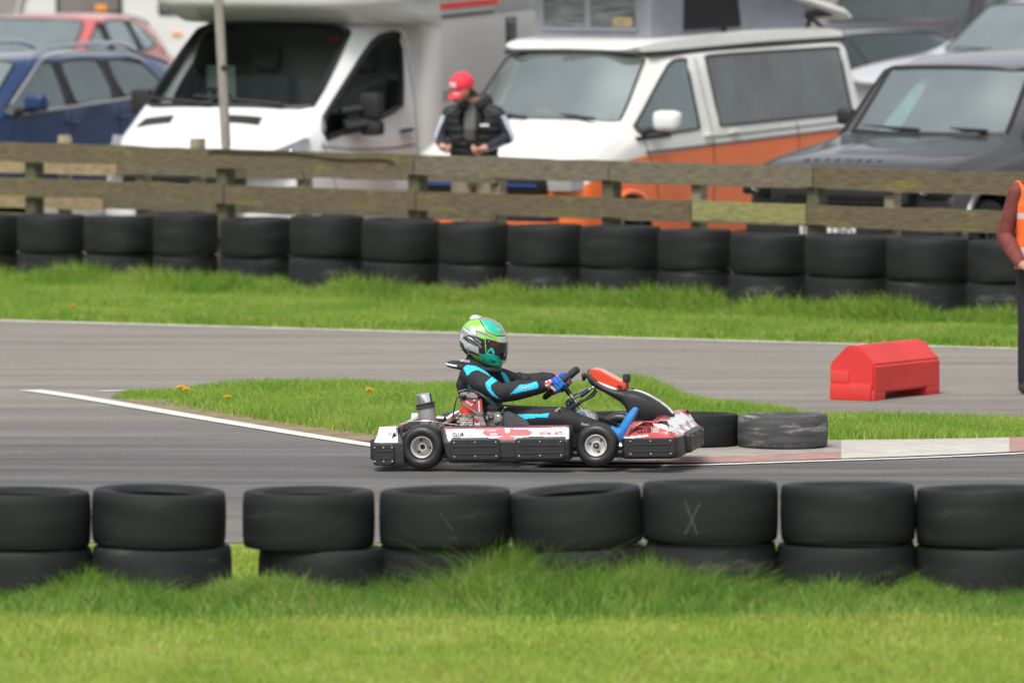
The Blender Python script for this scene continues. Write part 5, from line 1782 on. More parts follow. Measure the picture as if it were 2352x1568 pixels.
# lettering on the near pod, lying on its sloped upper face
NSL = Vector((0, .033, .085)).normalized()
def pod_text(txt, p, h, m, **kw):
    q = L(p, -.69)
    y = -.705 + .033 * (q.z - .165) / .085
    return text_mb(txt, h, frame((q.x, y - .0015, q.z), (1, 0, 0), NSL), m, depth=.0006, **kw)
for txt, p_, h_, m_, kw in (('CLUB', K6(1330, 778), .0195, K_INK, dict(bold=.05)), ('100', K6(1548, 778), .0195, mat('ink_pale', (0.50, 0.52, 0.55), .4), dict(bold=.03)), ('birel', K5(62, 1022), .0235, K_INKR, dict(bold=.02, sx=1.2)), ('art', K5(238, 1018), .0235, K_GREYI, dict(bold=.02, sx=1.25))):
    pod_text(txt, p_, h_, 0, **kw).build('lettering', m_, pn, 180)

# ---- nose
NSEC = [(.10, .045), (.02, .045), (.004, .055), (-.004, .085), (0, .165), (.03, .185), (.10, .240), (.155, .262), (.20, .255), (.20, .20), (.10, .12), (.10, .045)]
npath = [(1.195, -.55), (1.208, -.60), (1.235, -.628), (1.36, -.630), (1.48, -.628), (1.525, -.595), (1.548, -.48), (1.555, -.25), (1.557, 0), (1.555, .25), (1.548, .48), (1.525, .595), (1.48, .628), (1.36, .63), (1.235, .628), (1.208, .60), (1.195, .55)]
rows = loft(npath, densify(NSEC, .005), 22, insc=lambda f: np.interp(abs(f - .5) * 2, [0, .25, .38, .5, .62, .9, 1], [1, .9, .62, .62, .9, .9, .5]), wig=lambda f, z: (.012 * math.exp(-((f - .5) / .2) ** 2)) if z > .2 else 0)
mb = MB().grid(rows); caps(mb, len(rows[0]))
nose = mb.build('nose_cone', [K_BLK, K_WHT, K_RED, K_PALE], kart, 45)
def nose_paint(c, n):
    if c.y > .02:
        pass
    yy = -abs(c.y)
    cc = Vector((c.x, yy, c.z))
    if cc.z < .170: return 0
    if c.x < 1.21 and abs(c.y) > .5: return 0
    p = side(cc)
    if n.z < -.1: return 0
    if p[1] > K5(0, 1040)[1] and p[0] < K5(1100, 0)[0]: return 1
    w = [[K5(1110, 1035), K5(1330, 1012), K5(1330, 1030), K5(1110, 1060)], [K5(1380, 880), K5(1500, 885), K5(1640, 930), K5(1660, 880), K5(1700, 960), K5(1640, 985), K5(1420, 915)], [K5(1640, 790), K5(1800, 800), K5(1850, 940), K5(1800, 930), K5(1760, 880), K5(1600, 900), K5(1560, 870)], [K5(1200, 925), K5(1260, 912), K5(1300, 920), K5(1230, 930)], [K5(1630, 960), K5(1700, 1000), K5(1660, 1000)]]
    if any(inpoly(*p, q) for q in w): return 1
    if c.x > 1.44 and abs(c.y) < .42 and math.sin(abs(c.y) * 21 + c.x * 30) > -.35: return 1
    return 2
paint(nose.data, nose_paint)
for s in (-1, 1):
    guard(nose, (1.378, s * .632, .114), (-s * 1.0, 0, 0), (0, 0, 1), .285, .112)
mb = MB()
A = frame((1.57, 0, .142), (0, 1, 0), (0, 0, 1))
o = guard(nose, (1.558, 0, .118), (0, 1, 0), (0, 0, 1), .66, .115, t=.028)
MB().rbox(1.50, 1.562, -.33, .33, .06, .178, .012).build('guard_mount', K_GRY, nose)
def bvh_of(me):
    return BVHTree.FromPolygons([v.co for v in me.vertices], [tuple(p.vertices) for p in me.polygons])
def wrap(mb, bv, off=.002):
    """lay flat lettering on the near side of a surface"""
    out = []
    for v in mb.v:
        h = bv.ray_cast(Vector((v[0], -1.2, v[2])), Vector((0, 1, 0)))
        out.append((v[0], (h[0].y - off) if h[0] is not None else v[1], v[2]))
    mb.v = out
    return mb
nb = bvh_of(nose.data)
for txt, p_, h_, m_ in (('CLUB', K5(1195, 992), .026, K_INK), ('100', K5(1345, 986), .028, K_WHT)):
    q = L(p_, -.58)
    wrap(text_mb(txt, h_, frame(q, (1, 0, .03), (0, 0, 1)), 0, bold=.05, sx=.98), nb, .003).build('lettering', m_, nose, 180)

# ---- rear bumper
RSEC = [(.03, .035), (.006, .032), (-.004, .045), (-.008, .10), (0, .160), (.016, .172), (.07, .215), (.13, .258), (.17, .260), (.18, .23), (.13, .16), (.06, .09), (.03, .035)]
rpath = [(-.095, .695), (-.105, .708), (-.18, .71), (-.245, .705), (-.283, .67), (-.296, .50), (-.298, .25), (-.298, 0), (-.298, -.25), (-.296, -.50), (-.283, -.67), (-.245, -.705), (-.18, -.71), (-.105, -.708), (-.095, -.695)]
rows = loft(rpath, densify(RSEC, .005), 20, insc=lambda f: np.interp(abs(f - .5) * 2, [0, .27, .43, .80, .97, 1], [1, 1, .34, .30, .26, .10]))
mb = MB().grid(rows); caps(mb, len(rows[0]))
rb = mb.build('rear_bumper', [K_BLK, K_WHT, K_RED], kart, 45)
def rb_paint(c, n):
    if c.z < .168: return 0
    if c.x > -.13: return 0
    y = abs(c.y)
    if .16 < y < .55 and (c.z > .215) and math.sin(c.y * 38 + c.z * 60) > -.1: return 2
    return 1
paint(rb.data, rb_paint)
for s in (-1, 1):
    guard(rb, (-.215, s * .716, .098), (-s, 0, 0), (0, 0, 1), .125, .122)
mb = MB()
mb.rbox(-.315, -.29, -.60, -.25, .06, .18, .01); mb.rbox(-.315, -.29, .25, .60, .06, .18, .01)
q = L(K6(315, 765), -.69)
mb.build('guard_panel', K_BLK, rb)
q = L(K6(312, 772), -.70)
wrap(text_mb('CLUB', .014, frame(q, (1, 0, 0), (0, 0, 1)), 0, bold=.04), bvh_of(rb.data), .002).build('lettering', K_INK, rb, 180)
# curved flank in front of the near rear tyre
for s in (1, -1):
    mb = MB()
    rows = []
    for a in np.linspace(rad(152), rad(196), 10):
        r = .150
        rows.append([(r * math.cos(a) - .004, s * y, .139 + r * math.sin(a)) for y in (.48, .69)] + [((r + .022) * math.cos(a) - .004, s * y, .139 + (r + .022) * math.sin(a)) for y in (.70, .48)])
    mb.grid(rows, cv=True); caps(mb, 4)
    mb.build('bumper_flank', K_BLK, rb)

# ---- steering fairing with the number panel
st = [(626, 295, 350, .07), (642, 252, 405, .11), (684, 300, 445, .13), (760, 390, 490, .14), (860, 450, 535, .145), (950, 480, 592, .15), (1040, 492, 640, .15), (1095, 497, 720, .15), (1130, 497, 880, .145), (1250, 515, 900, .14), (1400, 590, 885, .125), (1530, 675, 868, .105), (1610, 750, 845, .07), (1634, 778, 812, .03)]
rows = []
for xk, tk, bk, hw in st:
    t = L(K5(xk, tk), -.10); b_ = L(K5(xk, bk), -.10)
    x, zt, zb = t.x, t.z, b_.z
    d = zt - zb
    rows.append([(x, 0, zt + .006), (x, -hw * .55, zt + .004), (x, -hw * .92, zt - d * .04), (x, -hw, zt - d * .25), (x, -hw * .98, zt - d * .7), (x, -hw * .80, zb), (x, 0, zb), (x, hw * .80, zb), (x, hw * .98, zt - d * .7), (x, hw, zt - d * .25), (x, hw * .92, zt - d * .04), (x, hw * .55, zt + .004)])
mb = MB().grid(rows, cv=True); caps(mb, 12)
me = evaluated(mb.mesh('bake', [K_BLK, K_WHT, K_GRY, K_RED], 180), [('SUBSURF', dict(levels=2, render_levels=2))])
def fair_paint(c, n):
    if n.z > .35 and abs(c.y) < .05 and c.x > 1.16 and c.z > .20:
        if abs(c.y) < .012 and c.x > 1.3: return 3
        return 1
    if c.x < .965: return 2
    return 0
paint(me, fair_paint)
finish(me, 60)
fair = link('steering_fairing', me, kart)
def yext(parent, name, pts, y0, y1, mats, bev=.006, yref=None, mfn=None):
    """extrude a side-view outline (positions at the near face y0) to the far face y1"""
    pl = [L(p, y0 if yref is None else yref) for p in pts]
    bm = bmesh.new()
    a = [bm.verts.new((p.x, y0, p.z)) for p in pl]
    b_ = [bm.verts.new((p.x, y1, p.z)) for p in pl]
    n = len(pl)
    bm.faces.new(a); bm.faces.new(list(reversed(b_)))
    for i in range(n): bm.faces.new((a[i], b_[i], b_[(i + 1) % n], a[(i + 1) % n]))
    bmesh.ops.recalc_face_normals(bm, faces=bm.faces[:])
    if bev: bmesh.ops.bevel(bm, geom=bm.edges[:], offset=bev, segments=2, affect='EDGES')
    mb = MB().frombm(bm)
    o = mb.build(name, mats, parent, 35)
    if mfn: paint(o.data, mfn)
    return o
np_ = yext(fair, 'number_panel', [K5(655, 262), K5(700, 250), K5(790, 268), K5(1088, 432), K5(1082, 492), K5(955, 486), K5(700, 375), K5(662, 300)], -.115, .095, [K_ORG, K_WHT], .008)
yext(np_, 'panel_highlight', [K5(690, 242), K5(785, 258), K5(1092, 424), K5(1078, 446), K5(930, 398), K5(672, 268)], -.105, .085, [K_ORGL], .004)  # lighter orange slab paints in the pale highlight on the panel's top
yext(np_, 'panel_strip', [K5(690, 365), K5(958, 462), K5(1000, 488), K5(930, 488), K5(800, 440)], -.121, -.111, [K_WHT], .002)
yext(np_, 'panel_clip', [K5(985, 432), K5(1040, 440), K5(1050, 470), K5(1010, 470)], -.123, -.11, [K_INK], .002)
# upright camera on the fairing and the knob at its near end
mb = MB()
c0, c1 = L(K5(1105, 475), 0), L(K5(1106, 300), 0)
mb.tube([c0, c0.lerp(c1, .25), c0.lerp(c1, .45)], [.014, .010, .012], 10)
mb.tube([c0.lerp(c1, .42), c0.lerp(c1, .55), c0.lerp(c1, .8), c1], [.016, .023, .024, .020], 14)
mb.rbox(c0.x - .03, c0.x + .045, -.03, .03, c0.z - .012, c0.z + .004, .004)
mb.build('camera_mount', K_BLK, fair)
mb = MB()
k0 = L(K5(606, 330), -.05)
mb.ball(k0, (.016, .02, .022), 0, 12); mb.tube([k0, L(K5(600, 385), -.05)], [.012, .008], 8); mb.tube([k0, L(K5(660, 345), -.05)], .009, 8)
mb.build('panel_knob', K_BLK, fair)
mb = MB(); k0 = L(K5(710, 462), -.13)
mb.ball(k0, (.009, .009, .009), 0, 10)
mb.build('bolt', K_CHR, fair)

# ---- steering wheel and column
SC = L(KB(1090, 600), 0)
e1 = (L(KB(1500, 240), 0) - L(KB(700, 940), 0)); e1.y = 0; e1.normalize()
e2 = Vector((0, 1, 0))
en = e1.cross(e2).normalized()
if en.x > 0: en = -en                                   # towards the driver
SR = .128
mb = MB()
ring = []
for a in np.linspace(0, 2 * math.pi, 49):
    r = SR * (1 - .07 * max(0, math.cos(a)) ** 6)
    ring.append(SC + e1 * (r * math.cos(a)) + e2 * (r * 1.05 * math.sin(a)))
mb.tube(ring, [.017 + .006 * max(0, math.cos(a)) ** 2 for a in np.linspace(0, 2 * math.pi, 49)], 10, 0, caps=False)
sw = mb.build('steering_wheel', mat('suede_rim', (0.03, 0.03, 0.031), .85, var=.3, scale=40), kart, 60)
mb = MB()
hubc = SC - en * .035
for a in (math.pi / 2, -math.pi / 2, math.pi):
    mb.tube([hubc, SC + e1 * (SR * .9 * math.cos(a)) + e2 * (SR * .95 * math.sin(a))], [.016, .011], 8)
mb.tube([hubc - en * .012, hubc + en * .012], .035, 16)
mb.build('spoke', K_INK, sw)
yext(sw, 'wheel_badge', [KB(1160, 440), KB(1190, 450), KB(1310, 600), KB(1290, 630), KB(1250, 610), KB(1150, 480)], -.06, -.03, [K_CYL], .003)
cb0 = hubc; cb1 = L(K5(580, 735), 0); cb2 = L(K5(720, 905), 0)
mb = MB()
mb.tube([cb0, cb0.lerp(cb1, .30)], .016, 10, 1)
mb.tube([cb0.lerp(cb1, .28), cb1, cb2], .010, 10, 0)
j = L(K5(435, 650), -.02)
mb.tube([j + Vector((0, -.035, 0)), j + Vector((0, .035, 0))], [.026, .026], 14, 1)
mb.ball(j + Vector((.005, -.03, .015)), .018, 1, 10)
mb.ball(L(K5(410, 655), -.06), .006, 0, 8); mb.ball(L(K5(498, 652), -.06), .006, 0, 8)
mb.build('steering_column', [K_CHR, K_INK], kart)
mb = MB()
mb.tube([L(K5(470, 600), -.03), L(K5(690, 470), -.03)], .008, 8, 0)
mb.tube([L(K5(440, 575), .06), L(K5(640, 470), .06)], .007, 8, 0)
mb.tube([L(K5(560, 565), -.04), L(K5(660, 490), -.04)], .013, 8, 1)
mb.tube(smoothline([L(K5(430, 720), -.06), L(K5(540, 640), -.07), L(K5(690, 570), -.08), L(K5(750, 500), -.08)], 6), .008, 8, 1)
mb.tube(smoothline([L(K5(460, 730), -.02), L(K5(600, 610), -.03), L(K5(700, 530), -.05), L(K5(735, 480), -.06)], 6), .006, 8, 1)
mb.build('fairing_support', [K_STEEL, K_INK], kart)

# ---- fuel tank
tank = yext(kart, 'fuel_tank', [K5(430, 800), K5(470, 745), K5(640, 722), K5(690, 760), K5(745, 860), K5(740, 930), K5(700, 1010), K5(450, 1010)], -.07, .10, [K_TANK], .02)
yext(tank, 'tank_stripe', [K5(500, 752), K5(600, 748), K5(690, 905), K5(640, 915), K5(560, 790)], -.074, -.066, [K_TANKB], .002)

# ---- seat
rows = []
path = smoothline([(.60, 0, .13), (.50, 0, .072), (.36, 0, .062), (.26, 0, .12), (.20, 0, .24), (.165, 0, .36), (.150, 0, .42)], 5)
for i, p in enumerate(path):
    t = (path[min(i + 1, len(path) - 1)] - path[max(i - 1, 0)]).normalized()
    nrm = Vector((-t.z, 0, t.x))
    if nrm.x < 0 and i > 8: nrm = -nrm
    f = i / (len(path) - 1)
    nrm = Vector((max(0, f - .35) * 1.2, 0, 1 - max(0, f - .35) * .6)).normalized()
    sh = .21 * math.sin(math.pi * min(1, .16 + f * .82)) ** .8
    row = []
    for u in np.linspace(-1, 1, 21):
        row.append(tuple(p + Vector((0, .19 * math.copysign(abs(u) ** .8, u), 0)) + nrm * (sh * abs(u) ** 3.2)))
    rows.append(row)
mb = MB().grid(rows)
me = evaluated(mb.mesh('bake', [K_SEAT], 180), [('SOLIDIFY', dict(thickness=.008))])
finish(me, 60)
seat_o = link('seat', me, kart)
yext(seat_o, 'seat_wing', [K6(2110, 640), K6(2125, 400), K6(2170, 358), K6(2300, 420), K4(1400, 1035), K4(1450, 1100), K4(1440, 1130)], -.235, -.205, [K_SEAT], .010)

# ---- engine on the near side
EY = -.34
eng = yext(kart, 'engine', [K6(1385, 480), K6(1430, 425), K6(1600, 425), K6(1680, 450), K6(1690, 640), K6(1430, 640), K6(1400, 560)], EY - .03, EY + .14, [K_CAST], .012)
mb = MB()
a, b_ = L(K6(1545, 425), EY + .04), L(K6(1560, 280), EY + .04)
mb.tube([a, a.lerp(b_, .12), a.lerp(b_, .2), a.lerp(b_, .45), a.lerp(b_, .75), b_], [.040, .041, .036, .033, .028, .026], 24)
for k in range(4): mb.tube([a.lerp(b_, .24 + k * .17), a.lerp(b_, .28 + k * .17)], .040 - k * .003, 24)
mb.build('cylinder', K_CYL, eng)
yext(eng, 'cylinder_head', [K6(1500, 195), K6(1490, 140), K6(1560, 130), K6(1590, 90), K6(1700, 100), K6(1740, 190)], EY, EY + .10, [K_CAST], .008)
mb = MB(); a, b_ = L(K6(1640, 110), EY + .05), L(K6(1640, 45), EY + .05)
mb.tube([a, b_], [.022, .018], 14)
mb.tube(smoothline([L(K6(1660, 70), EY + .05), L(K6(1760, 110), EY + .03), L(K6(1860, 180), EY + .02), L(K6(1950, 280), EY + .03)], 6), .011, 10)
mb.build('spark_cap', K_BLK, eng)
yext(eng, 'air_shroud', [K6(1430, 150), K6(1440, 110), K6(1500, 92), K6(1590, 100), K6(1560, 140)], EY + .02, EY + .12, [K_CAST], .008)
mb = MB().tube(smoothline([L(K6(1560, 150), EY - .02), L(K6(1440, 165), EY - .05), L(K6(1395, 220), EY - .06), L(K6(1360, 360), EY - .06), L(K6(1335, 490), EY - .05)], 8), .0045, 8)
mb.ball(L(K6(1520, 165), EY - .01), .016, 0, 10)
mb.build('ignition_lead', K_INK, eng)
pl = yext(eng, 'engine_guard', [K6(1490, 225), K6(1795, 192), K6(1815, 430), K6(1730, 446), K6(1470, 250)], EY - .075, EY - .062, [K_RED, K_STEEL], .002)
yext(pl, 'guard_strut', [K6(1462, 246), K6(1500, 250), K6(1730, 410), K6(1810, 395), K6(1815, 430), K6(1730, 448)], EY - .080, EY - .070, [K_STEEL], .002)
yext(pl, 'guard_strip', [K6(1738, 225), K6(1762, 222), K6(1772, 395), K6(1744, 400)], EY - .080, EY - .070, [K_PALE], .001)
q = L(K6(1540, 250), EY - .08)
text_mb('birel', .017, frame((q.x, EY - .077, q.z), (1, 0, -.62), (.55, 0, 1)), 0, bold=.03).build('lettering', K_WHT, pl, 180)
mb = MB(); mb.ball(L(K6(1680, 222), EY - .08), .007, 0, 10); mb.build('bolt', K_CHR, pl)
leg_ = yext(eng, 'engine_mount', [K6(1670, 440), K6(1800, 430), K6(1862, 640), K6(1680, 640)], EY - .070, EY - .055, [K_CAST], .003)
yext(leg_, 'mount_badge', [K6(1672, 500), K6(1730, 495), K6(1745, 550), K6(1715, 570), K6(1672, 545)], EY - .076, EY - .068, [K_RED], .001)
for dy in (0, 38):
    yext(leg_, 'mount_badge', [K6(1675, 558 + dy), K6(1715, 585 + dy), K6(1755, 555 + dy), K6(1762, 582 + dy), K6(1718, 612 + dy), K6(1678, 585 + dy)], EY - .078, EY - .069, [K_WHT], .001)
mb = MB()
yext(eng, 'carburettor', [K6(1845, 640), K6(1850, 440), K6(1900, 360), K6(2020, 370), K6(2090, 450), K6(2090, 640)], EY + .02, EY + .10, [K_CAST], .012)
yext(eng, 'air_filter', [K6(1860, 290), K6(1900, 275), K6(2015, 305), K6(2030, 370), K6(1900, 385)], EY + .0, EY + .12, [K_BLK], .01)
mb = MB()
for cx, cy, r in ((1868, 485, .018), (2050, 485, .022), (1940, 470, .012), (2020, 575, .012)):
    a = L(K6(cx, cy), EY - .01)
    mb = MB().tube([a + Vector((0, .04, 0)), a], [r, r], 18, 1 if r < .02 else 0)
    mb.tube([a, a - Vector((0, .004, 0))], [r * .7, r * .6], 18, 0)
    mb.build('engine_fitting', [K_CHR, K_INK, K_CAST], eng)
for cx, cy in ((1400, 500), (1420, 560), (1610, 470), (1450, 440), (1560, 600), (1500, 610)):
    MB().ball(L(K6(cx, cy), EY - .035), .011, 0, 10).build('bolt', K_CAST, eng)
mb = MB()
for k in range(5):
    a, b_ = L(K6(1440 + k * 2, 505 + k * 26), EY - .036), L(K6(1650, 505 + k * 26), EY - .036)
    mb.tube([a, b_], .004, 6)
mb.build('engine_fin', K_CAST, eng)
# silencer
a, b_ = L(K6(968, 640), -.36), L(K6(886, 170), -.36)
sl = MB().tube([a, a.lerp(b_, .02), a.lerp(b_, .7), a.lerp(b_, .74)], [.044, .054, .054, .050], 28).build('silencer', K_SIL, kart)
mb = MB()
for t in (.66, .73, .79):
    mb.tube([a.lerp(b_, t - .025), a.lerp(b_, t - .012), a.lerp(b_, t + .012), a.lerp(b_, t + .025)], [.053, .060, .060, .053], 28)
mb.build('clamp_ring', K_GRY, sl)
d = (b_ - a)
tipx = b_ + Vector((.004, -.02, .004))
tip = L(K6(876, 112), -.36)
mb = MB().tube([a.lerp(b_, .80), b_, b_.lerp(tip, .75), tip, tip + (tip - b_) * .12], [.047, .047, .045, .034, .014], 28, 0)
mb.build('tail_pipe', [K_CHR, K_INK], sl)
mb = MB().tube(smoothline([L(K6(1130, 650), -.34), L(K6(1220, 590), -.33), L(K6(1340, 520), -.30), L(K6(1420, 500), -.26)], 6), [.018] * 19, 12)
mb.build('exhaust_pipe', K_BRN, kart)
mb = MB().tube([L(K6(1085, 510), -.20), L(K6(1190, 512), -.20)], [.022, .022], 16).tube([L(K6(1240, 530), -.24), L(K6(1330, 460), -.22), L(K6(1430, 410), -.2)], .022, 12)
mb.build('breather_can', K_STEEL, kart)
mb = MB().tube(smoothline([L(K6(640, 560), -.42), L(K6(860, 545), -.44), L(K6(1010, 555), -.44), L(K6(1200, 580), -.42), L(K6(1420, 605), -.40)], 6), .0035, 6)
mb.ball(L(K6(975, 555), -.44), .012, 0, 10)
mb.build('tension_wire', K_STEEL, kart)
# pedals
for s in (-1, 1):
    mb = MB().tube([(1.14, s * .15, .06), (1.20, s * .15, .12), (1.225, s * .15, .22)], .008, 8)
    mb.tube([(1.225, s * .20, .22), (1.225, s * .10, .22)], .009, 8)
    mb.build('pedal', K_STEEL, kart)
mb = MB().ball(L(K5(1010, 1140), -.45), (.025, .03, .02), 0, 12)
mb.tube([L(K5(980, 1150), -.48), L(K5(1040, 1150), -.48)], .011, 10)
mb.build('spindle', K_CHR, kart)
MB().rbox(1.10, 1.20, -.46, -.30, .05, .07, .008).build('stub_bracket', K_TUBE, kart)

# ---- people ------------------------------------------------------------
def body_mesh(tubes, balls=(), voxel=.008, smooth=4, mats=()):
    mb = MB()
    for pts, rs in tubes:
        mb.tube(pts, rs, 16)
        for p, r in ((pts[0], rs[0]), (pts[-1], rs[-1])):
            rr_ = r if not isinstance(r, (tuple, list)) else min(r)
            mb.ball(p, rr_ * .98, 0, 12)
    for c, r in balls: mb.ball(c, r, 0, 16)
    me = mb.mesh('bake', [mats[0]], 180)
    me = evaluated(me, [('REMESH', dict(mode='VOXEL', voxel_size=voxel)), ('SMOOTH', dict(factor=.5, iterations=smooth))])
    me.materials.clear()
    for m in mats: me.materials.append(m)
    me.polygons.foreach_set('use_smooth', [True] * len(me.polygons))
    return me

S_BLK = mat('suit_black', (0.016, 0.016, 0.018), .8, var=.35, scale=14, bump=.5, bscale=16)
S_CYN = mat('suit_cyan', (0.02, 0.52, 0.80), .7, var=.12, scale=14, bump=.4, bscale=16)
S_WHT = mat('suit_white', (0.7, 0.7, 0.72), .8, var=.1)
S_BLU = mat('boot_blue', (0.02, 0.20, 0.52), .6, var=.2, scale=20)
S_GRYB = mat('boot_sole', (0.07, 0.07, 0.07), .8, var=.2)
sh_n, el_n, wr_n = L(K4(945, 665), -.155), L(K4(1185, 815), -.235), L(KB(640, 690), -.15)
sh_f = Vector((sh_n.x + .01, .155, sh_n.z)); el_f = L(K4(1370, 735), .20); wr_f = L(KB(850, 500), .13)
nk = L(K4(985, 590), 0)
ch = L(K4(985, 720), 0); md = L(K4(1010, 850), 0); pv = L(K4(1090, 1010), 0)
hp_n, kn_n, an_n = L(K4(1160, 1040), -.09), L(K5(322, 836), -.17), L(K5(1005, 1025), -.15)
hp_f, kn_f, an_f = Vector((hp_n.x, .09, hp_n.z)), Vector((kn_n.x, .17, kn_n.z - .02)), Vector((an_n.x, .15, an_n.z))
toe_n = L(K5(1195, 735), -.15); heel_n = L(K5(1015, 1050), -.15)
toe_f = Vector((toe_n.x, .15, toe_n.z)); heel_f = Vector((heel_n.x, .15, heel_n.z))
tubes = []
tubes.append(([nk + Vector((.0, 0, .06)), nk, ch, md, pv], [(.058, .058), (.11, .088), (.165, .125), (.15, .118), (.155, .105)]))
for s_, e_, w_ in ((sh_n, el_n, wr_n), (sh_f, el_f, wr_f)):
    tubes.append(([s_.lerp(nk, .35), s_], [.065, .066]))
    tubes.append(([s_, s_.lerp(e_, .5), e_], [.072, .068, .059]))
    tubes.append(([e_, e_.lerp(w_, .35), e_.lerp(w_, .7), w_], [.059, .060, .051, .039]))
for h_, k_, a_ in ((hp_n, kn_n, an_n), (hp_f, kn_f, an_f)):
    tubes.append(([pv.lerp(h_, .6), h_], [.080, .080]))
    tubes.append(([h_, h_.lerp(k_, .5), k_], [.080, .074, .070]))
    tubes.append(([k_, k_.lerp(a_, .3), k_.lerp(a_, .7), a_], [.070, .060, .050, .040]))
for h_, t_ in ((heel_n, toe_n), (heel_f, toe_f)):
    tubes.append(([h_, h_.lerp(t_, .4), h_.lerp(t_, .75), t_], [.036, .038, .036, .026]))
folds = []
rr = random.Random(8)
for s_, e_ in ((sh_n, el_n), (el_n, wr_n), (el_f, wr_f), (hp_n, kn_n)):
    for k in range(5):
        t = .12 + k * .18
        c = s_.lerp(e_, t)
        folds.append((c + Vector((rr.uniform(-.012, .012), rr.uniform(-.012, .012), rr.uniform(.0, .016))), .056 * (1 - .3 * t) + .0))
for xx, yy in ((40, 500), (200, 520), (60, 470)):
    folds.append((L(KB(xx, yy), .12), .035))
me = body_mesh(tubes, folds, .0048, 6, [S_BLK, S_CYN, S_WHT, S_BLU, S_GRYB])
cy = [[K4(855, 563), K4(985, 578), K4(1085, 630), K4(1112, 672), K4(1075, 648), K4(1000, 612), K4(950, 628), K4(910, 668), K4(888, 615)],
      [K4(1125, 672), K4(1170, 706), K4(1112, 742), K4(1118, 790), K4(1185, 868), K4(1120, 830), K4(1075, 772), K4(1066, 725)],
      [K4(1278, 822), K4(1350, 752), KB(60, 650), KB(230, 648), KB(480, 570), KB(522, 640), KB(525, 725), KB(340, 785), KB(150, 822), KB(0, 862)],
      [K4(915, 742), K4(945, 775), K4(960, 800), K4(918, 790)], [K4(1040, 835), K4(1100, 850), K4(1145, 905), K4(1130, 930), K4(1060, 880)],
      [K4(1330, 992), KB(0, 1380), KB(200, 1368), KB(540, 1368), KB(772, 1338), KB(752, 1442), KB(480, 1455), KB(140, 1502), K4(1400, 1038)],
      [K4(1195, 618), K4(1240, 638), K4(1272, 690), K4(1303, 748), K4(1250, 742), K4(1215, 662)],
      [K4(1185, 985), K4(1205, 965), K4(1225, 975), K4(1200, 995)]]
def suit(c, n):
    p = side(c)
    if c.x > an_n.x - .045 and c.z < toe_n.z + .1:
        ax_ = (toe_n - heel_n).normalized()
        return 4 if (n.x > .45 and n.z < .3) else 3
    far_only = c.y > .02
    for i, q in enumerate(cy):
        if i == 6:
            if c.y > -.08 and inpoly(*p, q): return 1
        elif c.y < .0 and n.y < .45 and inpoly(*p, q): return 1
    if c.y > .02:   # the far sleeve and thigh carry the same panels
        p2 = side(Vector((c.x, -c.y, c.z)))
        if n.y > -.3 and any(inpoly(*p2, q) for q in (cy[1], cy[5])): return 1
    return 0
paint(me, suit)
driver = link('person', me)
driver.location = kart_loc; driver.rotation_euler = kart_rot
tag(driver, 'driver in black and cyan race suit and green helmet steering the kart', 'person')
S_LOGO = mat('suit_logo_white', (0.75, 0.78, 0.80), .7, var=.05)
bvh = BVHTree.FromPolygons([v.co for v in me.vertices], [tuple(p.vertices) for p in me.polygons])
def logo(name, txt, p, h, xdir_px, parent=driver, y=-.25, m=S_LOGO):
    """lettering wrapped on the near face of the suit"""
    o0 = L(p, y)
    xd = (L((p[0] + xdir_px[0], p[1] + xdir_px[1]), y) - o0).normalized()
    M = frame(o0, xd, Vector((0, 0, 1)) - xd * xd.z)
    mb = text_mb(txt, h, M, 0, bold=.03)
    out = []
    for v in mb.v:
        hit = bvh.ray_cast(Vector((v[0], -1.0, v[2])), Vector((0, 1, 0)))
        yv = hit[0].y - .0025 if hit[0] is not None else v[1]
        out.append((v[0], yv, v[2]))
    mb.v = out
    return mb.build(name, m, parent, 180)
logo('lettering', 'sparco', KB(60, 770), .020, (60, -8))
logo('lettering', 'sparco', K5(545, 900), .016, (50, 14))
logo('lettering', 'sparco', K4(1185, 982), .013, (40, -32))
logo('lettering', 'OMP', KB(915, 1325), .013, (50, -30))

# collar
S_COL = mat('collar_black', (0.020, 0.020, 0.021), .7, var=.2)
mb = MB()
cc = L(K4(985, 590), 0)
tl = rad(9)
rows = []
for a in np.linspace(0, 2 * math.pi, 40, endpoint=False):
    r = .125 + .022 * max(0, -math.cos(a)) ** 2
    c = Vector((r * math.cos(a), r * .93 * math.sin(a), 0))
    o_ = Vector((math.cos(a), math.sin(a), 0))
    row = []
    for b in np.linspace(0, 2 * math.pi, 12, endpoint=False):
        q = c + o_ * (.036 * math.cos(b)) + Vector((0, 0, .020 * math.sin(b) - r * math.cos(a) * .16 + .0))
        row.append(tuple(cc + q))
    rows.append(row)
mb.grid(rows, cu=True, cv=True)
col = mb.build('neck_collar', [S_COL, S_WHT], driver, 60)
paint(col.data, lambda c, n: 1 if (c.x < cc.x - .09 and c.y < .0 and n.z > -.2 and n.z < .75 and abs(c.z - cc.z - .028) < .014) else 0)
qq = L(KH(330, 1240), -.11)
text_mb('OMAX', .014, frame((qq.x, -.155, qq.z - .008), (1, 0, -.12), (0, 0, 1)), 0, bold=.04).build('lettering', S_WHT, col, 180)

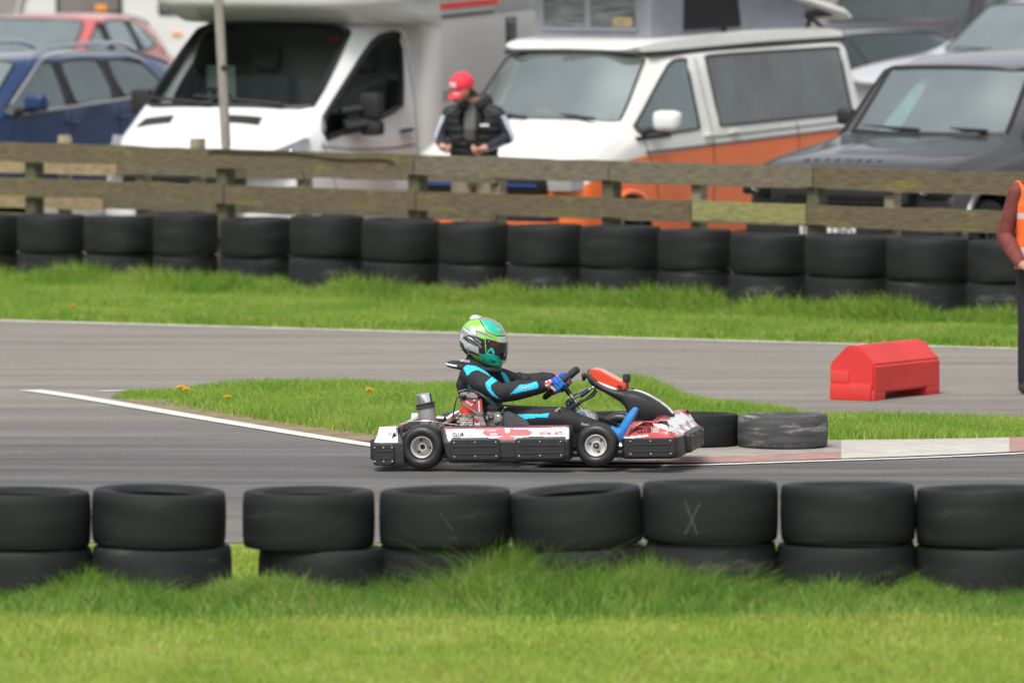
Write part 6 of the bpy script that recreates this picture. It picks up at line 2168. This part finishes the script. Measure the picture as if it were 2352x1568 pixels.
# ---- helmet
sil = [(1420, 760), (1395, 620), (1335, 480), (1205, 345), (1000, 255), (800, 232), (640, 262), (520, 330), (390, 455), (325, 570), (295, 700), (298, 850), (330, 990), (430, 1085), (620, 1200), (800, 1300), (1000, 1395), (1160, 1440), (1260, 1420), (1310, 1330), (1370, 1240), (1405, 1130), (1420, 950)]
H0 = L(KH(860, 800), 0)
sp = [L(KH(*q), 0) for q in sil]
ang = sorted([(math.atan2(p.z - H0.z, p.x - H0.x), math.hypot(p.x - H0.x, p.z - H0.z)) for p in sp])
aa = np.array([a for a, r in ang]); ra = np.array([r for a, r in ang])
aa3 = np.concatenate([aa - 2 * math.pi, aa, aa + 2 * math.pi]); ra3 = np.concatenate([ra] * 3)
NT, NP = 260, 150
ths = np.linspace(-math.pi, math.pi, NT, endpoint=False)
rad_t = np.interp(ths, aa3, ra3)
kern = np.exp(-np.linspace(-2, 2, 11) ** 2); kern /= kern.sum()
rad_t = np.convolve(np.concatenate([rad_t[-5:], rad_t, rad_t[:5]]), kern, 'valid')
rows = []
for ph in np.linspace(-math.pi / 2 + .03, math.pi / 2 - .03, NP):
    row = []
    for th, r in zip(ths, rad_t):
        cf = math.cos(ph) ** .82
        lat = .128 * math.copysign(abs(math.sin(ph)) ** .95, ph)
        front = max(0, math.cos(th - rad(-25)))
        lat *= 1 - .16 * front ** 2 * cf
        row.append((H0.x + r * cf * math.cos(th), lat, H0.z + r * cf * math.sin(th)))
    rows.append(row)
mb = MB().grid(rows, cv=True); caps(mb, NT)
HM = [mat('helmet_lime', (0.24, 0.60, 0.04), .18, var=.1, coat=1), mat('helmet_teal', (0.01, 0.48, 0.36), .18, var=.1, coat=1), mat('helmet_white', (0.48, 0.53, 0.53), .2, var=.06, coat=1), mat('helmet_black', (0.014, 0.015, 0.017), .2, var=.1, coat=1), mat('helmet_silver', (0.27, 0.28, 0.29), .25, .3, var=.15, scale=10, coat=1), mat('helmet_green', (0.07, 0.45, 0.12), .2, var=.1, coat=1)]
helm = mb.build('helmet', HM, driver, 60)
R_ = lambda *p: [KH(*q) for q in p]
HP = [
    (4, R_((280, 560), (400, 440), (700, 640), (900, 740), (920, 1120), (420, 1100), (280, 1000))),
    (3, R_((380, 720), (500, 655), (720, 690), (890, 740), (915, 1125), (760, 1090), (750, 960), (480, 800))),
    (2, R_((285, 760), (330, 620), (400, 640), (370, 740), (480, 830), (750, 950), (745, 1095), (430, 965), (385, 860))),
    (2, R_((390, 460), (470, 520), (560, 580), (550, 430), (640, 420), (695, 530), (695, 650), (560, 640), (400, 540))),
    (4, R_((690, 560), (1060, 660), (1090, 720), (700, 640))),
    (3, R_((690, 545), (980, 640), (960, 655), (690, 575))),
    (3, R_((300, 790), (390, 860), (430, 1000), (520, 1090), (620, 1200), (420, 1100), (310, 960))),
    (0, R_((310, 920), (360, 950), (370, 1030), (320, 1010))),
    (3, R_((520, 1010), (790, 1140), (770, 1170), (540, 1060))),
    (3, R_((430, 1090), (540, 1100), (640, 1210), (820, 1310), (1000, 1400), (960, 1440), (420, 1180))),
    (5, R_((560, 1100), (700, 1150), (620, 1160))),
    (0, R_((600, 1110), (780, 1160), (815, 1290), (640, 1210))),
    (1, R_((765, 1090), (930, 1125), (1230, 1170), (1310, 1280), (1290, 1390), (1160, 1440), (1000, 1395), (840, 1300))),
    (0, R_((830, 1285), (1000, 1330), (1290, 1320), (1290, 1345), (1010, 1360))),
    (3, R_((1000, 1215), (1160, 1275), (1090, 1310), (975, 1265), (1090, 1275))),
    (1, R_((800, 290), (1000, 300), (1205, 420), (1300, 530), (1310, 640), (1180, 650), (965, 570))),
    (0, R_((1150, 500), (1300, 505), (1290, 525), (1200, 530))),
    (4, R_((740, 215), (1000, 240), (1230, 340), (1370, 520), (1400, 640), (1300, 630), (1290, 520), (1200, 420), (1000, 300), (780, 280))),
    (3, R_((770, 280), (800, 280), (970, 565), (1180, 660), (1390, 640), (1390, 675), (1200, 690), (940, 590))),
    (0, R_((800, 285), (815, 280), (985, 555), (1180, 640), (1390, 615), (1390, 640), (1180, 660), (965, 575))),
    (2, R_((1170, 700), (1425, 695), (1430, 800), (1225, 830))),
    (0, R_((730, 640), (1160, 760), (1225, 820), (1180, 835), (890, 770), (740, 680))),
    (1, R_((900, 740), (1170, 790), (1180, 830), (900, 790))),
]
def hpaint(c, n):
    cc_ = Vector((c.x, -abs(c.y), c.z))
    p = side(cc_)
    k = 0
    for m_, q in HP:
        if inpoly(*p, q): k = m_
    return k
paint(helm.data, hpaint)
# visor: the face opening, lifted off the shell
V_DK = mat('visor_smoke', (0.010, 0.013, 0.017), .05, var=.1, coat=1)
V_RED = mat('visor_strip', (0.16, 0.012, 0.01), .2, var=.1)
V_TEAL = mat('visor_reflection_seal_teal', (0.02, 0.50, 0.36), .2, var=.1)
vz = R_((885, 735), (1170, 800), (1225, 822), (1440, 830), (1440, 1240), (1290, 1240), (1210, 1160), (925, 1105))
bm = bmesh.new(); bm.from_mesh(helm.data)
dl = []
for f in bm.faces:
    c = f.calc_center_median(); c2 = Vector((c.x, -abs(c.y), c.z))
    if not inpoly(*side(c2), vz): dl.append(f)
bmesh.ops.delete(bm, geom=dl, context='FACES')
bm.normal_update()
for v in bm.verts: v.co += (v.co - H0).normalized() * .004
vm = bpy.data.meshes.new('visor'); bm.to_mesh(vm); bm.free()
for m_ in (V_DK, V_RED, V_TEAL, HM[0]): vm.materials.append(m_)
vr = R_((1035, 835), (1225, 850), (1222, 925), (1030, 905))
vt = [R_((950, 1040), (1040, 950), (1085, 960), (1125, 1050), (1115, 1115), (1080, 1110), (1060, 1030), (1030, 1010), (990, 1060)), R_((925, 1060), (1060, 1110), (1200, 1150), (1205, 1170), (925, 1110))]  # arch paints a teal reflection into the visor; the strip below is its seal
ve = R_((895, 740), (918, 745), (935, 1110), (915, 1110))
def vp(c, n):
    p = side(Vector((c.x, -abs(c.y), c.z)))
    if inpoly(*p, vr): return 1
    if any(inpoly(*p, q) for q in vt): return 2
    if inpoly(*p, ve): return 3
    return 0
paint(vm, vp)
finish(vm, 180, False)
vis = link('visor', vm, helm)
mb = MB()
for cx, cy_ in ((910, 775), (985, 805)):
    for s in (-1, 1):
        c = L(KH(cx, cy_), -.115); mb.ball((c.x, s * .118, c.z), (.007, .006, .007), 0, 10)
mb.build('visor_screw', K_CHR, vis)
# top spoiler and chin vent
yext(helm, 'spoiler', [KH(565, 300), KH(590, 195), KH(640, 165), KH(720, 185), KH(860, 232), KH(780, 285), KH(660, 300)], -.05, .05, [mat('spoiler_clear', (0.66, 0.70, 0.70), .2, var=.05, coat=1)], .008, yref=0)
yext(helm, 'chin_vent', [KH(1290, 1250), KH(1385, 1215), KH(1395, 1250), KH(1330, 1335), KH(1300, 1310)], -.05, .05, [HM[4]], .006, yref=0)
pts = [L(KH(*q), -.132) for q in ((490, 700), (560, 720), (720, 840), (830, 940), (820, 955), (700, 890), (560, 800), (490, 730), (490, 700))]
hb = BVHTree.FromPolygons([v.co for v in helm.data.vertices], [tuple(p.vertices) for p in helm.data.polygons])
def onhelm(q):
    p = L(KH(*q), -.11)
    h_ = hb.ray_cast(Vector((p.x, -1, p.z)), Vector((0, 1, 0)))
    return (h_[0] + Vector((0, -.0015, 0))) if h_[0] is not None else p
mb = MB()
for line in ([(490, 700), (570, 725), (700, 830), (830, 940), (815, 955), (690, 895), (560, 805), (490, 730), (490, 700)], [(830, 940), (740, 800), (670, 740), (700, 730), (830, 830), (820, 850), (740, 810)]):
    mb.tube([onhelm(q) for q in line], .0022, 5)
mb.build('helmet_graphic', HM[4], helm)

# ---- gloves: palm, four fingers and a thumb closed round the rim
G_WHT = mat('glove_white', (0.62, 0.60, 0.60), .8, var=.15, scale=60)
G_RED = mat('glove_red', (0.62, 0.05, 0.09), .8, var=.15, scale=60)
G_BLU = mat('glove_blue', (0.02, 0.12, 0.55), .7, var=.25, scale=50)
G_LBL = mat('glove_light_blue', (0.03, 0.30, 0.62), .7, var=.2, scale=50)
def glove(wr, sgn):
    a0 = sgn * rad(93) if sgn > 0 else -rad(93)
    rim_c = SC + e1 * (SR * math.cos(a0)) + e2 * (SR * 1.05 * math.sin(a0))
    tang = e1                                            # the rim runs along e1 here
    out = e2 * sgn
    grip = []
    tubes_ = []
    palm0 = wr
    palm1 = rim_c + out * .012 + en * .030
    tubes_.append(([palm0, palm0.lerp(palm1, .45), palm1], [(.030, .026), (.034, .024), (.038, .020)]))
    for k, (ln, off) in enumerate(((.92, .033), (1.0, .012), (.96, -.010), (.80, -.031))):
        base = palm1 + tang * off
        c = rim_c + tang * off
        r = .031 * (ln * .25 + .75)
        pts_ = [base]
        for a in (20, 75, 130, 185, 235):
            q = rad(a) * (.85 + .15 * ln)
            pts_.append(c + en * (r * math.cos(q)) + out * (r * math.sin(q)))
        tubes_.append((pts_, [.0125, .012, .0115, .011, .0105, .009]))
    tb = palm0.lerp(palm1, .6) + tang * .03
    tubes_.append(([tb, rim_c + tang * .045 + en * .026 - out * .012, rim_c + tang * .052 - out * .030 + en * .008, rim_c + tang * .048 - out * .032 - en * .014], [.015, .0135, .012, .010]))
    me = body_mesh(tubes_, (), .0035, 2, [G_WHT, G_RED, G_BLU, G_LBL, S_BLK])
    d0 = (palm1 - palm0)
    def gpaint(c, n):
        t = (c - palm0).dot(d0) / d0.length_squared
        if t < .20: return 0
        if t < .26: return 4
        if t < .52: return 1 if math.sin(c.z * 240) > .1 else 0
        if t < .82: return 0 if math.sin(c.z * 170 + c.x * 120) > .1 else 1
        dd = math.sin((c - rim_c).dot(tang) * 290)
        if dd > .90: return 4
        return 2 if (c - rim_c).dot(en) > .008 or dd < -.4 else 3
    paint(me, gpaint)
    return link('glove', me, driver)
glove(wr_n, -1)
glove(wr_f, 1)
# ------------------------------------------------------------ bystanders
SKIN = mat('skin', (0.46, 0.24, 0.17), .55, var=.12, scale=12)
LIP = mat('lips', (0.32, 0.12, 0.10), .5, var=.1)
HAIRB = mat('hair_brown', (0.05, 0.032, 0.022), .8, var=.3, scale=60)
B_BLK = mat('gilet_black', (0.012, 0.012, 0.014), .55, var=.25, scale=10, bump=.6, bscale=14, stretch=(.5, .5, 3))
B_NAVY = mat('sleeve_navy', (0.014, 0.016, 0.030), .8, var=.2)
B_PALE = mat('sleeve_pale', (0.52, 0.53, 0.60), .8, var=.1)
B_GREY = mat('shirt_grey', (0.10, 0.10, 0.10), .85, var=.15)
B_TAN = mat('shorts_tan', (0.34, 0.27, 0.18), .85, var=.15)
B_SHOE = mat('shoe_dark', (0.02, 0.02, 0.02), .6, var=.2)
V3 = Vector
def hand(tubes_, wr, tip, side_, up, curl=.5):
    """palm, four fingers and thumb added to a body's tubes"""
    d = (tip - wr).normalized()
    s = side_.normalized()
    nrm = d.cross(s).normalized()
    p1 = wr + d * .085
    tubes_.append(([wr, wr + d * .04, p1], [(.027, .021), (.036, .017), (.038, .014)]))
    for off, ln in ((-.029, .062), (-.010, .074), (.010, .070), (.029, .055)):
        b0 = p1 + s * off
        k1 = b0 + d * ln * .45 + up * (-.006)
        k2 = k1 + (d * (1 - curl) + up * -curl).normalized() * ln * .35
        k3 = k2 + (d * (.6 - curl) + up * -(curl + .4)).normalized() * ln * .28
        tubes_.append(([b0, k1, k2, k3], [.0095, .009, .0085, .0075]))
    t0 = wr + d * .03 - s * .03
    tubes_.append(([t0, t0 + d * .03 - s * .018, t0 + d * .06 - s * .010], [.0115, .0105, .009]))

# man in the red cap: built in his own frame, facing -Y (towards the track)
man_p = fpx(1090, 1.35)
man_p.z = 0.0
T = []
pel, wst, chs, nck = V3((0, .02, .98)), V3((0, .03, 1.15)), V3((0, .03, 1.40)), V3((0, .01, 1.58))
T.append(([pel, wst, chs, nck, V3((-.01, -.02, 1.66))], [(.165, .115), (.155, .11), (.195, .125), (.09, .075), (.058, .058)]))
arms = []
for s, el, wr in ((-1, V3((-.275, .02, 1.30)), V3((-.235, -.17, 1.235))), (1, V3((.285, .03, 1.30)), V3((.105, -.20, 1.225)))):
    sh = V3((s * .195, .03, 1.50))
    T.append(([V3((s * .10, .03, 1.53)), sh], [.068, .068]))
    T.append(([sh, sh.lerp(el, .5), el], [.067, .060, .052]))
    T.append(([el, el.lerp(wr, .5), wr], [.052, .046, .034]))
    arms.append((sh, el, wr))
hand(T, arms[0][2], V3((-.14, -.27, 1.245)), V3((.2, .2, 1)), V3((.6, .3, 0)), .6)
hand(T, arms[1][2], V3((.0, -.29, 1.235)), V3((-.2, .2, 1)), V3((-.6, .3, 0)), .6)
for s in (-1, 1):
    hp, kn, an = V3((s * .095, .02, .95)), V3((s * .11, .0, .52)), V3((s * .12, .04, .09))
    T.append(([hp, hp.lerp(kn, .5), kn], [.095, .085, .062]))
    T.append(([kn, kn.lerp(an, .3), an], [.060, .060, .040]))
    T.append(([an + V3((0, .03, -.04)), an + V3((0, -.08, -.05)), an + V3((0, -.17, -.06))], [.042, .042, .032]))
hd = V3((-.075, -.105, 1.73))
face_d = V3((-.30, -.78, -.55)).normalized()
B_ = [(hd, (.078, .095, .108)), (hd + V3((-.035, -.050, -.065)), (.052, .055, .052)), (hd + V3((-.062, -.082, -.03)), (.013, .018, .020)), (hd + V3((.076, .01, -.02)), (.012, .022, .03)), (hd + V3((-.076, .01, -.02)), (.012, .022, .03))]
me = body_mesh(T, B_, .0075, 3, [B_BLK, B_NAVY, B_PALE, B_GREY, SKIN, B_TAN, B_SHOE, LIP, HAIRB])
def face(c, hd, yaw, skin, dark, lip, hair):
    """eyes, mouth and hair on a head turned by yaw"""
    q = Matrix.Rotation(-yaw, 3, 'Z') @ (c - hd)
    if q.y < -.045 and .018 < abs(q.x) < .045 and -.004 < q.z < .012: return dark
    if q.y < -.045 and abs(q.x) < .026 and -.078 < q.z < -.064: return lip
    if q.y > .005 and q.z > -.075: return hair
    return skin
def mpaint(c, n):
    if c.z > 1.63: return face(c, hd, rad(-42), 4, 8, 7, 8)
    if c.z > 1.615: return 4
    if c.z < .085: return 6
    if c.z < .60: return 4
    if c.z < 1.0 and abs(c.x) < .22: return 5
    for sh, el, wr in arms:
        for a, b_, fore in ((sh, el, False), (el, wr, True)):
            d = b_ - a
            t = (c - a).dot(d) / d.length_squared
            if -.05 < t < 1.9 and (c - a - d * t).length < .085:
                if fore and t > .93: return 4
                if fore and t <= .93 or (t > .12 and abs(c.x) > .17):
                    outer = (c.x - a.lerp(b_, min(max(t, 0), 1)).x) * (1 if sh.x > 0 else -1)
                    if not fore: return 2 if outer > .026 else 1
                    return 2 if (c.z < a.lerp(b_, min(max(t, 0), 1)).z - .012) else 1
    if n.y < -.2 and abs(c.x + .02) < .045 and 1.30 < c.z < 1.62: return 3
    return 0
paint(me, mpaint)
man = link('person', me)
man.location = man_p
man.rotation_euler = (rad(4), 0, rad(-6))
tag(man, 'man in a red cap and black gilet looking down at his hands behind the fence', 'person')
man.scale = (1.04, 1.04, 1.0)
# gilet: quilted, open at the neck, with a stand-up hood
mb = MB()
rows = []
for i, z in enumerate(np.linspace(1.03, 1.53, 41)):
    t = (z - 1.03) / .5
    q = .010 * abs(math.sin(t * math.pi * 8))
    wx = np.interp(t, [0, .3, .7, .9, 1], [.185, .172, .205, .19, .13]) + q
    wy = np.interp(t, [0, .3, .7, .9, 1], [.135, .125, .143, .13, .10]) + q
    op = np.interp(t, [0, .35, .6, 1], [.10, .12, .30, .62])
    rows.append([(wx * math.sin(a), .03 - wy * math.cos(a), z) for a in np.linspace(op, 2 * math.pi - op, 36)])
mb.grid(rows)
gm = evaluated(mb.mesh('bake', [B_BLK], 180), [('SOLIDIFY', dict(thickness=.02, offset=1))])
finish(gm, 60)
gl_ = link('gilet', gm, man)
mb = MB()
rows = []
for a in np.linspace(.35, 2 * math.pi - .35, 24):
    r = .095
    c = V3((r * math.sin(a), .035 - r * math.cos(a), 1.575 + .035 * (1 - math.cos(a)) / 2))
    rows.append([tuple(c + V3((math.sin(a) * .035 * math.cos(b), -math.cos(a) * .035 * math.cos(b), .055 * math.sin(b)))) for b in np.linspace(0, 2 * math.pi, 10, endpoint=False)])
mb.grid(rows, cv=True); caps(mb, 10)
mb.ball((.07, .09, 1.60), (.085, .06, .075), 0, 14)
mb.build('hood', B_BLK, gl_)
MB().rbox(.07, .145, -.142, -.128, 1.41, 1.432, .003).build('chest_logo', S_WHT, gl_)
# cap
C_RED = mat('cap_red', (0.72, 0.035, 0.06), .75, var=.12, scale=15)
C_WHT = mat('cap_logo', (0.72, 0.55, 0.58), .8, var=.1, scale=50)
Mh = Matrix.Translation(hd + V3((0, .005, .02))) @ Matrix.Rotation(rad(-42), 4, 'Z') @ Matrix.Rotation(rad(24), 4, 'X')
mb = MB()
mb.lathe([(.100, -.012), (.104, .01), (.101, .045), (.086, .085), (.055, .110), (.02, .118), (.001, .119)], 28, 0, Mh @ Matrix.Diagonal((.92, 1.05, 1, 1)))
mb.ball(Mh @ V3((0, 0, .119)), .009, 0, 8)
cap_ = mb.build('cap', [C_RED, C_WHT], man)
paint(cap_.data, lambda c, n: 1 if ((Mh.inverted() @ c).y < -.06 and abs((Mh.inverted() @ c).x) < .042 and .035 < (Mh.inverted() @ c).z < .078) else 0)
mb = MB()
rows = []
for t in np.linspace(0, 1, 7):
    rows.append([tuple(Mh @ V3((.092 * math.sin(a) * (1 - .12 * t), -.098 * math.cos(a) * (1 + .0) - t * .075 * math.cos(a * .9), -.006 - .022 * t ** 1.5 - .018 * abs(math.sin(a)) ** 2))) for a in np.linspace(-1.15, 1.15, 15)])
mb.grid(rows)
pm = evaluated(mb.mesh('bake', [C_RED], 180), [('SOLIDIFY', dict(thickness=.005))])
finish(pm, 60)
link('cap_peak', pm, cap_)
# what he holds
ph = MB().rbox(-.035, .035, -.006, .006, -.065, .065, .004, 0).rbox(-.031, .031, -.008, -.004, -.058, .058, .002, 1).build('phone', [B_SHOE, mat('phone_screen', (0.05, 0.05, 0.055), .1, var=.1)])
ph.matrix_world = Matrix.Translation(man_p + V3((-.175, -.262, 1.275))) @ Matrix.Rotation(rad(75), 4, 'Y') @ Matrix.Rotation(rad(30), 4, 'Z')
tag(ph, 'dark phone held in the hand of the man in the red cap', 'phone')

# marshal at the right edge, turned side on
m_p = gp(2393, 905)
T = []
pel, wst, chs, nck = V3((0, 0, .92)), V3((0, .0, 1.08)), V3((0, 0, 1.30)), V3((0, 0, 1.45))
T.append(([pel, wst, chs, nck, V3((.015, 0, 1.53))], [(.155, .125), (.145, .12), (.175, .13), (.085, .08), (.055, .055)]))
marms = []
for s in (-1, 1):
    sh = V3((s * .175, .0, 1.385)); el = V3((s * .255, .05, 1.08)); wr = V3((s * .195, -.15, .90))
    T.append(([V3((s * .09, 0, 1.41)), sh], [.066, .066]))
    T.append(([sh, sh.lerp(el, .5), el], [.068, .062, .056]))
    T.append(([el, el.lerp(wr, .5), wr], [.058, .056, .042]))
    marms.append((sh, el, wr))
    hand(T, wr, wr + V3((-s * .06, -.06, -.06)), V3((0, 1, -.4)), V3((s * .4, 0, .5)), .4)
    hp, kn, an = V3((s * .09, 0, .88)), V3((s * .105, -.01, .48)), V3((s * .11, .03, .09))
    T.append(([hp, hp.lerp(kn, .5), kn], [.098, .085, .066]))
    T.append(([kn, kn.lerp(an, .3), an], [.066, .064, .052]))
    T.append(([an + V3((0, .03, -.04)), an + V3((0, -.08, -.05)), an + V3((0, -.17, -.055))], [.045, .045, .034]))
hd = V3((0, -.01, 1.61))
B_ = [(hd, (.076, .095, .112)), (hd + V3((0, -.06, -.06)), (.05, .05, .055)), (hd + V3((0, -.10, -.01)), (.012, .018, .022)), (hd + V3((.076, .01, -.01)), (.012, .022, .03)), (hd + V3((-.076, .01, -.01)), (.012, .022, .03))]
J_RED = mat('jacket_maroon', (0.15, 0.032, 0.026), .8, var=.25, scale=14, bump=.5, bscale=14)
TR_BLK = mat('trousers_black', (0.014, 0.014, 0.018), .85, var=.25, bump=.4, bscale=12)
me = body_mesh(T, B_, .0085, 3, [J_RED, TR_BLK, SKIN, B_SHOE, LIP, HAIRB])
def marsh(c, n):
    if c.z > 1.53: return face(c, hd, 0, 2, 5, 4, 5)
    if c.z > 1.50: return 2
    if c.z < .075: return 3
    for sh, el, wr in marms:
        tp = wr + V3((-.06 if wr.x > 0 else .06, -.06, -.06)).normalized() * .2
        dv = tp - wr
        tt = max(0, min(1, (c - wr).dot(dv) / dv.length_squared))
        if tt > .04 and (c - wr - dv * tt).length < .062 and c.y < -.105: return 2
    if c.z < .94 and abs(c.x) < .21 and not any((c - wr).length < .07 for _, _, wr in marms): return 1
    return 0
paint(me, marsh)
msl = link('person', me)
msl.location = m_p
msl.rotation_euler.z = rad(12)
tag(msl, 'marshal in an orange high-visibility vest standing at the right edge of the picture', 'person')
H_ORG = mat('vest_orange', (0.90, 0.16, 0.03), .7, var=.08, bump=.3, bscale=12)
H_SIL = mat('vest_silver', (0.52, 0.53, 0.54), .4, var=.08)
mb = MB()
rows = []
for i, z in enumerate(np.linspace(.86, 1.44, 60)):
    t = (z - .86) / .58
    wx = np.interp(t, [0, .4, .75, .92, 1], [.190, .180, .196, .178, .10])
    wy = np.interp(t, [0, .4, .75, .92, 1], [.165, .165, .178, .155, .10])
    rows.append([(wx * math.sin(a), -wy * math.cos(a), z + (.03 * abs(math.sin(a)) if t > .9 else 0)) for a in np.linspace(0, 2 * math.pi, 72, endpoint=False)])
mb.grid(rows, cv=True)
vm = mb.mesh('bake', [H_ORG, H_SIL], 180)
vest = link('vest', vm, msl)
paint(vm, lambda c, n: 1 if (.955 < c.z < 1.01 or 1.20 < c.z < 1.245 or (c.z > 1.245 and .085 < abs(c.x) < .13)) else 0)
mb = MB()
for s in (-1, 1):
    pts = [(s * .175 + s * .012 * math.cos(a), .085 * math.cos(a), 1.365 + .09 * math.sin(a)) for a in np.linspace(0, 2 * math.pi, 24)]
    mb.tube(pts, .009, 6, caps=False)
mb.build('vest_binding', H_ORG, vest)
HAIR = mat('hair_dark', (0.025, 0.018, 0.014), .7, var=.3, scale=60, bump=.6, bscale=90)
mb = MB()
bm = bmesh.new()
bmesh.ops.create_icosphere(bm, subdivisions=4, radius=1)
for v in bm.verts:
    v.co = hd + V3((v.co.x * .086, v.co.y * .105 + .012, v.co.z * .12 + .014))
bmesh.ops.delete(bm, geom=[v for v in bm.verts if v.co.z < hd.z - .03 + max(0, (hd.y + .02 - v.co.y)) * 1.1], context='VERTS')
mb.frombm(bm)
mb.build('hair', HAIR, msl)
MB().lathe([(.10, 1.43), (.085, 1.47), (.068, 1.505), (.060, 1.51)], 24).build('jacket_collar', J_RED, msl)
